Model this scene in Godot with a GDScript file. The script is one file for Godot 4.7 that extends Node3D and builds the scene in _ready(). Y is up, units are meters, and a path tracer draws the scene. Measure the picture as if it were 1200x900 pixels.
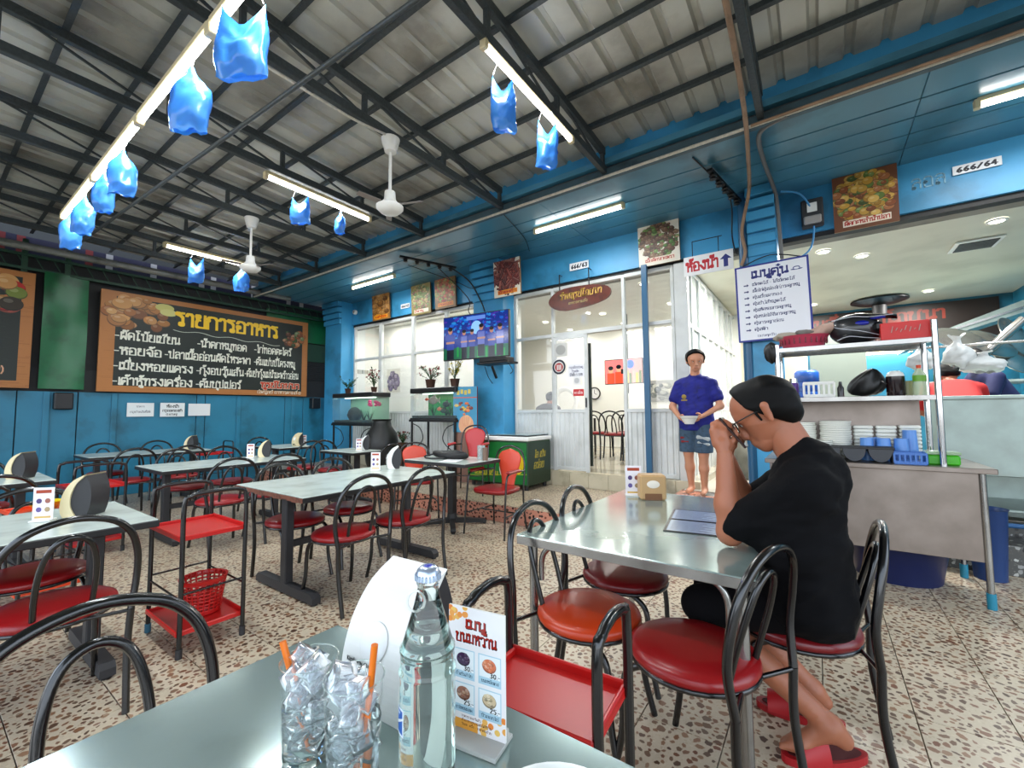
extends Node3D
# ---------------------------------------------------------------- mesh building
class MB:
	var v := PackedVector3Array()
	var n := PackedVector3Array()
	var uv := PackedVector2Array()
	var xf := Transform3D()
	func tri(a: Vector3, b: Vector3, c: Vector3, ua := Vector2.ZERO, ub := Vector2.ZERO, uc := Vector2.ZERO) -> void:
		a = xf * a; b = xf * b; c = xf * c
		var nn := (c - a).cross(b - a)
		if nn.length_squared() < 1e-18: return
		nn = nn.normalized()
		v.push_back(a); v.push_back(b); v.push_back(c)
		n.push_back(nn); n.push_back(nn); n.push_back(nn)
		uv.push_back(ua); uv.push_back(ub); uv.push_back(uc)
	func trin(a: Vector3, b: Vector3, c: Vector3, na: Vector3, nb: Vector3, nc: Vector3) -> void:
		# smooth triangle, turned so that its front looks along its normals
		if (c - a).cross(b - a).dot(na + nb + nc) < 0.0:
			var t := b; b = c; c = t
			t = nb; nb = nc; nc = t
		v.push_back(xf * a); v.push_back(xf * b); v.push_back(xf * c)
		n.push_back((xf.basis * na).normalized()); n.push_back((xf.basis * nb).normalized()); n.push_back((xf.basis * nc).normalized())
		uv.push_back(Vector2.ZERO); uv.push_back(Vector2.ZERO); uv.push_back(Vector2.ZERO)
	func quad(a: Vector3, b: Vector3, c: Vector3, d: Vector3) -> void:
		# a top left, b top right, c bottom right, d bottom left, seen from the front
		tri(a, b, c, Vector2(0, 0), Vector2(1, 0), Vector2(1, 1))
		tri(a, c, d, Vector2(0, 0), Vector2(1, 1), Vector2(0, 1))
	func out(p: Array, mid: Vector3) -> void:
		# convex polygon, turned away from mid
		var nn: Vector3 = (p[2] - p[0]).cross(p[1] - p[0])
		var c := Vector3.ZERO
		for q in p: c += q
		if nn.dot(c / p.size() - mid) < 0.0: p.reverse()
		for i in range(1, p.size() - 1): tri(p[0], p[i], p[i + 1])
	func box(c: Vector3, s: Vector3, bev := 0.0, turn := Basis()) -> void:
		var h := s * 0.5
		var was := xf
		xf = xf * Transform3D(turn, c)
		if bev <= 0.0:
			for ax in 3:
				for sg in [-1.0, 1.0]:
					var p := []
					for k in [[-1, -1], [1, -1], [1, 1], [-1, 1]]:
						var q := Vector3.ZERO
						q[ax] = sg * h[ax]; q[(ax + 1) % 3] = k[0] * h[(ax + 1) % 3]; q[(ax + 2) % 3] = k[1] * h[(ax + 2) % 3]
						p.append(q)
					out(p, Vector3.ZERO)
		else:
			var e := Vector3(maxf(h.x - bev, h.x * 0.2), maxf(h.y - bev, h.y * 0.2), maxf(h.z - bev, h.z * 0.2))
			for ax in 3:
				var b1 := (ax + 1) % 3
				var b2 := (ax + 2) % 3
				for sg in [-1.0, 1.0]:
					var p := []
					for k in [[-1, -1], [1, -1], [1, 1], [-1, 1]]:
						var q := Vector3.ZERO
						q[ax] = sg * h[ax]; q[b1] = k[0] * e[b1]; q[b2] = k[1] * e[b2]
						p.append(q)
					out(p, Vector3.ZERO)
					for sg2 in [-1.0, 1.0]:      # edge between faces ax and b1, along b2
						var r := []
						for k in [[0, -1], [0, 1], [1, 1], [1, -1]]:
							var q := Vector3.ZERO
							q[ax] = sg * (h[ax] if k[0] == 0 else e[ax]); q[b1] = sg2 * (e[b1] if k[0] == 0 else h[b1]); q[b2] = k[1] * e[b2]
							r.append(q)
						out(r, Vector3.ZERO)
			for sx in [-1.0, 1.0]:
				for sy in [-1.0, 1.0]:
					for sz in [-1.0, 1.0]:
						out([Vector3(sx * h.x, sy * e.y, sz * e.z), Vector3(sx * e.x, sy * h.y, sz * e.z), Vector3(sx * e.x, sy * e.y, sz * h.z)], Vector3.ZERO)
		xf = was
	func bar(a: Vector3, b: Vector3, w: float, h: float, bev := 0.0) -> void:
		# square bar from a to b: w sideways, h upwards
		var d := b - a
		var f := d.normalized()
		var up := Vector3.UP if absf(f.y) < 0.95 else Vector3.RIGHT
		var s := f.cross(up).normalized()
		box((a + b) * 0.5, Vector3(w, h, d.length()), bev, Basis(s, s.cross(f) * -1.0 if s.cross(f).dot(up) < 0 else s.cross(f), f))
	func tube(p: PackedVector3Array, r: float, seg := 8, closed := false, r2 := -1.0, flat := 1.0) -> void:
		var m := p.size()
		if m < 2: return
		var rings := []
		var norms := []
		var t0 := (p[1] - p[0]).normalized()
		var u := t0.cross(Vector3.UP if absf(t0.y) < 0.9 else Vector3.RIGHT).normalized()
		for i in m:
			var t: Vector3
			if closed: t = (p[(i + 1) % m] - p[(i + m - 1) % m]).normalized()
			else: t = (p[mini(i + 1, m - 1)] - p[maxi(i - 1, 0)]).normalized()
			u = (u - t * u.dot(t)).normalized()
			var w := t.cross(u)
			var rr := r if r2 < 0.0 else lerpf(r, r2, float(i) / (m - 1))
			var ring := PackedVector3Array()
			var nr := PackedVector3Array()
			for k in seg:
				var a := TAU * k / seg
				var dv := u * cos(a) + w * sin(a) * flat
				ring.push_back(p[i] + dv * rr)
				nr.push_back((u * cos(a) * flat + w * sin(a)).normalized())
			rings.append(ring); norms.append(nr)
		for i in (m if closed else m - 1):
			var j := (i + 1) % m
			for k in seg:
				var l := (k + 1) % seg
				trin(rings[i][k], rings[j][k], rings[j][l], norms[i][k], norms[j][k], norms[j][l])
				trin(rings[i][k], rings[j][l], rings[i][l], norms[i][k], norms[j][l], norms[i][l])
		if not closed:
			for e in [0, m - 1]:
				var inn: Vector3 = p[1] if e == 0 else p[m - 2]
				var a := []
				for k in seg: a.append(rings[e][k])
				out(a, inn)
	func rod(a: Vector3, b: Vector3, r: float, seg := 8, r2 := -1.0) -> void:
		tube(PackedVector3Array([a, b]), r, seg, false, r2)
	func lathe(prof: Array, seg := 24, o := Vector3.ZERO, turn := Basis(), soft := 0.6, sx := 1.0, sz := 1.0) -> void:
		# prof: [radius, height] pairs from the bottom outside upwards
		var was := xf
		xf = xf * Transform3D(turn, o)
		var m := prof.size()
		var sn := []
		for i in m - 1:
			var d := Vector2(prof[i + 1][0] - prof[i][0], prof[i + 1][1] - prof[i][1])
			sn.append(Vector2(d.y, -d.x).normalized())
		for i in m - 1:
			if Vector2(prof[i + 1][0] - prof[i][0], prof[i + 1][1] - prof[i][1]).length() < 1e-7: continue
			var n0: Vector2 = sn[i]
			var n1: Vector2 = sn[i]
			if i > 0 and n0.dot(sn[i - 1]) > soft: n0 = (n0 + sn[i - 1]).normalized()
			if i < m - 2 and n1.dot(sn[i + 1]) > soft: n1 = (n1 + sn[i + 1]).normalized()
			for k in seg:
				var a := TAU * k / seg
				var b := TAU * (k + 1) / seg
				var ca := Vector3(cos(a) * sx, 0, sin(a) * sz)
				var cb := Vector3(cos(b) * sx, 0, sin(b) * sz)
				var p00: Vector3 = ca * prof[i][0] + Vector3(0, prof[i][1], 0)
				var p01: Vector3 = cb * prof[i][0] + Vector3(0, prof[i][1], 0)
				var p10: Vector3 = ca * prof[i + 1][0] + Vector3(0, prof[i + 1][1], 0)
				var p11: Vector3 = cb * prof[i + 1][0] + Vector3(0, prof[i + 1][1], 0)
				var a0 := Vector3(cos(a) * n0.x, n0.y, sin(a) * n0.x)
				var b0 := Vector3(cos(b) * n0.x, n0.y, sin(b) * n0.x)
				var a1 := Vector3(cos(a) * n1.x, n1.y, sin(a) * n1.x)
				var b1 := Vector3(cos(b) * n1.x, n1.y, sin(b) * n1.x)
				if prof[i][0] > 1e-6: trin(p00, p01, p11, a0, b0, b1)
				if prof[i + 1][0] > 1e-6: trin(p00, p11, p10, a0, b1, a1)
		xf = was
	func prism(poly: PackedVector2Array, d: float, o := Vector3.ZERO, turn := Basis()) -> void:
		# polygon in the xy plane, d deep along z round o
		var was := xf
		xf = xf * Transform3D(turn, o)
		var ix := Geometry2D.triangulate_polygon(poly)
		for i in range(0, ix.size(), 3):
			var a := poly[ix[i]]; var b := poly[ix[i + 1]]; var c := poly[ix[i + 2]]
			var s := (b - a).cross(c - a)
			if s > 0.0:
				var t := b; b = c; c = t
			var z := Vector3(0, 0, d * 0.5)
			tri(Vector3(a.x, a.y, 0) + z, Vector3(b.x, b.y, 0) + z, Vector3(c.x, c.y, 0) + z)
			tri(Vector3(a.x, a.y, 0) - z, Vector3(c.x, c.y, 0) - z, Vector3(b.x, b.y, 0) - z)
		var area := 0.0
		for i in poly.size(): area += poly[i].cross(poly[(i + 1) % poly.size()])
		for i in poly.size():
			var a := poly[i]; var b := poly[(i + 1) % poly.size()]
			if area < 0.0:
				var t := a; a = b; b = t
			quad(Vector3(a.x, a.y, d * 0.5), Vector3(a.x, a.y, -d * 0.5), Vector3(b.x, b.y, -d * 0.5), Vector3(b.x, b.y, d * 0.5))
		xf = was
	func surf(nu: int, nv: int, fn: Callable, wrap_u := false) -> void:
		# smooth sheet through fn(u, v), u and v from 0 to 1
		var g := []
		for j in nv + 1:
			var row := PackedVector3Array()
			for i in nu + 1: row.push_back(fn.call(float(i) / nu, float(j) / nv))
			g.append(row)
		var nn := []
		for j in nv + 1:
			var row := PackedVector3Array()
			for i in nu + 1:
				var i0 := i - 1; var i1 := i + 1
				if wrap_u:
					i0 = (i0 + nu) % nu; i1 = i1 % nu
				else:
					i0 = maxi(i0, 0); i1 = mini(i1, nu)
				var du: Vector3 = g[j][i1] - g[j][i0]
				var dv: Vector3 = g[mini(j + 1, nv)][i] - g[maxi(j - 1, 0)][i]
				var c := dv.cross(du)
				row.push_back(c.normalized() if c.length_squared() > 1e-16 else Vector3.ZERO)
			nn.append(row)
		for j in nv + 1:            # poles take the mean of the next row
			for i in nu + 1:
				if nn[j][i] != Vector3.ZERO: continue
				var sum := Vector3.ZERO
				for q in nu + 1: sum += nn[j - 1 if j > 0 else 1][q]
				nn[j][i] = sum.normalized() if sum.length() > 1e-4 else Vector3.UP
		for j in nv:
			for i in nu:
				trin(g[j][i], g[j][i + 1], g[j + 1][i + 1], nn[j][i], nn[j][i + 1], nn[j + 1][i + 1])
				trin(g[j][i], g[j + 1][i + 1], g[j + 1][i], nn[j][i], nn[j + 1][i + 1], nn[j + 1][i])
	func ball(c: Vector3, r: Vector3, nu := 16, nv := 10) -> void:
		for j in nv:
			for i in nu:
				var q := []
				for k in [[i, j], [i + 1, j], [i + 1, j + 1], [i, j + 1]]:
					var a: float = TAU * k[0] / nu
					var b: float = PI * k[1] / nv
					q.append(Vector3(sin(b) * cos(a), cos(b), sin(b) * sin(a)))
				var nr := []
				for e in q: nr.append((e / r).normalized())
				if j > 0: trin(c + q[0] * r, c + q[1] * r, c + q[2] * r, nr[0], nr[1], nr[2])
				if j < nv - 1: trin(c + q[0] * r, c + q[2] * r, c + q[3] * r, nr[0], nr[2], nr[3])
	func mesh() -> ArrayMesh:
		var a := []
		a.resize(Mesh.ARRAY_MAX)
		a[Mesh.ARRAY_VERTEX] = v
		a[Mesh.ARRAY_NORMAL] = n
		a[Mesh.ARRAY_TEX_UV] = uv
		var m := ArrayMesh.new()
		m.add_surface_from_arrays(Mesh.PRIMITIVE_TRIANGLES, a)
		return m


func smooth(pts: Array, per := 6, closed := false) -> PackedVector3Array:
	# Catmull-Rom through the points
	var o := PackedVector3Array()
	var m := pts.size()
	for i in (m if closed else m - 1):
		var p0: Vector3 = pts[(i + m - 1) % m] if closed else pts[maxi(i - 1, 0)]
		var p1: Vector3 = pts[i]
		var p2: Vector3 = pts[(i + 1) % m]
		var p3: Vector3 = pts[(i + 2) % m] if closed else pts[mini(i + 2, m - 1)]
		for k in per: o.push_back(p1.cubic_interpolate(p2, p0, p3, float(k) / per))
	if not closed: o.push_back(pts[m - 1])
	return o


# ---------------------------------------------------------------- naming and placing
var taken := {}

func numbered(called: String) -> String:
	var k: int = taken.get(called, -1) + 1
	taken[called] = k
	return called if k == 0 else "%s_%03d" % [called, k]

func tag(o: Node, label: String, category := "", group := "", kind := "") -> Node:
	o.set_meta("label", label)
	if category: o.set_meta("category", category)
	if group: o.set_meta("group", group)
	if kind: o.set_meta("kind", kind)
	return o

func thing(called: String, at: Vector3, label: String, category: String, group := "", turn := 0.0) -> Node3D:
	var o := Node3D.new()
	o.name = numbered(called)
	add_child(o)
	o.position = at
	o.rotation.y = turn
	tag(o, label, category, group)
	return o

func part(called: String, mb, m: Material, parent: Node, at := Vector3.ZERO) -> MeshInstance3D:
	var o := MeshInstance3D.new()
	o.name = called
	o.mesh = mb.mesh() if mb is MB else mb
	o.material_override = m
	parent.add_child(o, true)
	o.position = at
	return o

func solo(called: String, mb, m: Material, at: Vector3, label: String, category: String, group := "") -> MeshInstance3D:
	var o := part(numbered(called), mb, m, self, at)
	tag(o, label, category, group)
	return o

func structure(called: String, mb, m: Material, label: String, at := Vector3.ZERO) -> MeshInstance3D:
	var o := part(numbered(called), mb, m, self, at)
	tag(o, label, "", "", "structure")
	return o

func frame(called: String, label: String, at := Vector3.ZERO) -> Node3D:
	var o := Node3D.new()
	o.name = numbered(called)
	add_child(o)
	o.position = at
	tag(o, label, "", "", "structure")
	return o

func copy(o: Node3D, at: Vector3, turn: float, label: String, group := "") -> Node3D:
	var c: Node3D = o.duplicate()
	var base := String(o.name)
	if base.length() > 4 and base.substr(base.length() - 4, 1) == "_" and base.right(3).is_valid_int(): base = base.left(base.length() - 4)
	c.name = numbered(base)
	add_child(c)
	c.position = at
	c.rotation.y = turn
	c.set_meta("label", label)
	if group: c.set_meta("group", group)
	return c

# ---------------------------------------------------------------- photo pixel to a point on a plane of the place
var eye := Vector3(0, 1.30, 0)
var view_right: Vector3
var view_up: Vector3
var view_dir: Vector3
const FOCAL := 503.97

func aim() -> void:
	var yaw := deg_to_rad(35.3218)
	var pitch := deg_to_rad(3.6646)
	var roll := deg_to_rad(-0.466)
	view_dir = Vector3(-sin(yaw) * cos(pitch), sin(pitch), -cos(yaw) * cos(pitch))
	var r := Vector3(cos(yaw), 0, -sin(yaw))
	var u := r.cross(view_dir)
	view_right = r * cos(roll) + u * sin(roll)
	view_up = u * cos(roll) - r * sin(roll)

func on(u: float, v: float, axis: int, value: float) -> Vector3:
	var d := view_dir + view_right * (u - 600.0) / FOCAL - view_up * (v - 450.0) / FOCAL
	return eye + d * ((value - eye[axis]) / d[axis])

# ---------------------------------------------------------------- materials
var M := {}

func mat(c: Color, rough := 0.6, metal := 0.0, extra := {}) -> StandardMaterial3D:
	var m := StandardMaterial3D.new()
	m.albedo_color = c
	m.roughness = rough
	m.metallic = metal
	for k in extra: m.set(k, extra[k])
	return m

func noise_tex(fr: float, seed_: int, ramp: Array, size := 512, octaves := 4, warp := 0.0, kind := FastNoiseLite.TYPE_SIMPLEX_SMOOTH) -> NoiseTexture2D:
	var f := FastNoiseLite.new()
	f.seed = seed_
	f.frequency = fr
	f.noise_type = kind
	f.fractal_octaves = octaves
	if warp > 0.0:
		f.domain_warp_enabled = true
		f.domain_warp_amplitude = warp
	var t := NoiseTexture2D.new()
	t.width = size
	t.height = size
	t.seamless = true
	t.noise = f
	if ramp.size():
		var g := Gradient.new()
		var offs := PackedFloat32Array()
		var cols := PackedColorArray()
		for e in ramp:
			offs.push_back(e[0]); cols.push_back(e[1])
		g.offsets = offs
		g.colors = cols
		t.color_ramp = g
	return t

func grained(c: Color, rough: float, metal: float, tex: Texture2D, scale: float, extra := {}) -> StandardMaterial3D:
	var m := mat(c, rough, metal, extra)
	m.albedo_texture = tex
	m.uv1_triplanar = true
	m.uv1_world_triplanar = true
	m.uv1_scale = Vector3.ONE * scale
	return m

func printed(im: Image, rough := 0.5, extra := {}) -> StandardMaterial3D:
	var m := mat(Color.WHITE, rough, 0.0, extra)
	m.albedo_texture = ImageTexture.create_from_image(im)
	m.texture_repeat = false
	return m
# ---------------------------------------------------------------- lettering: strokes of Thai letters, height 10; a pair of numbers is a small ring
const THAI := {
	"ก": [[0, 0, 0, 6, 1, 7, 0, 8, 1, 9.6, 3, 10, 5, 9.6, 6, 8, 6, 0]],
	"ข": [[1.2, 8.8], [2, 8, 1, 5.5, 1, 0, 6, 0, 6, 10]],
	"ค": [[0, 0, 0, 7, 1, 9.5, 3, 10, 5, 9.5, 6, 7, 6, 0], [3, 5], [2.2, 4.2, 0.3, 0.5]],
	"ง": [[4, 8.9], [5, 8.6, 5, 1, 4, 0, 0, 5]],
	"จ": [[0.5, 8, 2, 9.8, 4, 10, 6, 8, 6, 0, 4, 0, 3, 3], [2.3, 4.2]],
	"ช": [[1.2, 8.8], [2, 8, 1, 5.5, 1, 0, 6, 0, 6, 8.5, 7.4, 11]],
	"ซ": [[1, 9], [1.8, 8, 2.6, 9, 1.4, 5.5, 1.4, 0, 6, 0, 6, 8.5, 7.4, 11]],
	"ด": [[1, 0, 0, 4, 0, 7, 1.3, 9.6, 3, 10, 4.9, 9.6, 6, 8, 6, 0], [2.5, 4.8], [1, 0, 2, 4]],
	"ต": [[1, 0, 0, 4, 0, 7, 1, 9.5, 2, 10, 3, 9, 4, 10, 5.2, 9.5, 6, 8, 6, 0], [2.5, 4.8], [1, 0, 2, 4]],
	"ถ": [[1, 1], [1.8, 1.8, 1.8, 5.5, 0.6, 6.5, 0.6, 8, 1.5, 9.6, 3.2, 10, 5, 9.5, 6, 8, 6, 0]],
	"ท": [[1, 9], [1.8, 8.4, 1.8, 0], [1.8, 5, 3.6, 9.5, 5, 10, 6, 9, 6, 0]],
	"น": [[1, 9], [1.8, 8.4, 1.8, 0, 4.8, 2.2], [6, 10, 6, 2.4], [5.6, 1.4]],
	"บ": [[1, 9], [1.8, 8.4, 1.8, 0, 6, 0, 6, 10]],
	"ป": [[1, 9], [1.8, 8.4, 1.8, 0, 6, 0, 6, 13]],
	"ผ": [[2, 9], [1, 8.5, 0.8, 0, 3.4, 5, 6, 0, 6, 10]],
	"พ": [[1, 9], [1.6, 8.2, 1.8, 0, 3.9, 7, 5.6, 0, 6.2, 10]],
	"ภ": [[0.9, 0.9], [1.8, 1.4, 1.8, 5.5, 0.7, 6.5, 0.7, 8, 2, 9.6, 3.5, 10, 5.2, 9.5, 6, 8, 6, 0]],
	"ม": [[1, 9], [1.8, 8.4, 1.8, 2], [1.1, 1.2], [1.9, 1.7, 6, 0.2, 6, 10]],
	"ย": [[1.6, 9], [0.8, 8.3, 1.1, 6.4, 2.6, 5.9], [1.2, 6, 0.5, 4, 0.5, 0.8, 1.5, 0, 6, 0, 6, 10]],
	"ร": [[0, 8.8, 1, 10, 2.5, 9.4, 4.4, 9.9], [0.5, 8.4, 3, 7.4, 4, 6, 4, 1.7], [3.3, 0.9]],
	"ล": [[0.3, 8, 1.5, 9.7, 3, 10, 5, 9.5, 6, 8, 6, 0], [6, 5, 4.5, 6.2, 2.5, 6, 1, 4.5, 0.8, 1.7], [1.6, 0.9]],
	"ว": [[0.4, 8, 1.4, 9.7, 3, 10, 4.7, 9, 5, 7, 5, 1.6], [4.2, 0.9]],
	"ส": [[0.3, 8, 1.5, 9.7, 3, 10, 5, 9.2, 6, 7.8, 6, 0], [6, 5, 4.5, 6.2, 2.5, 6, 1, 4.5, 0.8, 1.7], [1.6, 0.9], [4.8, 9.2, 7, 11]],
	"ห": [[1, 9], [1.8, 8.4, 1.8, 0], [1.8, 4.5, 4, 6.5, 5.4, 8.4], [4.2, 6.4, 6, 5, 6, 0], [5.4, 9.1]],
	"อ": [[0.5, 8, 1.5, 9.7, 3, 10, 5, 9.5, 6, 8, 6, 0, 0.7, 0, 0.7, 4], [1.5, 4.8]],
	"ญ": [[0, 0, 0, 7, 1.5, 10, 3.5, 10, 4.4, 8, 4.4, 0, 7, 0, 7, 10], [2, 4]],
	"ะ": [[0.8, 7.6], [1.4, 6.8, 2.9, 8.8], [0.8, 2.6], [1.4, 1.8, 2.9, 3.8]],
	"า": [[0, 8, 1, 9.8, 2.5, 10, 3.7, 8.5, 3.7, 0]],
	"ำ": [[0, 8, 1, 9.8, 2.5, 10, 3.7, 8.5, 3.7, 0], [-1.4, 12.4]],
	"เ": [[0.8, 10, 0.8, 1.6], [1.6, 0.9]],
	"แ": [[0.8, 10, 0.8, 1.6], [1.6, 0.9], [3.8, 10, 3.8, 1.6], [4.6, 0.9]],
	"โ": [[2.6, 0.9], [1.8, 1.6, 1.8, 9, 3, 11, 1, 12.4, 0.2, 13.6, 4, 14]],
	"ไ": [[2.6, 0.9], [1.8, 1.6, 1.8, 11, 0.4, 13, 1.2, 14.2, 2.2, 12.8]],
	"ั": [[-4, 11.9], [-4, 11.2, -2, 11.4, -0.2, 13.2]],
	"ิ": [[-5, 11, -4.5, 12.5, -2.8, 13.2, -1, 12.3, -0.5, 11, -5, 11]],
	"ี": [[-5, 11, -4.5, 12.5, -2.8, 13.2, -1, 12.3, -0.5, 11, -5, 11], [-0.5, 11, -0.5, 14]],
	"ื": [[-5, 11, -4.5, 12.5, -2.8, 13.2, -1, 12.3, -0.5, 11, -5, 11], [-0.5, 11, -0.5, 14], [-1.8, 12.8, -1.8, 14]],
	"็": [[-4, 11.2, -3.6, 13, -2, 13.4, -1, 12.2], [-2.6, 11.8]],
	"่": [[-1.2, 12, -1.2, 14.4]],
	"้": [[-2.8, 12.7], [-2.2, 12.1, -1, 12.6, -0.2, 14.2]],
	"๊": [[-3.6, 12.6], [-3, 13.2, -2.2, 12.2, -1.5, 13, -0.8, 13, -0.2, 14.2]],
	"๋": [[-2.8, 13.2, -0.4, 13.2], [-1.6, 12, -1.6, 14.4]],
	"์": [[-2, 12.4], [-1.5, 13, -0.4, 14.2]],
	"ุ": [[-1.2, -1.6], [-0.6, -1.4, -0.6, -4]],
	"ู": [[-3, -1.6], [-2.3, -1.4, -2.3, -3.6, -0.6, -3.6, -0.6, -1]],
	"-": [[0, 4.5, 2.6, 4.5]], ".": [[0.4, 0.2, 0.6, 0.2]], ",": [[0.6, 0.4, 0.2, -1.4]], "(": [[1.6, 11, 0.3, 7, 0.3, 3, 1.6, -1]], ")": [[0, 11, 1.3, 7, 1.3, 3, 0, -1]], "/": [[0, 0, 4.2, 10]],
	"0": [[2.5, 0, 0.6, 2, 0.6, 8, 2.5, 10, 4.4, 8, 4.4, 2, 2.5, 0]], "2": [[0.5, 8, 2, 10, 4, 9.5, 4.4, 7.5, 0.4, 0, 4.8, 0]], "3": [[0.5, 9.3, 3, 10, 4.4, 8, 2.2, 5.4, 4.6, 3, 3, 0, 0.4, 0.8]],
	"4": [[3.6, 0, 3.6, 10, 0.2, 3, 5, 3]], "5": [[4.4, 10, 1, 10, 0.7, 5.8, 3, 6.2, 4.6, 3.4, 3, 0, 0.4, 0.6]], "6": [[4, 10, 1.2, 6, 0.5, 2.6, 2.5, 0, 4.5, 2.4, 3, 5.2, 1, 4]], "8": [[2.5, 5.2, 0.8, 7.5, 2.5, 10, 4.2, 7.5, 2.5, 5.2, 0.5, 2.5, 2.5, 0, 4.5, 2.5, 2.5, 5.2]],
}
const MARKS := "ัิีื็่้๊๋์ุู"
const TONES := "่้๊๋์"

func letter_strokes(t: String) -> Array:
	# [strokes as lists of points with the baseline at 0, whole width]
	var res := []
	var x := 0.0
	var high := false
	for ch in t:
		if ch == " ":
			x += 4.0
			continue
		if not THAI.has(ch): continue
		var over := MARKS.contains(ch)
		var lift := 2.6 if over and TONES.contains(ch) and high else 0.0
		if over: high = high or "ัิีื".contains(ch)
		else: high = false
		var far := 0.0
		for s in THAI[ch]:
			var pts := PackedVector2Array()
			if s.size() == 2:
				for k in 9: pts.push_back(Vector2(x + s[0] + cos(TAU * k / 8) * 1.15, s[1] + lift + sin(TAU * k / 8) * 1.15))
			else:
				for k in range(0, s.size(), 2):
					pts.push_back(Vector2(x + s[k], s[k + 1] + lift))
					far = maxf(far, s[k])
			res.append(pts)
		if over: continue
		x += far + 1.9
	return [res, x - 1.6]

func write(im: Image, t: String, x: float, y: float, w: float, h: float, c: Color, pen := 1.3, slant := 0.0, thin := 0.6) -> void:
	# t on the baseline y from x on, fitted to the width w; h is the height of a letter in pixels
	var l := letter_strokes(t)
	var k := h / 10.0
	var kx: float = minf(w / maxf(l[1], 1.0), k * 1.5) if w > 0.0 else k
	var bw := maxi(1, roundi(pen * kx))
	var bh := maxi(1, roundi(pen * thin * k))
	for s in l[0]:
		for i in s.size() - 1:
			var a := Vector2(x + (s[i].x + s[i].y * slant) * kx, y - s[i].y * k)
			var b := Vector2(x + (s[i + 1].x + s[i + 1].y * slant) * kx, y - s[i + 1].y * k)
			var m := maxi(1, ceili(a.distance_to(b)))
			for q in m + 1:
				var p := a.lerp(b, float(q) / m)
				im.fill_rect(Rect2i(roundi(p.x - bw * 0.5), roundi(p.y - bh * 0.5), bw, bh), c)

func sheet(w: int, h: int, c: Color) -> Image:
	var im := Image.create(w, h, false, Image.FORMAT_RGB8)
	im.fill(c)
	return im

func disc(im: Image, cx: float, cy: float, rx: float, ry: float, c: Color) -> void:
	for yy in range(floori(cy - ry), ceili(cy + ry) + 1):
		var q := 1.0 - pow((yy - cy) / ry, 2)
		if q <= 0.0: continue
		var hw := sqrt(q) * rx
		im.fill_rect(Rect2i(roundi(cx - hw), yy, maxi(1, roundi(hw * 2)), 1), c)

func line(im: Image, a: Vector2, b: Vector2, w: float, c: Color) -> void:
	var m := maxi(1, ceili(a.distance_to(b)))
	for q in m + 1:
		var p := a.lerp(b, float(q) / m)
		im.fill_rect(Rect2i(roundi(p.x - w * 0.5), roundi(p.y - w * 0.5), maxi(1, roundi(w)), maxi(1, roundi(w))), c)

func food(im: Image, r: Rect2, cols: Array, count: int, seed_: int, size := 0.16, long := 1.0) -> void:
	# a heap of food pieces printed inside r
	var g := RandomNumberGenerator.new()
	g.seed = seed_
	for i in count:
		var a := g.randf() * TAU
		var d := sqrt(g.randf()) * 0.43
		var c := r.position + r.size * Vector2(0.5 + cos(a) * d, 0.5 + sin(a) * d)
		var col: Color = cols[g.randi() % cols.size()]
		col = col.lerp(Color.BLACK if g.randf() < 0.5 else Color(1, 0.95, 0.8), g.randf() * 0.28)
		var q := g.randf_range(0.45, 1.0) * size * minf(r.size.x, r.size.y)
		if long > 1.0:
			var e := g.randf() * PI
			line(im, c - Vector2(cos(e), sin(e)) * q * long * 0.5, c + Vector2(cos(e), sin(e)) * q * long * 0.5, q * 0.5, col)
			line(im, c - Vector2(cos(e), sin(e)) * q * long * 0.4 - Vector2(0, q * 0.1), c + Vector2(cos(e), sin(e)) * q * long * 0.3 - Vector2(0, q * 0.1), q * 0.15, col.lightened(0.25))
		else:
			var sq := g.randf_range(0.6, 1.0)
			disc(im, c.x, c.y + q * 0.1, q, q * sq, col.darkened(0.35))
			disc(im, c.x, c.y, q * 0.94, q * sq * 0.92, col)
			disc(im, c.x - q * 0.25, c.y - q * 0.25, q * 0.4, q * sq * 0.3, col.lightened(0.2))

# ---------------------------------------------------------------- bodies: smooth union of tapered capsules, meshed as surface nets
func field(p: Vector3, bones: Array, k: float) -> float:
	var d := 9.0
	for b in bones:
		var a: Vector3 = b[0]
		var ab: Vector3 = b[1] - a
		var t := clampf((p - a).dot(ab) / maxf(ab.length_squared(), 1e-9), 0.0, 1.0)
		var e: float = (p - a - ab * t).length() - lerpf(b[2], b[3], t)
		var h := maxf(k - absf(d - e), 0.0) / k
		d = minf(d, e) - h * h * k * 0.25
	return d

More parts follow.
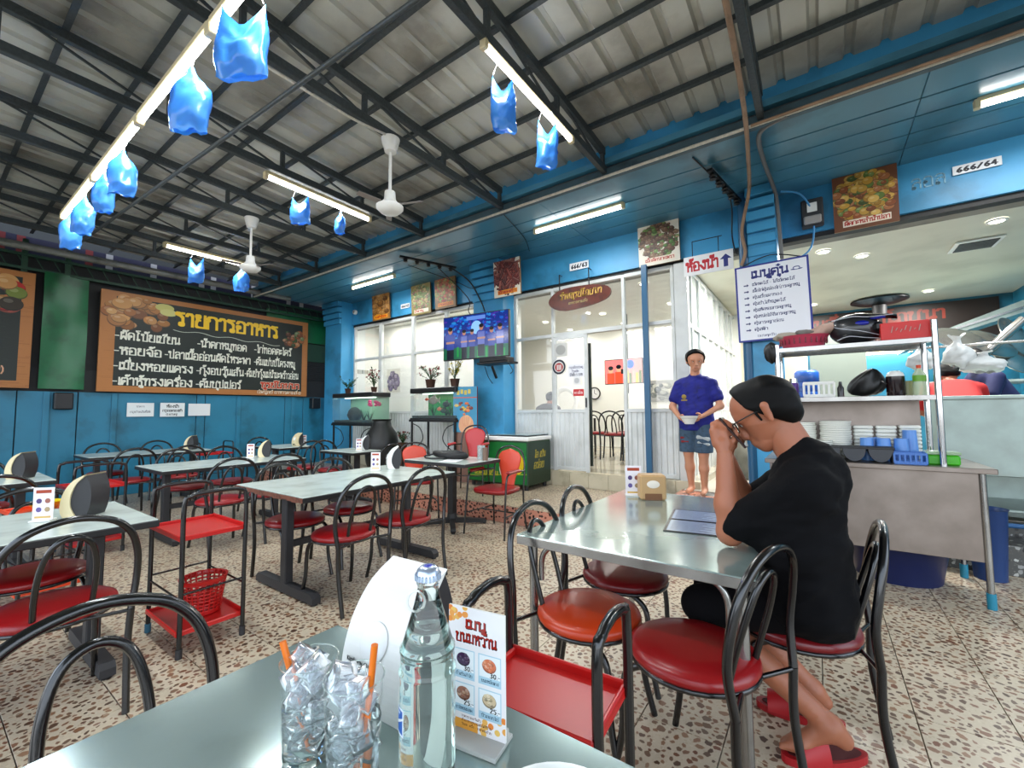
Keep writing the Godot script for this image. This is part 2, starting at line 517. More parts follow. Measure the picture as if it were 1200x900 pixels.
func flesh(mb: MB, bones: Array, cell: float, k := 0.03, cuts := [], folds := 0.0) -> void:
	# cuts: planes [point, normal]; what lies in front of a plane is cut off
	var lo := Vector3.ONE * 1e9
	var hi := -lo
	for b in bones:
		for e in 2:
			var r: float = b[2 + e] + cell * 3
			lo = lo.min(b[e] - Vector3.ONE * r)
			hi = hi.max(b[e] + Vector3.ONE * r)
	var blk := 6
	var cloth := FastNoiseLite.new()
	cloth.seed = 6
	cloth.frequency = 7.0
	cloth.fractal_octaves = 2
	var nb := ((hi - lo) / (cell * blk)).ceil()
	var near := cell * blk * 0.87
	var val := {}
	var verts := {}
	var todo := []
	var sx := int(nb.x) * blk + 2
	var sy := int(nb.y) * blk + 2
	for bz in int(nb.z):
		for by in int(nb.y):
			for bx in int(nb.x):
				var c := lo + (Vector3(bx, by, bz) + Vector3.ONE * 0.5) * cell * blk
				var some := []
				var best := 9.0
				for b in bones:
					var a: Vector3 = b[0]
					var ab: Vector3 = b[1] - a
					var t := clampf((c - a).dot(ab) / maxf(ab.length_squared(), 1e-9), 0.0, 1.0)
					var e: float = (c - a - ab * t).length() - lerpf(b[2], b[3], t)
					if e < near * 2.0 + k: some.append(b)
					best = minf(best, e)
				if best > near * 1.15 + k * 0.3 or (best < -near * 1.3 and cuts.is_empty()): continue
				for z in range(bz * blk, bz * blk + blk + 1):
					for y in range(by * blk, by * blk + blk + 1):
						for x in range(bx * blk, bx * blk + blk + 1):
							var key := x + sx * (y + sy * z)
							if not val.has(key):
								var p := lo + Vector3(x, y, z) * cell
								var d := field(p, some, k)
								if folds > 0.0: d += cloth.get_noise_3d(p.x * 0.6 + p.y * 0.5, p.y * 1.5 - p.x * 0.7, p.z * 0.8) * folds
								for q in cuts: d = maxf(d, (p - q[0]).dot(q[1]))
								val[key] = d
				todo.append(Vector3i(bx, by, bz) * blk)
	var corner := [0, 1, sx, sx + 1, sx * sy, sx * sy + 1, sx * sy + sx, sx * sy + sx + 1]
	for t in todo:
		for z in range(t.z, t.z + blk):
			for y in range(t.y, t.y + blk):
				for x in range(t.x, t.x + blk):
					var key: int = x + sx * (y + sy * z)
					var inside := 0
					for o in corner:
						if val[key + o] < 0.0: inside += 1
					if inside == 0 or inside == 8: continue
					var s := Vector3.ZERO
					var cnt := 0
					for e in [[0, 1], [2, 3], [4, 5], [6, 7], [0, 2], [1, 3], [4, 6], [5, 7], [0, 4], [1, 5], [2, 6], [3, 7]]:
						var v0: float = val[key + corner[e[0]]]
						var v1: float = val[key + corner[e[1]]]
						if (v0 < 0.0) == (v1 < 0.0): continue
						var f := v0 / (v0 - v1)
						var a := Vector3(e[0] & 1, (e[0] >> 1) & 1, e[0] >> 2)
						var b := Vector3(e[1] & 1, (e[1] >> 1) & 1, e[1] >> 2)
						s += a.lerp(b, f)
						cnt += 1
					verts[key] = lo + (Vector3(x, y, z) + s / cnt) * cell
	var nrm := {}
	for key in verts:
		nrm[key] = Vector3(
			val[key + 1] - val[key] + val[key + sx + 1] - val[key + sx] + val[key + sx * sy + 1] - val[key + sx * sy] + val[key + sx * sy + sx + 1] - val[key + sx * sy + sx],
			val[key + sx] - val[key] + val[key + sx + 1] - val[key + 1] + val[key + sx * sy + sx] - val[key + sx * sy] + val[key + sx * sy + sx + 1] - val[key + sx * sy + 1],
			val[key + sx * sy] - val[key] + val[key + sx * sy + 1] - val[key + 1] + val[key + sx * sy + sx] - val[key + sx] + val[key + sx * sy + sx + 1] - val[key + sx + 1]).normalized()
	for key in verts:
		for ax in 3:
			var st: int = [1, sx, sx * sy][ax]
			var p1: int = [sx, sx * sy, 1][ax]
			var p2: int = [sx * sy, 1, sx][ax]
			if not val.has(key + st): continue
			if (val[key] < 0.0) == (val[key + st] < 0.0): continue
			var k0: int = key
			var k1: int = key - p1
			var k2: int = key - p1 - p2
			var k3: int = key - p2
			if not (verts.has(k1) and verts.has(k2) and verts.has(k3)): continue
			mb.trin(verts[k0], verts[k1], verts[k2], nrm[k0], nrm[k1], nrm[k2])
			mb.trin(verts[k0], verts[k2], verts[k3], nrm[k0], nrm[k2], nrm[k3])
# ---------------------------------------------------------------- camera, sky, exposure
func set_view() -> void:
	aim()
	var cam := Camera3D.new()
	cam.name = "camera"
	add_child(cam)
	cam.transform = Transform3D(Basis(view_right, view_up, -view_dir), eye)
	cam.fov = rad_to_deg(2.0 * atan(450.0 / FOCAL))
	cam.near = 0.05
	cam.far = 200.0
	cam.current = true
	var env := Environment.new()
	env.background_mode = Environment.BG_SKY
	var sm := ProceduralSkyMaterial.new()
	sm.sky_top_color = Color(0.80, 0.87, 0.95)
	sm.sky_horizon_color = Color(0.95, 0.96, 0.97)
	sm.ground_bottom_color = Color(0.45, 0.44, 0.42)
	sm.ground_horizon_color = Color(0.75, 0.74, 0.72)
	sm.sky_energy_multiplier = 1.5
	sm.sun_angle_max = 1.0
	var sky := Sky.new()
	sky.sky_material = sm
	env.sky = sky
	env.tonemap_mode = Environment.TONE_MAPPER_LINEAR
	env.tonemap_exposure = 1.65
	env.sdfgi_enabled = true
	env.ssao_enabled = true
	env.ssil_enabled = true
	var we := WorldEnvironment.new()
	we.name = "surroundings"
	we.environment = env
	add_child(we)

func area(parent: Node, at: Vector3, size: Vector2, energy: float, c := Color.WHITE, turn := Vector3(-PI / 2, 0, 0)) -> void:
	var l := AreaLight3D.new()
	l.name = "glow"
	l.area_size = size
	l.light_energy = energy
	l.light_color = c
	l.area_range = 30.0
	l.area_attenuation = 2.0
	l.shadow_enabled = true
	parent.add_child(l, true)
	l.position = at
	l.rotation = turn

const FRONT := -5.75      # shop front
const EAVE := -4.03       # where the tin roof meets the soffit
const SOFFIT := 3.75
const LEFT := -9.25       # blue wall
const STEP := 0.20        # terrace before the shop front
const INSIDE := 0.42      # floor of the shop
const ALLEY := 0.32       # floor of the passage and the kitchen

func make_materials() -> void:
	var stain := noise_tex(0.006, 3, [[0.0, Color(0.62, 0.62, 0.60)], [0.45, Color(0.93, 0.93, 0.92)], [1.0, Color(1, 1, 1)]], 512, 5, 20.0)
	var fine := noise_tex(0.05, 8, [[0.0, Color(0.80, 0.80, 0.80)], [1.0, Color(1, 1, 1)]], 512, 4)
	var roofdirt := noise_tex(0.004, 12, [[0.0, Color(0.58, 0.56, 0.53)], [0.4, Color(0.85, 0.84, 0.82)], [0.7, Color(0.97, 0.97, 0.95)], [1.0, Color(1, 1, 1)]], 512, 6, 30.0)
	var brushed := noise_tex(0.012, 21, [[0.0, Color(0.86, 0.85, 0.84)], [1.0, Color(1, 1, 1)]], 512, 5, 8.0)
	M.stain = stain
	var soft := noise_tex(0.008, 31, [[0.0, Color(0.88, 0.88, 0.87)], [0.5, Color(0.97, 0.97, 0.97)], [1.0, Color(1, 1, 1)]], 512, 4, 15.0)
	M.soft = soft
	M.blue_wall = grained(Color(0.15, 0.49, 0.62), 0.42, 0.0, stain, 0.3)
	M.blue_bright = grained(Color(0.25, 0.62, 0.82), 0.4, 0.0, stain, 0.25)
	M.blue_soffit = grained(Color(0.30, 0.54, 0.65), 0.28, 0.0, stain, 0.22)
	M.blue_post = mat(Color(0.13, 0.34, 0.48), 0.35)
	M.roof = grained(Color(0.80, 0.81, 0.79), 0.5, 0.1, roofdirt, 0.35)
	M.steel_dark = grained(Color(0.29, 0.32, 0.33), 0.5, 0.3, fine, 1.2)
	M.dark_panel = mat(Color(0.09, 0.10, 0.11), 0.6)
	M.white_wall = mat(Color(0.91, 0.91, 0.88), 0.6)
	M.kitchen_ceiling = grained(Color(0.82, 0.81, 0.74), 0.6, 0.0, soft, 0.2)
	M.frame_white = grained(Color(0.82, 0.83, 0.82), 0.35, 0.0, soft, 0.5)
	M.alu = mat(Color(0.70, 0.71, 0.70), 0.35, 0.6)
	M.corrugated = grained(Color(0.84, 0.85, 0.84), 0.35, 0.1, soft, 0.5)
	M.glass = mat(Color(0.85, 0.92, 0.92, 0.02), 0.03, 0.0, {"transparency": BaseMaterial3D.TRANSPARENCY_ALPHA})
	M.frosted = mat(Color(0.80, 0.84, 0.82, 0.45), 0.25, 0.0, {"transparency": BaseMaterial3D.TRANSPARENCY_ALPHA})
	M.tile_wall = grained(Color(0.80, 0.76, 0.66), 0.25, 0.0, stain, 0.5)
	M.concrete = grained(Color(0.55, 0.53, 0.49), 0.75, 0.0, stain, 0.3)
	M.conduit = grained(Color(0.86, 0.84, 0.78), 0.5, 0.0, fine, 0.9)
	M.old_pipe = grained(Color(0.62, 0.50, 0.40), 0.6, 0.0, stain, 1.5)
	M.cable = mat(Color(0.05, 0.05, 0.06), 0.5)
	M.grey_cable = mat(Color(0.40, 0.40, 0.40), 0.5)
	M.green_tarp = grained(Color(0.05, 0.40, 0.23), 0.35, 0.0, stain, 0.5)
	M.green_steel = mat(Color(0.09, 0.24, 0.17), 0.5)
	M.tube_on = mat(Color.WHITE, 0.4, 0.0, {"emission_enabled": true, "emission": Color(1.0, 0.99, 0.97), "emission_energy_multiplier": 10.0})
	M.down_on = mat(Color.WHITE, 0.4, 0.0, {"emission_enabled": true, "emission": Color(1.0, 0.98, 0.93), "emission_energy_multiplier": 5.0})
	M.white_plastic = mat(Color(0.90, 0.90, 0.88), 0.3)
	M.cream_plastic = mat(Color(0.86, 0.80, 0.64), 0.35)
	M.black_paint = mat(Color(0.035, 0.037, 0.042), 0.22, 0.0, {"clearcoat_enabled": true, "clearcoat": 0.4, "clearcoat_roughness": 0.15})
	M.black_matt = mat(Color(0.06, 0.06, 0.065), 0.5)
	M.black_plastic = mat(Color(0.05, 0.05, 0.055), 0.4)
	M.dark_grey = mat(Color(0.16, 0.16, 0.17), 0.55)
	M.red_vinyl = mat(Color(0.54, 0.06, 0.075), 0.3)
	M.deep_red = mat(Color(0.42, 0.05, 0.07), 0.3)
	M.orange_vinyl = mat(Color(0.70, 0.21, 0.07), 0.3)
	M.pink_vinyl = mat(Color(0.72, 0.16, 0.17), 0.35)
	M.coral_vinyl = mat(Color(0.80, 0.26, 0.16), 0.35)
	M.red_plastic = mat(Color(0.74, 0.10, 0.09), 0.3)
	M.orange_plastic = mat(Color(0.85, 0.25, 0.08), 0.3)
	M.laminate = grained(Color(0.76, 0.80, 0.77), 0.22, 0.0, soft, 1.0)
	M.steel = grained(Color(0.66, 0.66, 0.65), 0.2, 0.9, brushed, 0.8)
	M.steel_top = grained(Color(0.64, 0.71, 0.69), 0.14, 0.55, soft, 0.7)
	M.steel_counter = grained(Color(0.58, 0.54, 0.51), 0.3, 0.75, brushed, 0.6)
	M.steel_pale = grained(Color(0.62, 0.68, 0.66), 0.34, 0.5, brushed, 0.5)
	M.chrome = mat(Color(0.82, 0.82, 0.82), 0.12, 1.0)
	M.paper = mat(Color(0.90, 0.90, 0.90), 0.6)
	M.bag = mat(Color(0.22, 0.52, 0.80), 0.2, 0.0, {"backlight_enabled": true, "backlight": Color(0.14, 0.38, 0.62), "clearcoat_enabled": true, "clearcoat": 0.5})
	M.clear = mat(Color(0.95, 0.98, 0.98, 0.02), 0.02, 0.0, {"transparency": BaseMaterial3D.TRANSPARENCY_ALPHA})
	M.solid_glass = mat(Color(0.93, 0.97, 0.95, 0.0), 0.01, 0.0, {"refraction_enabled": true, "refraction_scale": 0.05})
	M.water = mat(Color(0.95, 0.98, 0.97, 0.0), 0.0, 0.0, {"refraction_enabled": true, "refraction_scale": 0.033})
	M.leaf = mat(Color(0.10, 0.26, 0.07), 0.5, 0.0, {"backlight_enabled": true, "backlight": Color(0.05, 0.12, 0.02)})
	M.petal = mat(Color(0.45, 0.03, 0.09), 0.5, 0.0, {"backlight_enabled": true, "backlight": Color(0.2, 0.02, 0.03)})
	M.petal_yellow = mat(Color(0.72, 0.66, 0.22), 0.5, 0.0, {"backlight_enabled": true, "backlight": Color(0.2, 0.18, 0.04)})
	M.clay = grained(Color(0.30, 0.18, 0.11), 0.7, 0.0, fine, 3.0)
	M.skin = mat(Color(0.62, 0.38, 0.27), 0.5, 0.0, {"subsurf_scatter_enabled": true, "subsurf_scatter_strength": 0.1})
	M.hair = mat(Color(0.035, 0.032, 0.03), 0.6, 0.0, {"metallic_specular": 0.25})
	M.terrazzo = terrazzo(Color(0.755, 0.70, 0.605), [Color(0.38, 0.25, 0.17), Color(0.29, 0.19, 0.13), Color(0.50, 0.34, 0.23), Color(0.42, 0.24, 0.15)], 5, 1900, 0.0235, 0.33)
	M.terrazzo_pink = terrazzo(Color(0.77, 0.52, 0.43), [Color(0.07, 0.05, 0.05), Color(0.23, 0.06, 0.05), Color(0.10, 0.07, 0.06)], 9, 900, 0.028, 0.25)
	M.terrazzo_grey = terrazzo(Color(0.30, 0.30, 0.29), [Color(0.78, 0.78, 0.75), Color(0.10, 0.10, 0.10), Color(0.62, 0.62, 0.60)], 13, 760, 0.03, 0.3)

func terrazzo(base: Color, chips: Array, seed_: int, count: int, size: float, rough: float) -> StandardMaterial3D:
	# stone chips laid in cement: 1.5 m of floor, repeating
	var g := RandomNumberGenerator.new()
	g.seed = seed_
	var w := 768
	var im := sheet(w, w, base)
	for i in 9000:
		var c := base.lerp(Color(0.55, 0.45, 0.34) if g.randf() < 0.5 else Color(0.92, 0.88, 0.80), g.randf() * 0.22)
		im.fill_rect(Rect2i(g.randi() % w, g.randi() % w, 2 + g.randi() % 5, 2 + g.randi() % 5), c)
	var cells := {}
	var made := 0
	var tries := 0
	while made < count and tries < count * 12:
		tries += 1
		var c := Vector2(g.randf(), g.randf()) * w
		var r := size * w / 1.5 * g.randf_range(0.35, 1.0)
		var ok := true
		var key := Vector2i(c / 40.0)
		for dx in [-1, 0, 1]:
			for dy in [-1, 0, 1]:
				for q in cells.get(key + Vector2i(dx, dy), []):
					if Vector2(q.x, q.y).distance_to(c) < (q.z + r) * 0.80: ok = false
		if not ok: continue
		if not cells.has(key): cells[key] = []
		cells[key].append(Vector3(c.x, c.y, r))
		made += 1
		var poly := PackedVector2Array()
		var m := 5 + g.randi() % 3
		var tilt := g.randf() * TAU
		var squash := g.randf_range(0.5, 0.95)
		for k in m:
			var a := TAU * (k + g.randf_range(-0.25, 0.25)) / m
			poly.push_back(Vector2(cos(a), sin(a) * squash).rotated(tilt) * r * g.randf_range(0.75, 1.1))
		var col: Color = chips[g.randi() % chips.size()]
		col = col.lerp(base, g.randf() * 0.35)
		var lo := Vector2.ONE * 999.0
		var hi := -lo
		for p in poly:
			lo = lo.min(p); hi = hi.max(p)
		for yy in range(floori(lo.y), ceili(hi.y) + 1):
			var xs := []
			for k in m:
				var a := poly[k]
				var b := poly[(k + 1) % m]
				if (a.y <= yy) != (b.y <= yy): xs.append(a.x + (yy - a.y) / (b.y - a.y) * (b.x - a.x))
			if xs.size() < 2: continue
			xs.sort()
			var x0 := roundi(c.x + xs[0])
			var row := posmod(roundi(c.y) + yy, w)
			var wd := roundi(xs[1] - xs[0])
			im.fill_rect(Rect2i(posmod(x0, w), row, wd, 1), col)
			if posmod(x0, w) + wd > w: im.fill_rect(Rect2i(0, row, posmod(x0, w) + wd - w, 1), col)
	var m2 := mat(Color.WHITE, rough)
	m2.albedo_texture = ImageTexture.create_from_image(im)
	m2.uv1_triplanar = true
	m2.uv1_world_triplanar = true
	m2.uv1_scale = Vector3.ONE / 1.5
	return m2

# ---------------------------------------------------------------- the place
func make_floor() -> void:
	var fl := frame("floor", "pale terrazzo floor with brown stone chips laid in square tiles")
	var slab := MB.new()
	slab.box(Vector3(-2.6, -0.10, -0.9), Vector3(13.6, 0.17, 9.8))
	part("slab", slab, mat(Color(0.25, 0.21, 0.17), 0.9), fl)
	var pitch := 0.318
	var spots := []
	var x := -9.1
	while x < 4.1:
		var z := -5.55
		while z < 3.9:
			spots.append(Vector3(x, 0, z))
			z += pitch
		x += pitch
	var seen_first := func(a: Vector3, b: Vector3) -> bool: return tile_rank(a) < tile_rank(b)
	spots.sort_custom(seen_first)
	var one := MB.new()
	one.box(Vector3(0, -0.008, 0), Vector3(pitch - 0.004, 0.016, pitch - 0.004), 0.0012)
	var om := one.mesh()
	var rest := MB.new()
	var g := RandomNumberGenerator.new()
	g.seed = 77
	for i in spots.size():
		if i < 300:
			part("tile", om, M.terrazzo, fl, spots[i] + Vector3(0, g.randf_range(-0.0006, 0.0006), 0))
		else:
			rest.xf = Transform3D(Basis(), spots[i])
			rest.box(Vector3(0, -0.008, 0), Vector3(pitch - 0.004, 0.016, pitch - 0.004))
	var o := part("far_tiles", rest, M.terrazzo, fl)
	o.set_meta("kind", "stuff")
	# terrace before the shop front, with a riser of pink terrazzo
	var te := frame("floor", "raised terrazzo terrace along the shop front with a pink chip riser")
	var mb := MB.new()
	mb.box(Vector3((-9.25 - 1.15) * 0.5, STEP * 0.5 - 0.004, (FRONT - 4.13) * 0.5), Vector3(8.1, STEP - 0.008, -4.13 - FRONT))
	part("riser", mb, M.terrazzo_pink, te)
	var top := MB.new()
	var zx := -9.09
	while zx < -1.2:
		for k in 5: top.box(Vector3(zx, STEP - 0.004, -4.29 - 0.318 * k), Vector3(0.314, 0.012, 0.314))
		zx += 0.318
	o = part("terrace_tiles", top, M.terrazzo, te)
	o.set_meta("kind", "stuff")
	# steps to the kitchen
	var st := frame("floor", "dark speckled terrazzo steps rising to the kitchen")
	mb = MB.new()
	mb.box(Vector3(1.05, 0.115, -5.18), Vector3(4.4, 0.23, 0.36), 0.006)
	part("tread", mb, M.terrazzo_grey, st)
	mb = MB.new()
	mb.box(Vector3(1.05, ALLEY * 0.5, -8.2), Vector3(4.4, ALLEY, 5.68), 0.006)
	part("tread", mb, M.terrazzo_grey, st)
	mb = MB.new()
	mb.box(Vector3(0.92, ALLEY + 0.004, -8.27), Vector3(4.6, 0.01, 5.4))
	part("passage_floor", mb, grained(Color(0.66, 0.64, 0.59), 0.6, 0.0, M.soft, 0.3), st)
	mb = MB.new()
	mb.box(Vector3(-1.0, ALLEY * 0.5 - 0.002, -5.52), Vector3(0.84, ALLEY, 0.44), 0.006)
	part("pink_step", mb, M.terrazzo_pink, st)
	# street behind the place
	mb = MB.new()
	mb.box(Vector3(-2, -0.16, 14.0), Vector3(60, 0.2, 20))
	structure("street", mb, grained(Color(0.50, 0.49, 0.47), 0.9, 0.0, M.stain, 0.2), "grey street paving outside the open front")

func tile_rank(p: Vector3) -> float:
	# how small a tile looks; tiles outside the picture come last
	var d := p - eye
	var f := d.dot(view_dir)
	if f < 0.2: return 1e6 - f
	var u := 600.0 + FOCAL * d.dot(view_right) / f
	var w := 450.0 - FOCAL * d.dot(view_up) / f
	return f * f + (1e5 if u < -30.0 or u > 1230.0 or w > 930.0 else 0.0)

func roof_y(z: float) -> float: return 4.02 + (z - EAVE) * 0.03

func make_roof() -> void:
	var r := frame("ceiling", "corrugated grey metal roof on dark steel purlins")
	var z0 := -4.12
	var z1 := 3.0
	var per := 0.22
	for s in 21:
		var mb := MB.new()
		var x0 := -9.55 + s * per * 3.0
		var prof := []
		for k in 3:
			var b := x0 + k * per
			prof.append_array([Vector2(b, 0), Vector2(b + 0.145, 0), Vector2(b + 0.162, 0.032), Vector2(b + 0.198, 0.032), Vector2(b + 0.216, 0)])
		prof.append(Vector2(x0 + 3 * per + 0.01, 0.0015))
		for i in prof.size() - 1:
			var a: Vector2 = prof[i]
			var b: Vector2 = prof[i + 1]
			var ya := roof_y(z0)
			var yb := roof_y(z1)
			mb.quad(Vector3(a.x, ya + a.y, z0), Vector3(b.x, ya + b.y, z0), Vector3(b.x, yb + b.y, z1), Vector3(a.x, yb + a.y, z1))
			mb.quad(Vector3(b.x, ya + b.y + 0.002, z0), Vector3(a.x, ya + a.y + 0.002, z0), Vector3(a.x, yb + a.y + 0.002, z1), Vector3(b.x, yb + b.y + 0.002, z1))
		part("roof_sheet", mb, M.roof, r)
	var z := -3.65
	while z < 2.9:
		var mb := MB.new()
		mb.box(Vector3(0, -0.03, 0), Vector3(13.8, 0.056, 0.022))
		mb.box(Vector3(0, -0.056, 0.012), Vector3(13.8, 0.005, 0.034))
		part("purlin", mb, M.steel_dark, r, Vector3(-2.7, roof_y(z) - 0.003, z))
		z += 0.443
	var k := 0
	for x in [-0.28, -1.66, -2.96, -4.3, -5.58, -6.88, -8.15]:
		var t := frame("roof_truss", "dark steel roof truss under the corrugated roof")
		var mb := MB.new()
		mb.box(Vector3(x, 3.735, -0.55), Vector3(0.05, 0.075, 6.95), 0.004)
		part("bottom_chord", mb, M.steel_dark, t)
		mb = MB.new()
		mb.bar(Vector3(x, roof_y(EAVE) - 0.10, EAVE + 0.05), Vector3(x, roof_y(2.9) - 0.10, 2.9), 0.05, 0.075, 0.004)
		part("top_chord", mb, M.steel_dark, t)
		var zz := EAVE + 0.08
		while zz < 2.9:
			mb = MB.new()
			mb.bar(Vector3(x, 3.76, zz), Vector3(x, roof_y(zz) - 0.10, zz), 0.035, 0.035)
			part("web", mb, M.steel_dark, t)
			if zz + 0.93 < 2.9:
				mb = MB.new()
				mb.bar(Vector3(x, 3.76, zz + 0.02), Vector3(x, roof_y(zz + 0.6) - 0.10, zz + 0.90), 0.016, 0.016)
				part("web", mb, M.steel_dark, t)
			zz += 0.93
		k += 1
	# edge beam, blue strip above it, soffit of planks
	var e := frame("trim_1", "dark steel edge beam with a blue strip between soffit and tin roof")
	var mb := MB.new()
	mb.box(Vector3(-2.6, 3.70, EAVE + 0.01), Vector3(13.4, 0.10, 0.05), 0.004)
	part("edge_beam", mb, grained(Color(0.26, 0.36, 0.40), 0.5, 0.0, M.stain, 0.8), e)
	mb = MB.new()
	mb.box(Vector3(-2.6, 3.93, EAVE - 0.10), Vector3(13.4, 0.36, 0.06))
	part("blue_strip", mb, M.blue_bright, e)
	mb = MB.new()
	mb.box(Vector3(-2.6, 3.765, EAVE - 0.03), Vector3(13.4, 0.02, 0.09), 0.003)
	part("edge_channel", mb, M.steel_dark, e)
	var so := frame("ceiling", "glossy blue plank soffit over the shop front")
	mb = MB.new()
	mb.box(Vector3(-2.6, SOFFIT + 0.07, (EAVE + FRONT) * 0.5 - 0.1), Vector3(13.4, 0.06, EAVE - FRONT + 0.3))
	part("backing", mb, M.blue_soffit, so)
	var edges := [EAVE - 0.02, -4.545, -4.812, -5.09, -5.358, FRONT + 0.02]
	for i in 5:
		var a: float = edges[i]
		var b: float = edges[i + 1]
		for sg in 4:
			mb = MB.new()
			mb.box(Vector3(0, 0.0, 0), Vector3(3.346, 0.022, a - b - 0.016), 0.003)
			part("plank", mb, M.blue_soffit, so, Vector3(-7.6 + sg * 3.35, SOFFIT + 0.011, (a + b) * 0.5))
	# unseen block added above the shop front to keep the sky out
	mb = MB.new()
	mb.box(Vector3(-2.6, 5.4, -7.9), Vector3(13.8, 2.7, 7.5))
	structure("wall_sky_block", mb, M.concrete, "unseen concrete block added above the shop front to keep out sky light")

func wall_box(called: String, c: Vector3, s: Vector3, m: Material, label: String) -> MeshInstance3D:
	var mb := MB.new()
	mb.box(c, s)
	return structure(called, mb, m, label)

func make_left_wall() -> void:
	var w := frame("wall_left", "long side wall, blue boards below and black panels above")
	var mb := MB.new()
	mb.box(Vector3(LEFT - 0.12, 1.0, -1.4), Vector3(0.16, 2.0, 9.2))
	part("wall", mb, M.dark_panel, w)
	var z := FRONT + 0.05
	var widths := [0.62, 0.40, 1.46, 0.14, 1.55, 0.62, 0.33, 1.2, 1.2, 1.2]
	for i in widths.size():
		mb = MB.new()
		mb.box(Vector3(LEFT - 0.02, 0.826, z + widths[i] * 0.5), Vector3(0.04, 1.652, widths[i] - 0.012), 0.004)
		part("board", mb, M.blue_wall, w)
		z += widths[i]
	for q in [FRONT + 0.9, -3.78, -1.95, -1.2, 0.6]:
		mb = MB.new()
		mb.box(Vector3(LEFT + 0.012, 0.826, q), Vector3(0.024, 1.65, 0.07), 0.004)
		part("batten", mb, M.blue_wall, w)
	mb = MB.new()
	mb.box(Vector3(LEFT - 0.13, 2.65, -1.4), Vector3(0.06, 2.0, 9.2))
	part("black_panel", mb, M.dark_panel, w)
	for k in 26:                                   # ribs of the shutter beside the sign
		mb = MB.new()
		mb.box(Vector3(LEFT - 0.09, 1.70 + k * 0.046, -5.42), Vector3(0.02, 0.036, 0.66), 0.003)
		part("shutter_slat", mb, M.dark_panel, w)
	mb = MB.new()
	mb.box(Vector3(LEFT - 0.05, 3.19, -4.98), Vector3(0.02, 0.62, 1.4), 0.003)
	part("green_panel", mb, M.green_tarp, w)
	mb = MB.new()
	mb.box(Vector3(LEFT - 0.06, 2.66, -5.42), Vector3(0.02, 0.4, 0.6), 0.003)
	part("green_panel", mb, M.green_steel, w)
	# tarpaulin between the two signs
	mb = MB.new()
	var fold := func(u: float, v: float) -> Vector3:
		return Vector3(LEFT + 0.045 + 0.018 * sin(u * 5.0 + v * 4.0) + 0.012 * sin(v * 9.0 - u * 3.0), lerpf(3.42, 1.69, v), lerpf(-1.10, -1.58, u))
	mb.surf(14, 30, fold)
	part("green_tarpaulin", mb, M.green_tarp, w)
	# green trellis girder along the wall head
	mb = MB.new()
	mb.box(Vector3(LEFT + 0.02, 3.42, -1.4), Vector3(0.04, 0.04, 8.8))
	mb.box(Vector3(LEFT + 0.02, 3.62, -1.4), Vector3(0.04, 0.04, 8.8))
	part("green_girder", mb, M.green_steel, w)
	for i in 44:
		mb = MB.new()
		mb.bar(Vector3(LEFT + 0.02, 3.42, -5.6 + i * 0.18), Vector3(LEFT + 0.02, 3.62, -5.5 + i * 0.18), 0.012, 0.012)
		part("girder_web", mb, M.green_steel, w)
	for q in [-1.34, -0.9]:
		mb = MB.new()
		mb.box(Vector3(LEFT + 0.0, 3.5, q), Vector3(0.05, 0.7, 0.06))
		part("green_post", mb, M.green_steel, w)
	# gutter pipe
	mb = MB.new()
	mb.rod(Vector3(-9.0, 3.64, 3.0), Vector3(-9.0, 3.72, -4.6), 0.055, 12)
	solo("gutter_pipe", mb, grained(Color(0.55, 0.56, 0.55), 0.4, 0.3, M.stain, 1.0), Vector3.ZERO, "long grey gutter pipe under the roof edge above the menu boards", "pipe")
	# neighbour's striped awning and pink roof seen over the wall
	var aw := thing("awning", Vector3(LEFT - 0.5, 3.72, -2.0), "dark purple awning with white stripes beyond the side wall", "awning")
	mb = MB.new()
	mb.box(Vector3(0, 0.14, 0), Vector3(0.02, 0.34, 8.0))
	part("cloth", mb, mat(Color(0.10, 0.08, 0.20), 0.7), aw)
	for q in [-3.25, -2.95, -2.2, -1.45, -1.25, -0.5, 0.1, 0.35, 1.1, 1.3]:
		mb = MB.new()
		mb.box(Vector3(0.013, 0.14, q), Vector3(0.006, 0.33, 0.09))
		part("stripe", mb, mat(Color(0.62, 0.60, 0.60) if q < 0.3 else Color(0.45, 0.12, 0.12), 0.7), aw)
	mb = MB.new()
	mb.quad(Vector3(-11.0, 4.0, -5.3), Vector3(-11.0, 4.0, -4.2), Vector3(-10.2, 3.5, -4.1), Vector3(-10.2, 3.5, -4.9))
	solo("neighbour_roof", mb, mat(Color(0.45, 0.15, 0.28), 0.6), Vector3.ZERO, "small pink roof glimpsed through the gap over the side wall", "roof")
	wall_box("wall_neighbour", Vector3(-12.0, 3.0, -1.4), Vector3(0.2, 6.0, 11.0), M.dark_panel, "dark wall of the neighbouring house")
	wall_box("wall_right", Vector3(4.6, 1.7, -6.8), Vector3(0.2, 3.4, 5.4), M.blue_wall, "blue side wall at the far right")

func corrugated(w: float, h: float) -> MB:
	# white ribbed panel w wide and h high, standing on y 0, front towards +z
	var mb := MB.new()
	var m := maxi(2, roundi(w / 0.075))
	var p := w / m
	for i in m:
		var x := -w * 0.5 + i * p
		var pr := [[x, 0.0], [x + p * 0.55, 0.0], [x + p * 0.68, -0.014], [x + p * 0.87, -0.014], [x + p, 0.0]]
		for k in 4:
			mb.quad(Vector3(pr[k][0], h, pr[k][1]), Vector3(pr[k + 1][0], h, pr[k + 1][1]), Vector3(pr[k + 1][0], 0, pr[k + 1][1]), Vector3(pr[k][0], 0, pr[k][1]))
	mb.box(Vector3(0, h * 0.5, -0.026), Vector3(w, h, 0.012))
	return mb

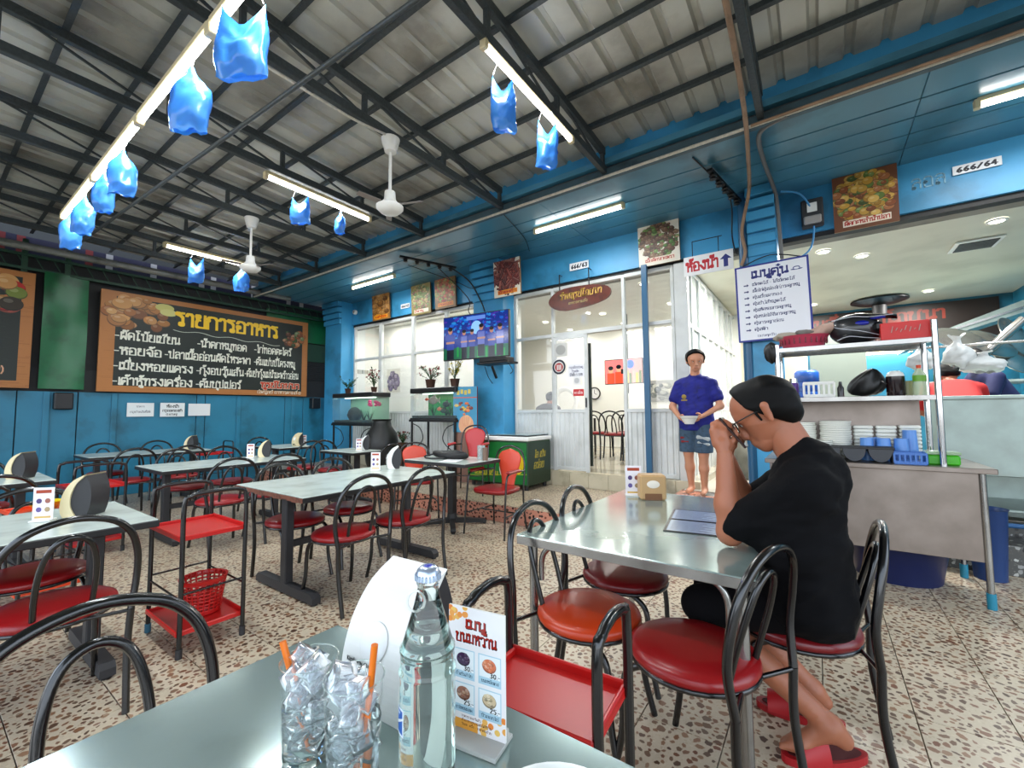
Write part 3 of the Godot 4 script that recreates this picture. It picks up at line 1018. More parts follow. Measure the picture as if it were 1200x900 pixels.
func bay(n: int, x0: float, x1: float, label: String, panel := true, open := false, mid := 2.46, z := FRONT) -> void:
	var w := frame("window_%d" % n, label, Vector3((x0 + x1) * 0.5, 0, z))
	var wd := x1 - x0
	var low := 1.32 if panel else INSIDE
	var mb := MB.new()
	for s in [-1, 1]: mb.box(Vector3(s * (wd * 0.5 - 0.022), (INSIDE + 3.2) * 0.5, 0), Vector3(0.044, 3.2 - INSIDE, 0.06), 0.004)
	part("window_frame", mb, M.frame_white, w)
	mb = MB.new()
	for y in [3.18, mid] + ([1.30, INSIDE + 0.03] if panel else []): mb.box(Vector3(0, y, 0), Vector3(wd - 0.088, 0.05, 0.055), 0.004)
	part("window_rail", mb, M.frame_white, w)
	var lo_hi := [[mid + 0.025, 3.155]]
	if not open: lo_hi.append([low + 0.01, mid - 0.025])
	for q in lo_hi:
		mb = MB.new()
		mb.box(Vector3(0, (q[0] + q[1]) * 0.5, 0), Vector3(wd - 0.09, q[1] - q[0], 0.006))
		part("pane", mb, M.glass, w)
	if panel:
		part("ribbed_panel", corrugated(wd - 0.09, 0.82), M.corrugated, w, Vector3(0, INSIDE + 0.055, 0.01))

func make_front() -> void:
	var f := frame("wall_front", "shop front with a bright blue fascia over white framed windows")
	var mb := MB.new()
	mb.box(Vector3(-2.4, 3.50, FRONT - 0.02), Vector3(13.6, 0.50, 0.14))
	part("fascia", mb, M.blue_bright, f)
	mb = MB.new()
	mb.box(Vector3(-2.4, 3.225, FRONT - 0.05), Vector3(13.6, 0.06, 0.12))
	part("lintel", mb, mat(Color(0.13, 0.12, 0.11), 0.6), f)
	mb = MB.new()
	mb.box(Vector3(-2.4, 3.52, FRONT - 0.2), Vector3(13.6, 0.62, 0.22))
	part("beam", mb, M.concrete, f)
	# tiled sill under doors and windows
	var x := -9.0
	while x < -1.4:
		mb = MB.new()
		mb.box(Vector3(x + 0.148, (STEP + INSIDE) * 0.5, FRONT + 0.02), Vector3(0.296, INSIDE - STEP - 0.004, 0.12), 0.003)
		part("sill_tile", mb, M.tile_wall, f)
		x += 0.3
	mb = MB.new()
	mb.box(Vector3(-5.3, INSIDE * 0.5 - 0.01, FRONT - 0.15), Vector3(8.0, INSIDE - 0.02, 0.24))
	part("sill_core", mb, M.concrete, f)
	bay(1, -8.36, -7.44, "left white framed window beside the blue corner column", true)
	bay(2, -7.44, -6.44, "white framed window behind the tall planted aquarium")
	bay(3, -6.44, -5.54, "white framed window between the two aquariums")
	bay(4, -5.54, -4.66, "white framed window behind the right aquarium")
	bay(5, -4.0, -3.26, "white framed window behind the chest freezer")
	bay(6, -2.17, -1.46, "white framed window behind the thin blue post")
	# open doorway: transom light, fixed rail
	var w := frame("window_7", "glass transom over the open sliding door", Vector3(-2.715, 0, FRONT))
	mb = MB.new()
	mb.box(Vector3(0, 3.18, 0), Vector3(1.09, 0.05, 0.055), 0.004)
	mb.box(Vector3(0, 2.46, 0), Vector3(1.09, 0.06, 0.07), 0.004)
	part("window_rail", mb, M.frame_white, w)
	mb = MB.new()
	mb.box(Vector3(0, 2.82, 0), Vector3(1.09, 0.67, 0.006))
	part("pane", mb, M.glass, w)
	var d := frame("door_1", "white sliding glass door with a ribbed lower panel", Vector3(-2.975, 0, FRONT + 0.05))
	mb = MB.new()
	for s in [-1, 1]: mb.box(Vector3(s * 0.26, (INSIDE + 2.42) * 0.5, 0), Vector3(0.055, 2.42 - INSIDE, 0.035), 0.004)
	for y in [2.40, 1.30, INSIDE + 0.04]: mb.box(Vector3(0, y, 0), Vector3(0.47, 0.05, 0.035), 0.004)
	var dfr := part("door_frame", mb, M.frame_white, d)
	mb = MB.new()
	mb.box(Vector3(0, 1.85, 0), Vector3(0.47, 1.06, 0.006))
	part("pane", mb, M.glass, d)
	part("ribbed_panel", corrugated(0.47, 0.82), M.corrugated, d, Vector3(0, INSIDE + 0.06, 0.01))
	mb = MB.new()
	mb.box(Vector3(0.262, 1.42, 0.028), Vector3(0.02, 0.14, 0.02), 0.004)
	part("door_handle", mb, M.black_plastic, dfr)
	# columns
	column(Vector3(-4.33, 0, FRONT + 0.14), 0.62, 0.34, "wall_column", "wide blue column between windows with stepped capital", 5)
	column(Vector3(-0.42, 0, FRONT + 0.22), 0.28, 0.34, "wall_column", "narrow blue column beside the kitchen opening with stepped capital", 6)
	column(Vector3(-8.72, 0, FRONT + 0.14), 0.62, 0.34, "wall_column", "blue corner column at the end of the side wall", 4)
	mb = MB.new()
	mb.box(Vector3(-1.81, (STEP + 3.24) * 0.5, FRONT + 0.12), Vector3(0.075, 3.24 - STEP, 0.05), 0.004)
	structure("trim_2", mb, M.blue_post, "thin dark blue steel post standing before the white windows")
	mb = MB.new()
	mb.box(Vector3(-1.37, (ALLEY + 3.2) * 0.5, FRONT), Vector3(0.16, 3.2 - ALLEY, 0.12), 0.006)
	structure("trim_3", mb, M.frame_white, "white end post of the shop front beside the passage")
	mb = MB.new()
	mb.rod(Vector3(-0.60, ALLEY, FRONT + 0.36), Vector3(-0.60, 3.74, FRONT + 0.36), 0.05, 14)
	structure("trim_4", mb, M.blue_post, "round dark blue downpipe on the column beside the passage")

func column(at: Vector3, w: float, d: float, called: String, label: String, steps: int) -> void:
	var c := frame(called, label, at)
	var mb := MB.new()
	mb.box(Vector3(0, SOFFIT * 0.5, 0), Vector3(w, SOFFIT, d), 0.008)
	part("shaft", mb, M.blue_bright, c)
	for k in steps:
		mb = MB.new()
		mb.box(Vector3(0, SOFFIT - 0.06 - k * 0.13, d * 0.5 + 0.05 - k * 0.009), Vector3(w * 0.98, 0.10, 0.11 - k * 0.018), 0.006)
		part("capital_block", mb, M.blue_bright, c)

func lamp_room(parent: Node3D, at: Vector3, energy: float) -> void:
	var mb := MB.new()
	mb.lathe([[0.0, 0.0], [0.062, 0.0], [0.062, 0.012], [0.05, 0.014]], 18, Vector3(0, -0.012, 0))
	part("lens", mb, M.down_on, parent)
	mb = MB.new()
	mb.lathe([[0.062, -0.014], [0.082, -0.01], [0.085, 0.0]], 18)
	part("trim_ring", mb, M.white_plastic, parent)
	area(parent, Vector3(0, -0.02, 0), Vector2(0.11, 0.11), energy, Color(1.0, 0.985, 0.96))

func downlight(at: Vector3, energy: float, label: String, group: String) -> void:
	lamp_room(thing("downlight", at, label, "ceiling light", group), at, energy)

func make_rooms() -> void:
	# shop interior
	wall_box("wall_back", Vector3(-5.0, 1.85, -10.3), Vector3(7.4, 3.7, 0.16), M.white_wall, "white back wall inside the shop")
	wall_box("wall_inner", Vector3(-6.75, 1.85, -6.75), Vector3(4.3, 3.7, 0.12), M.white_wall, "white partition wall behind the aquarium windows")
	wall_box("wall_inner", Vector3(-4.62, 1.85, -6.3), Vector3(0.10, 3.7, 0.8), M.white_wall, "white return wall beside the wide column")
	wall_box("wall_inner", Vector3(-8.85, 1.85, -8.1), Vector3(0.16, 3.7, 4.6), M.white_wall, "white end wall of the shop")
	wall_box("floor", Vector3(-5.0, INSIDE - 0.11, -8.1), Vector3(7.5, 0.2, 4.5), grained(Color(0.72, 0.69, 0.62), 0.2, 0.0, M.stain, 0.3), "pale glossy floor inside the shop")
	wall_box("ceiling", Vector3(-5.0, 3.42, -8.1), Vector3(7.5, 0.14, 4.6), M.white_wall, "white ceiling inside the shop")
	for q in [[-2.2, -6.8], [-3.6, -6.8], [-2.2, -8.4], [-3.6, -8.4], [-2.2, -9.6], [-3.6, -9.6], [-5.0, -8.4], [-5.0, -9.6]]:
		downlight(Vector3(q[0], 3.345, q[1]), 1.1, "round recessed downlight in the white ceiling inside the shop", "downlights inside the shop")
	for q in [[-7.9, -6.25], [-6.9, -6.25], [-5.9, -6.25], [-5.1, -6.25]]:
		downlight(Vector3(q[0], 3.345, q[1]), 0.8, "round recessed downlight behind the aquarium windows", "downlights behind the aquarium windows")
	# passage: white lattice of windows on its left, kitchen to the right
	var la := frame("wall_passage", "white framed window wall running back along the passage", Vector3(-1.42, 0, 0))
	var z := FRONT - 0.12
	while z > -11.0:
		var mb := MB.new()
		mb.box(Vector3(0, (ALLEY + 3.3) * 0.5, z), Vector3(0.08, 3.3 - ALLEY, 0.07), 0.004)
		part("lattice_post", mb, M.frame_white, la)
		for y in [[1.32, 2.45], [2.51, 3.28]]:
			mb = MB.new()
			mb.box(Vector3(0, (y[0] + y[1]) * 0.5, z - 0.25), Vector3(0.008, y[1] - y[0], 0.42))
			part("pane", mb, M.frosted, la)
		mb = corrugated(0.42, 0.98)
		var pn := part("ribbed_panel", mb, M.corrugated, la, Vector3(0.03, ALLEY, z - 0.25))
		pn.rotation.y = PI / 2
		z -= 0.5
	var mb := MB.new()
	for y in [1.31, 2.48, 3.27]: mb.box(Vector3(0, y, -8.4), Vector3(0.07, 0.06, 5.2), 0.004)
	part("lattice_rail", mb, M.frame_white, la)
	wall_box("wall_kitchen", Vector3(1.2, 1.85, -11.25), Vector3(5.4, 3.7, 0.2), M.blue_wall, "blue back wall of the kitchen")
	wall_box("wall_kitchen", Vector3(2.95, 1.85, -8.6), Vector3(0.14, 3.7, 5.2), M.blue_wall, "blue side wall of the kitchen")
	wall_box("ceiling", Vector3(0.8, 3.40, -8.45), Vector3(4.5, 0.16, 5.4), M.kitchen_ceiling, "cream ceiling of the kitchen and passage")
	mb = MB.new()
	mb.box(Vector3(-0.72, 1.6, -10.4), Vector3(1.2, 2.6, 0.1))
	structure("wall_passage", mb, mat(Color(0.76, 0.73, 0.66), 0.7), "beige wall at the end of the passage")
	for q in [[1168, 259], [965, 295], [880, 322], [1088, 341], [953, 357], [1010, 300]]:
		var p := on(q[0], q[1], 1, 3.31)
		if p.z > -10.9: downlight(Vector3(p.x, 3.315, p.z), 4.6, "round recessed downlight in the cream kitchen ceiling", "downlights in the kitchen ceiling")
	var vent := thing("ceiling_vent", on(1143, 286, 1, 3.31), "dark square ventilation grille in the cream kitchen ceiling", "vent")
	mb = MB.new()
	mb.box(Vector3(0, -0.008, 0), Vector3(0.42, 0.02, 0.42), 0.004)
	part("vent_frame", mb, M.white_plastic, vent)
	for k in 7:
		mb = MB.new()
		mb.box(Vector3(0, -0.022, -0.15 + k * 0.05), Vector3(0.34, 0.008, 0.042))
		part("louvre", mb, M.dark_grey, vent)
	var ex := thing("exhaust_hood", on(1030, 352, 1, 3.30), "black round exhaust fan hanging under the kitchen ceiling", "exhaust fan")
	mb = MB.new()
	mb.lathe([[0.0, -0.10], [0.30, -0.06], [0.42, -0.02], [0.42, 0.0]], 28)
	part("disc", mb, M.black_plastic, ex)
	mb = MB.new()
	mb.lathe([[0.0, -0.30], [0.10, -0.28], [0.11, -0.10]], 18)
	part("motor", mb, M.dark_grey, ex)
# ---------------------------------------------------------------- lamps, bags, fans
func fluorescent(a: Vector3, b: Vector3, label: String, group: String, energy: float) -> void:
	var t := thing("fluorescent_lamp", (a + b) * 0.5, label, "lamp", group)
	var d := (b - a) * 0.5
	var mb := MB.new()
	mb.bar(-d + Vector3(0, 0.045, 0), d + Vector3(0, 0.045, 0), 0.045, 0.04, 0.005)
	var bt := part("batten", mb, M.cream_plastic, t)
	mb = MB.new()
	mb.rod(-d * 0.97, d * 0.97, 0.017, 12)
	part("tube_lamp", mb, M.tube_on, t)
	for s in [-1.0, 1.0]:
		mb = MB.new()
		mb.box(d * s + Vector3(0, 0.015, 0), Vector3(0.05, 0.075, 0.04) if absf(d.z) > absf(d.x) else Vector3(0.04, 0.075, 0.05), 0.006)
		part("lamp_holder", mb, M.cream_plastic, bt)
	var along_x := absf(d.x) > absf(d.z)
	area(t, Vector3(0, -0.025, 0), Vector2(d.length() * 1.9, 0.034) if along_x else Vector2(0.034, d.length() * 1.9), energy, Color(0.97, 0.99, 1.0))

func bag_mesh(seed_: int, w: float, h: float, two: bool) -> MB:
	var f := FastNoiseLite.new()
	f.seed = seed_
	f.frequency = 6.0
	var mb := MB.new()
	var shape := func(u: float, v: float) -> Vector3:
		var a := TAU * u
		var wd := w * 0.5 * lerpf(0.14, 1.0, smoothstep(0.0, 0.42, v)) * (1.0 - 0.10 * smoothstep(0.6, 1.0, v))
		var dp := 0.012 + 0.045 * smoothstep(0.05, 0.6, v) * (1.0 - 0.8 * smoothstep(0.8, 1.0, v))
		var x := cos(a) * wd
		var y := -v * h
		if two:
			wd = w * 0.5 * lerpf(0.85, 1.0, smoothstep(0.0, 0.5, v))
			x = cos(a) * wd
			y = -v * h - (1.0 - v) * 0.33 * h * pow(maxf(0.0, 1.0 - absf(x) / (w * 0.42)), 0.7)
		var z := sin(a) * dp
		var k := f.get_noise_3d(x * 1.5, y * 0.6, z * 3.0 + seed_) * 0.028 * smoothstep(0.0, 0.25, v)
		return Vector3(x + k * 0.6 + f.get_noise_2d(y * 0.7, seed_) * 0.03 * v, y + f.get_noise_2d(x * 2.0, 4.0) * 0.03 * v, z + k)
	mb.surf(26, 22, shape, true)
	return mb

func hang_bag(top: Vector3, w: float, h: float, seed_: int, two: bool, turn: float, label: String, group: String) -> void:
	var t := thing("plastic_bag", top, label, "plastic bag", group, turn)
	part("bag", bag_mesh(seed_, w, h, two), M.bag, t)
	var mb := MB.new()
	if two:
		for s in [-1.0, 1.0]: mb.tube(smooth([Vector3(s * w * 0.38, 0.0, 0), Vector3(s * w * 0.30, 0.045, 0), Vector3(s * w * 0.2, 0.07, 0.01)]), 0.0025, 5)
	else:
		mb.tube(smooth([Vector3(0.0, -0.01, 0), Vector3(0.006, 0.03, 0), Vector3(0.02, 0.055, 0.01)]), 0.0025, 5)
	part("tie_string", mb, M.paper, t)

func make_lamps() -> void:
	var xs := [-6.22, -4.98, -3.74, -2.53, -1.30]
	for i in 4:
		fluorescent(Vector3(xs[i] + 0.015, 3.315, -0.845), Vector3(xs[i + 1] - 0.015, 3.315, -0.845), "white fluorescent tube in the straight row hung with blue bags", "row of fluorescent tubes", 1.5)
	fluorescent(Vector3(-1.66, 3.665, -2.06), Vector3(-1.66, 3.665, -3.27), "single fluorescent tube under the truss, hung with two blue bags near the fascia", "", 1.3)
	fluorescent(Vector3(-4.40, 3.665, -1.98), Vector3(-4.40, 3.665, -3.2), "single fluorescent tube under a truss between the two ceiling fans", "", 1.3)
	var p := on(193, 288, 1, 3.665)
	fluorescent(p, p + Vector3(0, 0, -1.22), "single fluorescent tube near the side wall behind a ceiling fan", "", 1.3)
	fluorescent(Vector3(-2.98, 3.69, -4.77), Vector3(-1.76, 3.69, -4.77), "fluorescent tube on the blue soffit above the wooden name sign", "", 2.0)
	fluorescent(Vector3(-7.2, 3.69, -4.88), Vector3(-5.98, 3.69, -4.88), "fluorescent tube on the blue soffit above the left food posters", "", 2.0)
	fluorescent(Vector3(1.14, 3.69, -4.82), Vector3(2.36, 3.69, -4.82), "fluorescent tube on the blue soffit before the kitchen", "", 2.0)
	# bags: pixel of the tie, width, height
	var g := "blue bags on the row of tubes"
	var l := "crumpled blue plastic bag tied to the straight row of fluorescent tubes"
	var k := 0
	for q in [[285, 4, 0.25, 0.37], [230, 82, 0.20, 0.37], [147, 177, 0.17, 0.33], [123, 203, 0.17, 0.32], [101, 231, 0.17, 0.34], [88, 252, 0.16, 0.34]]:
		hang_bag(Vector3(on(q[0], q[1], 1, 3.25).x, 3.248, -0.845), q[2], q[3], 31 + k, k == 0, 0.6 + 0.3 * (k % 3), "largest two-handled blue bag on the straight row of fluorescent tubes" if k == 0 else l, g)
		k += 1
	for q in [[352, 228, 0.22, 0.30, -4.40], [399, 247, 0.12, 0.26, -4.40]]:
		hang_bag(on(q[0], q[1], 0, q[4]) + Vector3(0, -0.02, 0), q[2], q[3], 41 + k, k == 6, 0.5, "two-handled blue bag on the tube between the fans" if k == 6 else "narrow blue bag on the tube between the fans", "")
		k += 1
	for q in [[589, 85, 0.17, 0.40, -1.66], [641, 138, 0.17, 0.40, -1.66]]:
		hang_bag(on(q[0], q[1], 0, q[4]) + Vector3(0, -0.02, 0), q[2], q[3], 51 + k, true, 0.7, "two-handled blue bag hanging from the single tube near the blue fascia", "blue bags on the tube near the fascia")
		k += 1
	for q in [[230, 303, 0.22, 0.38, p.x], [282, 316, 0.25, 0.36, p.x]]:
		hang_bag(Vector3(p.x, 3.605, on(q[0], q[1], 1, 3.6).z), q[2], q[3], 61 + k, k == 10, 0.7, "blue bag hanging from the tube near the side wall menu board", "blue bags near the side wall")
		k += 1
	# fans
	for q in [[-2.96, "white ceiling fan on the truss nearer the blue fascia"], [-5.58, "white ceiling fan on the truss nearer the side wall"]]:
		var t := thing("ceiling_fan", Vector3(q[0], 3.70, -2.36), q[1], "fan")
		var mb := MB.new()
		mb.lathe([[0.0, -0.13], [0.05, -0.12], [0.075, -0.03], [0.08, 0.0]], 20)
		part("canopy", mb, M.white_plastic, t)
		mb = MB.new()
		mb.rod(Vector3(0, -0.11, 0), Vector3(0, -0.50, 0), 0.014, 10)
		part("stem", mb, M.white_plastic, t)
		mb = MB.new()
		mb.lathe([[0.0, -0.68], [0.05, -0.675], [0.08, -0.665], [0.115, -0.63], [0.115, -0.61], [0.07, -0.58], [0.05, -0.55], [0.045, -0.48], [0.0, -0.47]], 24)
		var mh := part("motor_housing", mb, M.white_plastic, t)
		for b in 3:
			mb = MB.new()
			mb.box(Vector3(0.20, 0, 0), Vector3(0.20, 0.004, 0.05), 0.0, Basis(Vector3.RIGHT, 0.25))
			var o := part("blade", mb, mat(Color(0.55, 0.52, 0.50), 0.5), mh, Vector3(0, -0.60, 0))
			o.rotation.y = b * TAU / 3 + 0.4
	# long pipe slung under the trusses
	var mb2 := MB.new()
	mb2.rod(Vector3(-8.2, 3.52, -1.18), Vector3(0.6, 3.52, -1.6), 0.016, 8)
	solo("hanger_pipe", mb2, M.steel_dark, Vector3.ZERO, "thin straight dark pipe slung across under the roof trusses", "pipe")

# ---------------------------------------------------------------- flat print on boards
func board(called: String, at: Vector3, w: float, h: float, im: Image, label: String, category: String, turn := 0.0, lean := 0.0, edge := Color(0.45, 0.30, 0.18), thick := 0.03, group := "") -> Node3D:
	var t := thing(called, at, label, category, group)
	t.rotation = Vector3(lean, turn, 0)
	var mb := MB.new()
	mb.box(Vector3(0, 0, -thick * 0.5), Vector3(w, h, thick), 0.003)
	part("board", mb, mat(edge, 0.55), t)
	mb = MB.new()
	mb.quad(Vector3(-w * 0.5, h * 0.5, 0.0015), Vector3(w * 0.5, h * 0.5, 0.0015), Vector3(w * 0.5, -h * 0.5, 0.0015), Vector3(-w * 0.5, -h * 0.5, 0.0015))
	part("print", mb, printed(im, 0.45), t)
	return t

func menu_ground(w: int, h: int) -> Image:
	var im := sheet(w, h, Color(0.66, 0.42, 0.20))
	var g := RandomNumberGenerator.new()
	g.seed = 4
	for i in 500:
		im.fill_rect(Rect2i(g.randi() % w, g.randi() % h, 20 + g.randi() % 90, 2), Color(0.66, 0.42, 0.20).lerp(Color(0.50, 0.29, 0.12), g.randf() * 0.7))
	im.fill_rect(Rect2i(int(w * 0.055), int(h * 0.05), int(w * 0.91), int(h * 0.89)), Color(0.05, 0.10, 0.075))
	for i in 900:
		im.fill_rect(Rect2i(int(w * 0.055) + g.randi() % int(w * 0.88), int(h * 0.05) + g.randi() % int(h * 0.86), 14, 3), Color(0.05, 0.10, 0.075).lerp(Color(0.09, 0.14, 0.11), g.randf()))
	return im

func make_signs() -> void:
	# big menu board
	var im := menu_ground(1536, 740)
	food(im, Rect2(20, 10, 420, 260), [Color(0.62, 0.38, 0.15), Color(0.70, 0.46, 0.20), Color(0.56, 0.32, 0.12)], 34, 5, 0.24)
	disc(im, 370, 70, 60, 30, Color(0.75, 0.73, 0.40))
	disc(im, 395, 105, 55, 28, Color(0.78, 0.76, 0.46))
	food(im, Rect2(1265, 90, 250, 170), [Color(0.42, 0.22, 0.12), Color(0.18, 0.28, 0.10), Color(0.55, 0.30, 0.14)], 40, 8, 0.2)
	var gold := Color(0.93, 0.76, 0.10)
	write(im, "รายการอาหาร", 452, 196, 790, 100, Color(0.02, 0.03, 0.02), 2.2, 0.0, 0.9)
	write(im, "รายการอาหาร", 446, 190, 790, 100, gold, 1.9, 0.0, 0.85)
	for i in 90:
		var a := i / 90.0
		line(im, Vector2(430 + a * 830, 235 + sin(a * 22.0) * 8.0 + a * 28), Vector2(430 + (a + 0.012) * 830, 235 + sin((a + 0.012) * 22.0) * 8.0 + (a + 0.012) * 28), 4, Color(0.75, 0.78, 0.72))
	var pale := Color(0.86, 0.86, 0.80)
	var rows := [[["-ผัดโป๊ยเซียน", 88, 385], ["-น้ำตกหมูทอด", 600, 370], ["-ไก่ทอดตะไคร้", 1040, 330]], [["-หอยจ๊อ", 88, 270], ["-ปลาเนื้ออ่อนผัดโหระพา", 385, 620], ["-ต้มแซ่บซี่โครงหมู", 1040, 370]], [["-เมี่ยงหอยแครง", 88, 480], ["-กุ้งอบวุ้นเส้น", 600, 350], ["-ต้มยำกุ้งแม่น้ำมะพร้าวอ่อน", 965, 480]], [["-เต้าหู้ทรงเครื่อง", 88, 480], ["-ต้มซุปเปอร์", 600, 330]]]
	for r in 4:
		for e in rows[r]: write(im, e[0], e[1], 350 + r * 112, e[2], 52, pale, 1.7, 0.0, 0.8)
	write(im, "ทูรย์โภชนา", 1105, 668, 350, 46, Color(0.85, 0.80, 0.72), 2.8, 0.0, 1.2)
	write(im, "ทูรย์โภชนา", 1105, 668, 350, 46, Color(0.72, 0.20, 0.06), 1.9, 0.0, 0.9)
	write(im, "(ไพบูลย์ อาหารตามสั่ง)", 1075, 722, 400, 24, pale, 1.2)
	board("menu_board", Vector3(LEFT + 0.08, 2.485, -3.41), 3.39, 1.63, im, "wide green menu board with yellow Thai heading on the blue side wall", "sign", PI / 2, 0.0, Color(0.55, 0.36, 0.18), 0.05)
	im = menu_ground(1024, 500)
	food(im, Rect2(690, 5, 310, 190), [Color(0.70, 0.10, 0.06), Color(0.35, 0.42, 0.10), Color(0.72, 0.50, 0.25), Color(0.20, 0.16, 0.10)], 46, 15, 0.22)
	write(im, "แกงส้มกุ้งสดทอดกรอบ", 100, 215, 830, 36, pale, 1.7, 0.0, 0.8)
	write(im, "ปลากะพงทอดน้ำปลา", 90, 310, 850, 36, pale, 1.7, 0.0, 0.8)
	write(im, "(ไพบูลย์ อาหารตามสั่ง)", 560, 440, 390, 28, Color(0.85, 0.62, 0.48), 1.4)
	board("menu_board", Vector3(LEFT + 0.08, 2.52, 0.69), 3.4, 1.66, im, "second green menu board with a red dish at the edge of the view", "sign", PI / 2, 0.0, Color(0.55, 0.36, 0.18), 0.05)
	# paper notices
	var notice := [[149, 472, 180, 488, "printed white notice under the green menu board, widest of three"], [188, 472, 216, 488, "white notice with bold lines under the green menu board"], [221, 473, 246, 487, "nearly blank white notice under the green menu board"]]
	for i in 3:
		var q: Array = notice[i]
		var a := on(q[0], q[1], 0, LEFT + 0.03)
		var b := on(q[2], q[3], 0, LEFT + 0.03)
		im = sheet(160, 100, Color(0.86, 0.88, 0.88))
		if i == 0:
			write(im, "ประกาศ", 55, 32, 50, 10, Color(0.3, 0.3, 0.35), 1.2)
			write(im, "กรุณาชำระเงินที่โต๊ะ", 20, 72, 120, 12, Color(0.3, 0.3, 0.35), 1.2)
		elif i == 1:
			write(im, "ห้องน้ำ", 40, 34, 80, 16, Color(0.15, 0.15, 0.15), 1.8)
			write(im, "กรุณาถอดรองเท้า", 16, 64, 128, 14, Color(0.12, 0.12, 0.12), 1.9)
			write(im, "(ขอบคุณ)", 40, 90, 80, 13, Color(0.25, 0.25, 0.25), 1.3)
		board("notice", (a + b) * 0.5, absf(a.z - b.z), absf(a.y - b.y), im, q[4], "notice", PI / 2, 0.0, Color(0.85, 0.85, 0.85), 0.004)
	# food posters on the fascia
	var posters := [
		[-7.31, 3.49, 0.55, 0.53, "poster of fried golden rolls, at the end of the fascia", [Color(0.62, 0.40, 0.16), Color(0.72, 0.50, 0.24), Color(0.50, 0.29, 0.10)], 26, 0.3, 1.0, Color(0.58, 0.40, 0.20)],
		[-6.11, 3.46, 0.53, 0.58, "poster of greens and minced meat beside a second poster", [Color(0.30, 0.42, 0.14), Color(0.62, 0.52, 0.26), Color(0.55, 0.36, 0.26), Color(0.42, 0.50, 0.22)], 60, 0.17, 1.0, Color(0.50, 0.44, 0.20)],
		[-5.47, 3.50, 0.52, 0.60, "poster of red chilli salad beside the stepped column", [Color(0.68, 0.20, 0.10), Color(0.50, 0.55, 0.18), Color(0.66, 0.44, 0.22), Color(0.75, 0.30, 0.14)], 60, 0.17, 1.0, Color(0.48, 0.36, 0.20)],
		[-3.84, 3.37, 0.50, 0.567, "white poster of dark red meat strips on the wide column", [Color(0.35, 0.07, 0.05), Color(0.45, 0.12, 0.08), Color(0.28, 0.05, 0.04)], 44, 0.22, 2.6, Color(0.85, 0.82, 0.75)],
		[-1.61, 3.49, 0.53, 0.55, "white poster of stir-fried beef and basil over the blue post", [Color(0.25, 0.42, 0.10), Color(0.34, 0.20, 0.10), Color(0.42, 0.28, 0.16), Color(0.30, 0.16, 0.08)], 60, 0.16, 1.0, Color(0.85, 0.82, 0.76)],
		[0.49, 3.455, 0.52, 0.58, "poster of yellow stir-fry with herbs before the kitchen", [Color(0.66, 0.48, 0.12), Color(0.75, 0.56, 0.18), Color(0.30, 0.40, 0.12), Color(0.55, 0.28, 0.10)], 60, 0.2, 1.0, Color(0.40, 0.22, 0.10)]]
	for i in posters.size():
		var q: Array = posters[i]
		im = sheet(256, 288, q[9])
		food(im, Rect2(-14, -18, 284, 284), q[5], q[6] * 5, 100 + i, q[7] * (0.62 if i in [0, 3] else 0.42), q[8])
		if i == 0: disc(im, 80, 250, 60, 30, Color(0.82, 0.55, 0.12))
		var band := Color(0.88, 0.55, 0.08) if i in [0, 2, 3] else Color(0.86, 0.80, 0.72)
		im.fill_rect(Rect2i(36, 236, 190, 34), band)
		write(im, ["ฟองเต้าหู้ทอด", "น้ำตกหมู", "ไก่ทอดสมุนไพร", "เนื้อแดดเดียว", "เนื้อผัดใบกะเพรา", "ผัดกะหล่ำน้ำปลา"][i], 42, 262, 178, 18, Color(0.62, 0.10, 0.06), 1.9)
		board("food_poster", Vector3(q[0], q[1], FRONT + (0.45 if i == 3 else 0.13)), q[2], q[3], im, q[4], "poster", 0.0, 0.05, Color(0.52, 0.38, 0.22), 0.03)
	# house number plates
	for q in [[-2.79, 3.45, 0.31, 0.11, "666/63", "small white house number plate over the wooden name sign"], [1.31, 3.553, 0.32, 0.085, "666/64", "white house number plate reading 666/64 before the kitchen"], [-6.62, 3.42, 0.26, 0.09, "666/62", "small white house number plate between the food posters"]]:
		im = sheet(160, 52, Color(0.90, 0.91, 0.92))
		write(im, q[4], 14, 40, 132, 26, Color(0.08, 0.09, 0.14), 2.0, 0.0, 1.0)
		board("number_plate", Vector3(q[0], q[1], FRONT + 0.07), q[2], q[3], im, q[5], "number plate", 0.0, 0.0, Color(0.85, 0.86, 0.88), 0.008)
	part("worn_lettering", strokes("ลอล", 0.24, 0.10, 0.012, 0.004, 0.0), mat(Color(0.55, 0.72, 0.80), 0.7), get_node("wall_front"), Vector3(0.86, 3.47, FRONT + 0.052))
	# carved wooden name sign
	var ws := thing("name_sign", Vector3(-2.77, 2.955, FRONT + 0.14), "oval varnished wooden name sign with gold Thai lettering over the door", "sign")
	ws.rotation.z = 0.02
	var outline := PackedVector2Array()
	var mb := MB.new()
	for i in 26:
		var a := TAU * i / 26.0
		outline.push_back(Vector2(signf(cos(a)) * pow(absf(cos(a)), 0.75) * 0.50, sin(a) * (0.165 + 0.015 * cos(a * 3.0))))
	mb.prism(outline, 0.035)
	part("plank", mb, grained(Color(0.36, 0.14, 0.08), 0.3, 0.0, M.stain, 2.0), ws)
	mb = strokes("ร้านทูรย์โภชนา", 0.66, 0.075, 0.012, 0.010, 0.12)
	part("lettering", mb, mat(Color(0.85, 0.70, 0.34), 0.4), ws, Vector3(-0.30, 0.005, 0.02))
	mb = strokes("อาหารตามสั่ง", 0.30, 0.03, 0.005, 0.008, 0.1)
	part("small_lettering", mb, mat(Color(0.78, 0.70, 0.50), 0.4), ws, Vector3(-0.16, -0.085, 0.02))
	mb = MB.new()
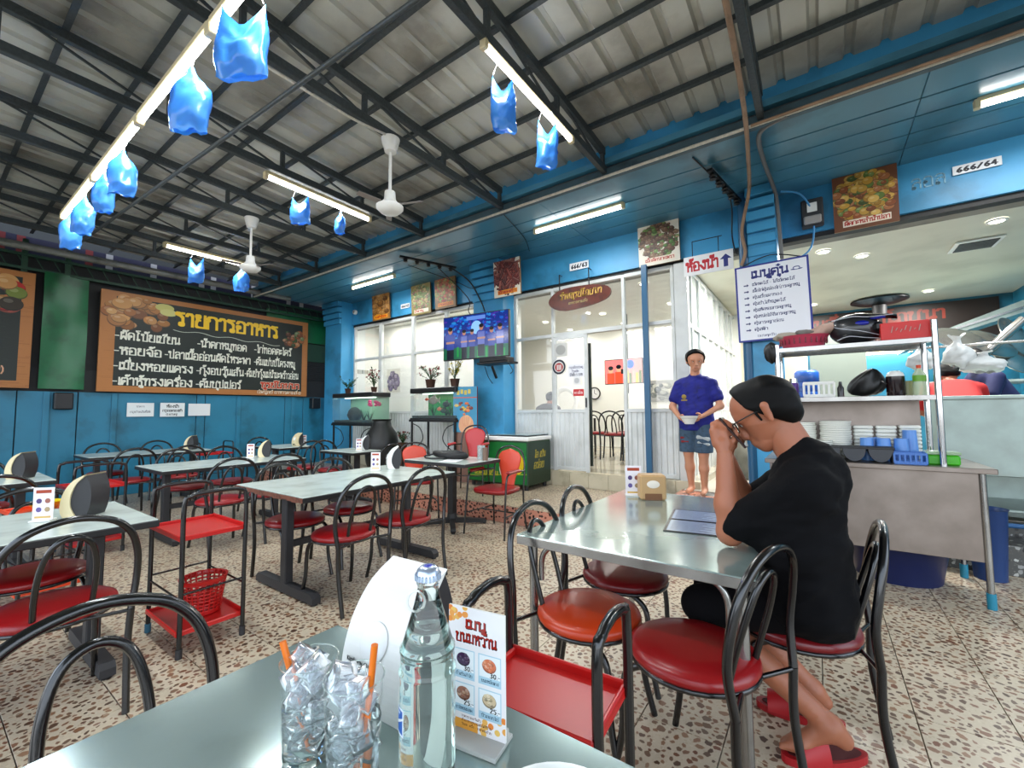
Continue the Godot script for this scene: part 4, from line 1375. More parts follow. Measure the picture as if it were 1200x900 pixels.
	for s in [-0.31, 0.17]: mb.tube(PackedVector3Array([Vector3(s, 0.13, 0), Vector3(s, 0.40, 0), Vector3(s, 0.40, -0.09)]), 0.008, 6)
	part("hanger", mb, M.cable, ws)
	# toilet sign
	im = sheet(256, 118, Color(0.90, 0.90, 0.90))
	write(im, "ห้องน้ำ", 14, 90, 165, 52, Color(0.72, 0.05, 0.12), 1.9, 0.0, 1.0)
	im.fill_rect(Rect2i(208, 50, 22, 48), Color(0.10, 0.14, 0.45))
	for k in 30: im.fill_rect(Rect2i(219 - k, 22 + k, 2 * k, 1), Color(0.10, 0.14, 0.45))
	var ts := board("toilet_sign", Vector3(-0.99, 3.045, FRONT + 0.30), 0.545, 0.235, im, "white hanging sign with red Thai lettering and a blue arrow", "sign", 0.0, 0.0, Color(0.85, 0.85, 0.85), 0.012)
	mb = MB.new()
	for s in [-0.17, 0.12]: mb.rod(Vector3(s, 0.11, -0.006), Vector3(s, 0.30, -0.006), 0.005, 6)
	mb.rod(Vector3(-0.17, 0.30, -0.006), Vector3(0.16, 0.30, -0.006), 0.005, 6)
	part("hanger", mb, M.cable, ts)
	# stewed dishes board
	im = sheet(512, 640, Color(0.10, 0.16, 0.52))
	im.fill_rect(Rect2i(14, 14, 484, 612), Color(0.88, 0.89, 0.91))
	write(im, "เมนูตุ๋น", 120, 112, 250, 56, Color(0.06, 0.10, 0.42), 1.6, 0.0, 1.0)
	disc(im, 430, 96, 40, 6, Color(0.10, 0.16, 0.45))
	disc(im, 430, 84, 24, 12, Color(0.10, 0.16, 0.45))
	disc(im, 430, 88, 19, 9, Color(0.88, 0.89, 0.91))
	var stews := ["เป็ดพะโล้ - ไส้เป็ดพะโล้", "เนื้อไก่ตุ๋นน่องไก่,กระดูกหมู", "ตุ๋นเยื่อเผาทอง", "ตุ๋นยำ,ไส้หมูพะโล้", "ตุ๋นเห็ดหอมกระดูกหมู", "ตุ๋นหน่อไม้จีนกระดูกหมู", "ตุ๋นกระดูกอ่อน", "ตุ๋นฟัก"]
	for i in 8:
		var y := 176 + i * 54
		im.fill_rect(Rect2i(60, y - 13, 24, 9), Color(0.07, 0.10, 0.36))
		for k in 12: im.fill_rect(Rect2i(84 + k, y - 9 - (12 - k), 1, 2 * (12 - k)), Color(0.07, 0.10, 0.36))
		write(im, stews[i].replace("ฟ", "พ"), 122, y, [290, 320, 200, 220, 255, 280, 200, 110][i], 20, Color(0.16, 0.18, 0.36), 1.5)
	write(im, "ขอบคุณครับ", 140, 606, 150, 16, Color(0.16, 0.18, 0.36), 1.4)
	var mbd := board("stew_menu", Vector3(-0.342, 2.46, FRONT + 0.46), 0.68, 0.84, im, "blue framed white menu board with arrows hanging on the narrow column", "sign", 0.0, 0.0, Color(0.10, 0.16, 0.50), 0.02)
	mbd.rotation.z = 0.015
	mb = MB.new()
	mb.tube(smooth([Vector3(-0.3, 0.41, -0.01), Vector3(0, 0.5, -0.02), Vector3(0.3, 0.41, -0.01)]), 0.006, 6)
	part("hanging_wire", mb, M.cable, mbd)
	# kitchen banner
	im = sheet(1024, 220, Color(0.11, 0.06, 0.035))
	write(im, "อาหารตามสั่ง ทูรย์โภชนา", 40, 92, 800, 56, Color(0.50, 0.14, 0.04), 2.0)
	write(im, "เปิดบริการ", 60, 190, 330, 58, Color(0.62, 0.30, 0.03), 2.2)
	disc(im, 620, 160, 170, 46, Color(0.22, 0.05, 0.03))
	food(im, Rect2(10, 20, 130, 150), [Color(0.55, 0.26, 0.05), Color(0.42, 0.20, 0.05)], 30, 44, 0.2)
	board("kitchen_banner", Vector3(0.75, 2.92, -11.1), 3.9, 0.70, im, "dark brown banner with orange Thai lettering high on the kitchen back wall", "banner", 0.0, 0.0, Color(0.15, 0.08, 0.05), 0.02)

func strokes(t: String, w: float, h: float, r: float, d: float, slant: float) -> MB:
	# raised lettering from the same strokes
	var l := letter_strokes(t)
	var mb := MB.new()
	var kx: float = w / l[1]
	var k := h / 10.0
	for s in l[0]:
		for i in s.size() - 1:
			var a := Vector3((s[i].x + s[i].y * slant) * kx, s[i].y * k, 0)
			var b := Vector3((s[i + 1].x + s[i + 1].y * slant) * kx, s[i + 1].y * k, 0)
			if a.distance_to(b) > 1e-4: mb.bar(a - (b - a).normalized() * r * 0.3, b + (b - a).normalized() * r * 0.3, d, r)
	return mb

# ---------------------------------------------------------------- wires, pipes, small boxes on the front
func wire(called: String, pts: Array, r: float, m: Material, label: String, category := "cable", group := "") -> void:
	var mb := MB.new()
	mb.tube(smooth(pts, 6), r, 6)
	solo(called, mb, m, Vector3.ZERO, label, category, group)

func make_wires() -> void:
	var z := FRONT
	wire("conduit", [Vector3(-9.2, 3.66, EAVE + 0.05), Vector3(-5, 3.655, EAVE + 0.05), Vector3(-0.5, 3.66, EAVE + 0.05), Vector3(3.9, 3.665, EAVE + 0.05)], 0.014, M.conduit, "long white conduit along the edge of the blue soffit", "conduit")
	wire("conduit", [Vector3(-0.35, 3.65, EAVE + 0.08), Vector3(1.0, 3.655, EAVE + 0.09), Vector3(3.9, 3.66, EAVE + 0.08)], 0.012, M.old_pipe, "second rusty conduit along the soffit edge toward the kitchen", "conduit")
	wire("water_pipe", [Vector3(-0.30, 3.62, 0.8), Vector3(-0.32, 3.62, -2.2), Vector3(-0.36, 3.62, -3.6), Vector3(-0.44, 3.64, -4.6), Vector3(-0.50, 3.6, -5.1), Vector3(-0.60, 3.3, -5.3), Vector3(-0.58, 3.05, -5.32), Vector3(-0.62, 2.9, -5.3)], 0.018, M.old_pipe, "brown pipe coming down from the roof beside the narrow column", "pipe")
	wire("water_pipe", [Vector3(-0.1, 3.66, EAVE + 0.04), Vector3(-0.30, 3.66, -4.12), Vector3(-0.32, 3.68, -4.6), Vector3(-0.28, 3.66, -5.25), Vector3(-0.26, 3.5, -5.32), Vector3(-0.24, 2.9, -5.33)], 0.020, M.grey_cable, "grey pipe bent from the soffit down the narrow column", "pipe")
	wire("cable", [Vector3(-0.22, 3.62, -5.3), Vector3(-0.05, 3.62, -5.5), Vector3(0.05, 3.4, -5.6), Vector3(0.02, 3.05, -5.6), Vector3(-0.15, 2.9, -5.5)], 0.010, mat(Color(0.25, 0.55, 0.75), 0.4), "light blue cable looping round the meter box")
	wire("cable", [Vector3(-0.88, 3.74, -4.3), Vector3(-0.78, 3.72, -4.8), Vector3(-0.70, 3.66, -5.3), Vector3(-0.72, 3.3, -5.45), Vector3(-0.68, 3.1, -5.5), Vector3(-0.60, 3.2, -5.4)], 0.008, M.cable, "black cable bundle on the soffit left of the narrow column")
	# electricity meter
	var mt := thing("meter_box", Vector3(0.045, 3.43, z + 0.12), "small grey electricity meter on the fascia beside the narrow column", "meter")
	var mb := MB.new()
	mb.box(Vector3(0, 0, 0), Vector3(0.20, 0.30, 0.10), 0.012)
	part("case", mb, M.dark_grey, mt)
	mb = MB.new()
	mb.box(Vector3(0, 0.05, 0.055), Vector3(0.09, 0.10, 0.012), 0.003)
	part("dial_plate", mb, M.white_plastic, mt)
	mb = MB.new()
	mb.box(Vector3(0, -0.085, 0.05), Vector3(0.16, 0.09, 0.04), 0.012)
	part("terminal_cover", mb, mat(Color(0.62, 0.60, 0.58), 0.4), mt)
	# insulator racks under the soffit
	for q in [[-5.15, -4.30, -4.72, -5.1, "black insulator rack with cables before the wide column"], [-0.78, -4.55, -0.62, -5.35, "black insulator rack with cables before the narrow column"]]:
		var a := Vector3(q[0], SOFFIT - 0.05, q[1])
		var b := Vector3(q[2], SOFFIT - 0.10, q[3])
		var r := thing("insulator_rack", a, q[4], "insulator")
		mb = MB.new()
		mb.bar(Vector3.ZERO, b - a, 0.05, 0.03)
		part("bracket", mb, M.black_matt, r)
		for k in 5:
			mb = MB.new()
			mb.lathe([[0.0, -0.06], [0.035, -0.05], [0.025, -0.03], [0.04, -0.015], [0.03, 0.0]], 10)
			part("insulator", mb, M.black_plastic, r, (b - a) * (0.1 + 0.2 * k) - Vector3(0, 0.015, 0))
	wire("cable", [Vector3(-4.75, 3.64, -5.0), Vector3(-4.6, 3.45, -5.3), Vector3(-4.42, 3.1, -5.38), Vector3(-4.2, 2.88, -5.2)], 0.012, M.cable, "thick black cable hanging from the insulator rack to the television")
	wire("cable", [Vector3(-4.9, 3.62, -4.9), Vector3(-4.68, 3.2, -5.35), Vector3(-4.62, 2.95, -5.3), Vector3(-4.4, 2.8, -5.2)], 0.008, M.cable, "thin black cable looping down the wide column to the television")
	wire("cable", [Vector3(-5.3, 3.68, -4.6), Vector3(-4.9, 3.5, -5.3), Vector3(-4.6, 3.35, -5.38), Vector3(-4.3, 3.4, -5.38)], 0.006, M.cable, "sagging black wire across the stepped column")
	wire("cable", [Vector3(-4.75, 2.9, -5.42), Vector3(-4.66, 2.72, -5.4), Vector3(-4.55, 2.86, -5.4), Vector3(-4.45, 2.7, -5.38)], 0.006, M.cable, "short loops of black wire above the television")
	wire("cable", [Vector3(-2.96, 3.66, -1.3), Vector3(-2.9, 3.62, -1.9), Vector3(-2.94, 3.70, -2.3)], 0.010, M.conduit, "white cord running along the truss to the ceiling fan")
	wire("cable", [Vector3(-3.05, 3.74, -4.1), Vector3(-3.25, 3.735, -4.9), Vector3(-3.45, 3.72, -5.35)], 0.006, M.cable, "thin black wire crossing the soffit beside the poster")
	# security camera and lamp in the far corner
	var sc := thing("security_camera", Vector3(-8.25, 3.52, z + 0.06), "small round security camera on the fascia near the corner", "camera")
	mb = MB.new()
	mb.lathe([[0.0, 0.0], [0.05, 0.005], [0.055, 0.04], [0.04, 0.07]], 14, Vector3.ZERO, Basis(Vector3.RIGHT, PI / 2))
	part("housing", mb, M.white_plastic, sc)
	mb = MB.new()
	mb.ball(Vector3(0, -0.0, 0.03), Vector3(0.03, 0.03, 0.03), 10, 6)
	part("lens", mb, M.black_plastic, sc)
	var sp := thing("speaker", Vector3(LEFT + 0.09, 1.51, -1.36), "small black loudspeaker on the blue wall under the green tarpaulin", "speaker")
	mb = MB.new()
	mb.box(Vector3.ZERO, Vector3(0.15, 0.25, 0.20), 0.012)
	part("cabinet", mb, M.black_plastic, sp)
	mb = MB.new()
	mb.box(Vector3(0.078, 0, 0), Vector3(0.006, 0.22, 0.17), 0.002)
	part("grille", mb, M.dark_grey, sp)
	sp = thing("speaker", Vector3(LEFT + 0.09, 1.52, -5.3), "small black loudspeaker on the blue wall beside the corner column", "speaker")
	mb = MB.new()
	mb.box(Vector3.ZERO, Vector3(0.15, 0.24, 0.19), 0.012)
	part("cabinet", mb, M.black_plastic, sp)
# ---------------------------------------------------------------- chairs
func half_arch(pts: Array) -> Array:
	# mirror a half path in z (last point on the middle line)
	var o := pts.duplicate()
	for i in range(pts.size() - 2, -1, -1): o.append(Vector3(pts[i].x, pts[i].y, -pts[i].z))
	return o

var chair_meshes := {}

func make_chair(at: Vector3, turn: float, seat: Material, label: String, group: String) -> Node3D:
	# black bent tube chair, back towards local +x
	if chair_meshes.is_empty():
		var mb := MB.new()
		mb.tube(smooth(half_arch([Vector3(0.245, 0.43, 0.205), Vector3(0.235, 0.56, 0.222), Vector3(0.25, 0.68, 0.218), Vector3(0.268, 0.78, 0.185), Vector3(0.28, 0.845, 0.115), Vector3(0.286, 0.872, 0.0)]), 5), 0.0142, 10)
		chair_meshes.back_frame = mb.mesh()
		mb = MB.new()
		mb.tube(smooth(half_arch([Vector3(0.165, 0.43, 0.085), Vector3(0.20, 0.56, 0.090), Vector3(0.235, 0.68, 0.083), Vector3(0.258, 0.765, 0.055), Vector3(0.266, 0.795, 0.0)]), 5), 0.0112, 8)
		chair_meshes.inner_arch = mb.mesh()
		mb = MB.new()
		mb.lathe([[0.0, 0.468], [0.12, 0.468], [0.185, 0.468]], 30)
		mb.lathe([[0.0, 0.425], [0.195, 0.425], [0.212, 0.432], [0.218, 0.446], [0.212, 0.462], [0.19, 0.474], [0.12, 0.480], [0.0, 0.482]], 30, Vector3.ZERO, Basis(), 0.3)
		chair_meshes.seat = mb.mesh()
		mb = MB.new()
		var ring := PackedVector3Array()
		for k in 30: ring.push_back(Vector3(cos(TAU * k / 30) * 0.208, 0.425, sin(TAU * k / 30) * 0.208))
		mb.tube(ring, 0.010, 8, true)
		mb.rod(Vector3(0.2, 0.425, -0.07), Vector3(0.245, 0.425, -0.2), 0.008, 6)
		mb.rod(Vector3(0.2, 0.425, 0.07), Vector3(0.245, 0.425, 0.2), 0.008, 6)
		chair_meshes.seat_ring = mb.mesh()
		for s in [-1.0, 1.0]:
			mb = MB.new()
			mb.tube(smooth([Vector3(0.245, 0.43, 0.205 * s), Vector3(0.245, 0.25, 0.198 * s), Vector3(0.285, 0.0, 0.192 * s)], 6), 0.0142, 10)
			chair_meshes["rear_leg%d" % s] = mb.mesh()
			mb = MB.new()
			mb.tube(smooth([Vector3(-0.02, 0.418, 0.14 * s), Vector3(-0.09, 0.414, 0.165 * s), Vector3(-0.15, 0.37, 0.178 * s), Vector3(-0.165, 0.28, 0.182 * s), Vector3(-0.17, 0.16, 0.185 * s), Vector3(-0.205, 0.0, 0.198 * s)], 5), 0.0132, 10)
			chair_meshes["front_leg%d" % s] = mb.mesh()
	var t := thing("bentwood_chair", at, label, "chair", group, turn)
	part("seat", chair_meshes.seat, seat, t)
	part("seat_ring", chair_meshes.seat_ring, M.black_paint, t)
	part("back_frame", chair_meshes.back_frame, M.black_paint, t)
	part("inner_arch", chair_meshes.inner_arch, M.black_paint, t)
	for s in [-1, 1]:
		part("leg", chair_meshes["rear_leg%d" % s], M.black_paint, t)
		part("leg", chair_meshes["front_leg%d" % s], M.black_paint, t)
	return t

func make_armchair(at: Vector3, turn: float, seat: Material, back: Material, label: String) -> void:
	# tube armchair facing local +z
	var t := thing("armchair", at, label, "armchair", "", turn)
	var mb := MB.new()
	mb.surf(20, 4, func(u: float, v: float) -> Vector3:
		var a := TAU * u
		var k: float = [0.0, 0.97, 1.0, 0.96, 0.0][roundi(v * 4)]
		var y: float = [0.475, 0.475, 0.455, 0.43, 0.43][roundi(v * 4)]
		return Vector3(signf(cos(a)) * pow(absf(cos(a)), 0.55) * 0.225 * k, y, signf(sin(a)) * pow(absf(sin(a)), 0.55) * 0.215 * k + 0.01), true)
	part("seat", mb, seat, t)
	mb = MB.new()
	mb.surf(16, 12, func(u: float, v: float) -> Vector3:
		var a := TAU * u
		var w := lerpf(0.085, 0.155, smoothstep(0.0, 0.75, v)) * (sqrt(maxf(0.0, 1.0 - pow((v - 0.72) / 0.28, 2))) if v > 0.72 else 1.0)
		return Vector3(cos(a) * w, 0.475 + v * 0.40, -0.215 - v * 0.05 + sin(a) * 0.022), true)
	part("backrest", mb, back, t)
	mb = MB.new()
	var arch := []
	for p in [[0.20, 0.43], [0.205, 0.62], [0.19, 0.76], [0.135, 0.865], [0.0, 0.905]]: arch.append(Vector3(p[0], p[1], -0.215 - (p[1] - 0.43) * 0.12))
	for i in range(3, -1, -1): arch.append(Vector3(-arch[i].x, arch[i].y, arch[i].z))
	mb.tube(smooth(arch, 5), 0.011, 8)
	part("back_frame", mb, M.black_paint, t)
	for s in [-1.0, 1.0]:
		mb = MB.new()
		mb.tube(smooth([Vector3(0.26 * s, 0.0, 0.26), Vector3(0.25 * s, 0.4, 0.22), Vector3(0.248 * s, 0.60, 0.19), Vector3(0.245 * s, 0.645, 0.12), Vector3(0.22 * s, 0.645, -0.1), Vector3(0.205 * s, 0.64, -0.235)], 5), 0.0105, 8)
		part("leg", mb, M.black_paint, t)
		mb = MB.new()
		mb.tube(smooth([Vector3(0.20 * s, 0.44, -0.215), Vector3(0.205 * s, 0.22, -0.22), Vector3(0.22 * s, 0.0, -0.25)], 5), 0.0105, 8)
		part("leg", mb, M.black_paint, t)
		mb = MB.new()
		mb.box(Vector3(0.243 * s, 0.662, 0.05), Vector3(0.05, 0.032, 0.25), 0.014)
		part("armrest", mb, seat, t)
		mb = MB.new()
		mb.rod(Vector3(0.253 * s, 0.22, 0.235), Vector3(0.212 * s, 0.22, -0.222), 0.008, 6)
		part("stretcher", mb, M.black_paint, t)
	mb = MB.new()
	mb.rod(Vector3(-0.235, 0.22, 0.0), Vector3(0.235, 0.22, 0.0), 0.008, 6)
	part("stretcher", mb, M.black_paint, t)

# ---------------------------------------------------------------- tables
func make_table(x0: float, x1: float, z0: float, z1: float, label: String, floor_y := 0.0, chipped := false) -> Node3D:
	# long laminate table on two black pedestals with foot bars along x
	var t := thing("dining_table", Vector3((x0 + x1) * 0.5, floor_y, (z0 + z1) * 0.5), label, "table")
	var w := x1 - x0
	var d := absf(z1 - z0)
	var h := 0.755
	var mb := MB.new()
	mb.box(Vector3(0, h - 0.004, 0), Vector3(w - 0.01, 0.008, d - 0.01), 0.002)
	part("tabletop", mb, M.laminate, t)
	mb = MB.new()
	mb.box(Vector3(0, h - 0.022, 0), Vector3(w, 0.034, d), 0.004)
	part("edge_band", mb, M.black_matt, t)
	if chipped:
		mb = MB.new()
		for k in 15:
			var hh := 0.022 + 0.012 * absf(sin(k * 2.3))
			mb.box(Vector3(-w * 0.5 + w * (k + 0.5) / 15.0, h - 0.006 - hh * 0.5, d * 0.5 + 0.002), Vector3(w / 15.0, hh, 0.006), 0.001)
		part("chipped_edge", mb, grained(Color(0.46, 0.27, 0.20), 0.8, 0.0, M.stain, 4.0), t)
	for s in [-1.0, 1.0]:
		var z: float = s * (d * 0.5 - 0.16)
		mb = MB.new()
		mb.box(Vector3(0, 0.40, z), Vector3(0.075, 0.66, 0.06), 0.006)
		part("pedestal", mb, M.dark_grey, t)
		mb = MB.new()
		mb.prism(PackedVector2Array([Vector2(-w * 0.41, 0.012), Vector2(w * 0.41, 0.012), Vector2(w * 0.41, 0.05), Vector2(w * 0.38, 0.075), Vector2(-w * 0.38, 0.075), Vector2(-w * 0.41, 0.05)]), 0.062, Vector3(0, 0, z))
		part("foot_bar", mb, M.dark_grey, t)
		mb = MB.new()
		mb.box(Vector3(0, 0.725, z), Vector3(w * 0.72, 0.03, 0.05), 0.004)
		part("bracket", mb, M.dark_grey, t)
		for e in [-1.0, 1.0]:
			mb = MB.new()
			mb.lathe([[0.022, 0.0], [0.022, 0.012]], 10)
			part("glide", mb, M.black_plastic, t, Vector3(e * w * 0.38, 0, z))
	mb = MB.new()
	mb.box(Vector3(0, 0.34, 0), Vector3(0.03, 0.05, d - 0.38), 0.004)
	part("stretcher", mb, M.dark_grey, t)
	return t

func make_trolley(at: Vector3, turn: float, tray: Material, label: String, w := 0.50, d := 0.31, h := 0.86) -> Node3D:
	# black tube serving trolley with two trays: hoops at both ends of local x
	var t := thing("serving_trolley", at, label, "trolley", "", turn)
	for s in [-1.0, 1.0]:
		var mb := MB.new()
		mb.tube(smooth([Vector3(s * w * 0.5, 0.02, -d * 0.5), Vector3(s * w * 0.5, h * 0.5, -d * 0.5), Vector3(s * w * 0.5, h - 0.06, -d * 0.5), Vector3(s * w * 0.5, h - 0.012, -d * 0.5 + 0.03), Vector3(s * w * 0.5, h, -d * 0.5 + 0.08), Vector3(s * w * 0.5, h, d * 0.5 - 0.08), Vector3(s * w * 0.5, h - 0.012, d * 0.5 - 0.03), Vector3(s * w * 0.5, h - 0.06, d * 0.5), Vector3(s * w * 0.5, h * 0.5, d * 0.5), Vector3(s * w * 0.5, 0.02, d * 0.5)], 4), 0.0125, 8)
		part("hoop", mb, M.black_paint, t)
		mb = MB.new()
		mb.rod(Vector3(s * w * 0.5, 0.33, -d * 0.5), Vector3(s * w * 0.5, 0.33, d * 0.5), 0.006, 6)
		part("guard_rail", mb, M.black_paint, t)
		for e in [-1.0, 1.0]:
			mb = MB.new()
			mb.lathe([[0.0, 0.0], [0.016, 0.0], [0.016, 0.05], [0.0, 0.05]], 10)
			part("foot", mb, mat(Color(0.20, 0.42, 0.52), 0.5) if s < 0.0 else M.dark_grey, t, Vector3(s * w * 0.5, 0, e * d * 0.5))
	for s in [-1.0, 1.0]:
		var mb := MB.new()
		mb.rod(Vector3(-w * 0.5, 0.30, s * d * 0.5), Vector3(w * 0.5, 0.30, s * d * 0.5), 0.006, 6)
		part("guard_rail", mb, M.black_paint, t)
	for y in [0.115, 0.615]:
		var mb := MB.new()
		mb.box(Vector3(0, y, 0), Vector3(w - 0.01, 0.008, d + 0.03), 0.002)
		for s in [-1.0, 1.0]:
			mb.box(Vector3(0, y + 0.012, s * (d * 0.5 + 0.012)), Vector3(w - 0.01, 0.028, 0.012), 0.004)
			mb.box(Vector3(s * (w * 0.5 - 0.012), y + 0.010, 0), Vector3(0.012, 0.024, d + 0.03), 0.004)
		part("tray", mb, tray, t)
	return t

func make_furniture() -> void:
	# x0, x1, z0 (near), z1 (far), label
	make_table(-3.70, -2.73, -1.51, -2.95, "pale laminate table with a chipped brown end edge and a white napkin box", 0.0, true)
	make_table(-3.66, -2.83, 0.70, -0.80, "pale laminate table beside the red trolley with a basket")
	make_table(-6.16, -5.30, 0.75, -0.78, "pale laminate table with a cream napkin box near the green tarpaulin wall")
	make_table(-5.98, -5.14, -1.45, -2.88, "pale laminate table in the middle row with a cream napkin box and tall card")
	make_table(-8.42, -7.58, -1.38, -2.80, "pale laminate table against the blue wall under the paper notices")
	make_table(-7.75, -6.90, -3.42, -4.02, "pale laminate table in the far corner by the blue corner column")
	make_table(-5.98, -5.18, -3.55, -4.06, "pale laminate table before the planted aquarium stand")
	make_table(-8.5, -7.6, 0.1, 1.4, "pale laminate table by the wall under the second menu board")
	# square table on a cross base
	var t := thing("cafe_table", Vector3(-3.50, 0, -3.72), "square pale table on a black cross foot among red armchairs", "table")
	var mb := MB.new()
	mb.box(Vector3(0, 0.751, 0), Vector3(0.93, 0.008, 0.62), 0.002)
	part("tabletop", mb, M.laminate, t)
	mb = MB.new()
	mb.box(Vector3(0, 0.730, 0), Vector3(0.94, 0.034, 0.63), 0.004)
	part("edge_band", mb, M.dark_grey, t)
	mb = MB.new()
	mb.box(Vector3(0, 0.39, 0), Vector3(0.08, 0.65, 0.08), 0.006)
	part("pedestal", mb, M.black_matt, t)
	for k in 4:
		mb = MB.new()
		mb.prism(PackedVector2Array([Vector2(0.0, 0.03), Vector2(0.38, 0.012), Vector2(0.40, 0.03), Vector2(0.38, 0.055), Vector2(0.06, 0.085), Vector2(0.05, 0.14), Vector2(0.0, 0.14)]), 0.055)
		var o := part("foot", mb, M.black_matt, t)
		o.rotation.y = PI / 4 + k * PI / 2
		mb = MB.new()
		mb.lathe([[0.02, 0.0], [0.02, 0.018]], 10)
		part("glide", mb, M.black_plastic, t, Vector3(cos(PI / 4 + k * PI / 2) * 0.375, 0, -sin(PI / 4 + k * PI / 2) * 0.375))
	make_armchair(Vector3(-2.90, 0, -3.80), 0.05, M.red_vinyl, M.coral_vinyl, "red armchair with a coral back turned out beside the square table")
	make_armchair(Vector3(-4.12, 0, -3.72), 0.9, M.pink_vinyl, M.coral_vinyl, "armchair with an orange back behind the square table with the black bag")
	make_armchair(Vector3(-3.95, STEP, -4.55), 0.4, M.pink_vinyl, M.pink_vinyl, "armchair with a pink red back on the terrace behind the square table")
	# steel table of the reading man
	t = thing("steel_table", Vector3(-0.65, 0, -2.26), "shiny stainless steel table with round legs where the man in black sits", "table")
	mb = MB.new()
	mb.box(Vector3(0, 0.753, 0), Vector3(0.93, 0.006, 1.32), 0.002)
	part("tabletop", mb, M.steel_top, t)
	mb = MB.new()
	for s in [-1.0, 1.0]:
		mb.box(Vector3(s * 0.462, 0.733, 0), Vector3(0.006, 0.036, 1.32), 0.001)
		mb.box(Vector3(0, 0.733, s * 0.657), Vector3(0.918, 0.036, 0.006), 0.001)
	mb.box(Vector3(0, 0.742, 0), Vector3(0.9, 0.012, 1.29))
	part("apron", mb, M.steel, t)
	for sx in [-1.0, 1.0]:
		for sz in [-1.0, 1.0]:
			mb = MB.new()
			mb.rod(Vector3(sx * 0.415, 0.0, sz * 0.60), Vector3(sx * 0.415, 0.735, sz * 0.60), 0.019, 14)
			part("leg", mb, M.steel, t)
			mb = MB.new()
			mb.tube(smooth([Vector3(sx * 0.375, 0.56, sz * 0.60), Vector3(sx * 0.373, 0.64, sz * 0.60), Vector3(sx * 0.35, 0.69, sz * 0.60), Vector3(sx * 0.30, 0.715, sz * 0.60), Vector3(sx * 0.20, 0.72, sz * 0.60)], 5), 0.0125, 10)
			part("brace", mb, M.steel, t)
	# chairs: on the near side of a table (back towards +x) and on its wall side
	var sets := [
		[[[-2.80, -1.86], [-2.77, -2.38]], 0.0, "chair on the open side of the chipped table", "chairs at the chipped table, open side"],
		[[[-3.46, -1.86], [-3.48, -2.36]], PI, "chair on the wall side of the chipped table", "chairs at the chipped table, wall side"],
		[[[-2.80, -0.42]], 0.03, "chair with its back turned before the table by the basket trolley", ""],
		[[[-3.46, -0.44]], PI, "chair on the wall side of the table by the basket trolley", ""],
		[[[-4.86, -1.86], [-4.84, -2.34]], 0.0, "chair on the open side of the middle row table", "chairs at the middle row table, open side"],
		[[[-6.12, -1.95], [-6.10, -2.45]], PI, "chair on the wall side of the middle row table", "chairs at the middle row table, wall side"],
		[[[-7.32, -1.72], [-7.28, -2.26]], 0.0, "chair on the open side of the table under the notices", "chairs at the table under the notices, open side"],
		[[[-8.52, -1.75], [-8.52, -2.40]], PI, "chair on the wall side of the table under the notices", "chairs at the table under the notices, wall side"],
		[[[-6.66, -3.66]], 0.0, "chair on the open side of the far corner table", ""],
		[[[-7.95, -3.72]], PI, "chair on the wall side of the far corner table", ""],
		[[[-4.96, -3.82]], 0.0, "chair on the open side of the table before the aquarium stand", ""],
		[[[-6.02, -3.80]], PI, "chair on the wall side of the table before the aquarium stand", ""],
		[[[-5.05, -0.40]], 0.0, "chair on the open side of the table near the tarpaulin wall", ""],
		[[[-6.40, -0.42], [-6.42, 0.12]], PI, "chair on the wall side of the table near the tarpaulin wall", "chairs near the tarpaulin wall"],
	]
	for s in sets:
		for p in s[0]: make_chair(Vector3(p[0], 0, p[1]), s[1], M.red_vinyl, "red-seated black " + s[2], s[3])
	make_chair(Vector3(-0.83, 0, -1.72), PI, M.orange_vinyl, "black bent tube chair with an orange round seat at the steel table", "")
	make_chair(Vector3(-0.86, 0, -2.22), PI + 0.06, M.deep_red, "black bent tube chair with a dull dark red seat at the steel table", "")
	make_chair(Vector3(-0.40, 0, -1.66), -0.30, M.red_vinyl, "empty black bent tube chair with a bright red seat beside the man in black", "")
	make_chair(Vector3(-0.11, 0, -2.12), 0.0, M.deep_red, "black bent tube chair on which the man in black sits", "")
	make_chair(Vector3(-1.06, 0, -0.27), PI, M.red_vinyl, "black bent tube chair pushed up to the front table with the bottle", "")
	# trolleys
	make_trolley(Vector3(-3.08, 0, -1.06), 0.0, M.red_plastic, "black trolley with two red trays carrying a red basket")
	basket(Vector3(-3.06, 0.125, -1.09))
	make_trolley(Vector3(-0.565, 0, -0.93), 0.06, M.red_plastic, "black trolley with red trays beside the front table and acrylic menu", 0.34, 0.20, 0.84)
	make_trolley(Vector3(-4.55, 0, -0.62), 0.1, M.orange_plastic, "low black trolley with an orange tray holding a yellow bowl", 0.46, 0.32, 0.50)
	make_trolley(Vector3(-5.75, 0, -1.08), 0.05, M.red_plastic, "black trolley with red trays in the row before the blue wall", 0.52, 0.36, 0.84)
	make_trolley(Vector3(-8.55, 0, -3.1), PI / 2, M.red_plastic, "black trolley with red trays against the blue wall under the blank notice", 0.5, 0.4, 0.82)
	mb = MB.new()
	mb.lathe([[0.0, 0.0], [0.05, 0.0], [0.09, 0.05], [0.10, 0.06], [0.085, 0.05], [0.045, 0.008], [0.0, 0.008]], 18)
	solo("bowl", mb, mat(Color(0.75, 0.66, 0.06), 0.35), Vector3(-4.55, 0.625, -0.62), "yellow plastic bowl on the orange tray of the low trolley", "bowl")
	# front table
	t = thing("front_table", Vector3(-0.29, 0, -0.055), "grey green metal topped table in front holding the water bottle and glasses", "table")
	mb = MB.new()
	mb.box(Vector3(0, 0.752, 0), Vector3(1.49, 0.006, 1.24), 0.003)
	part("tabletop", mb, M.steel_top, t)
	mb = MB.new()
	mb.box(Vector3(0, 0.732, 0), Vector3(1.486, 0.034, 1.236), 0.003)
	part("apron", mb, M.steel, t)
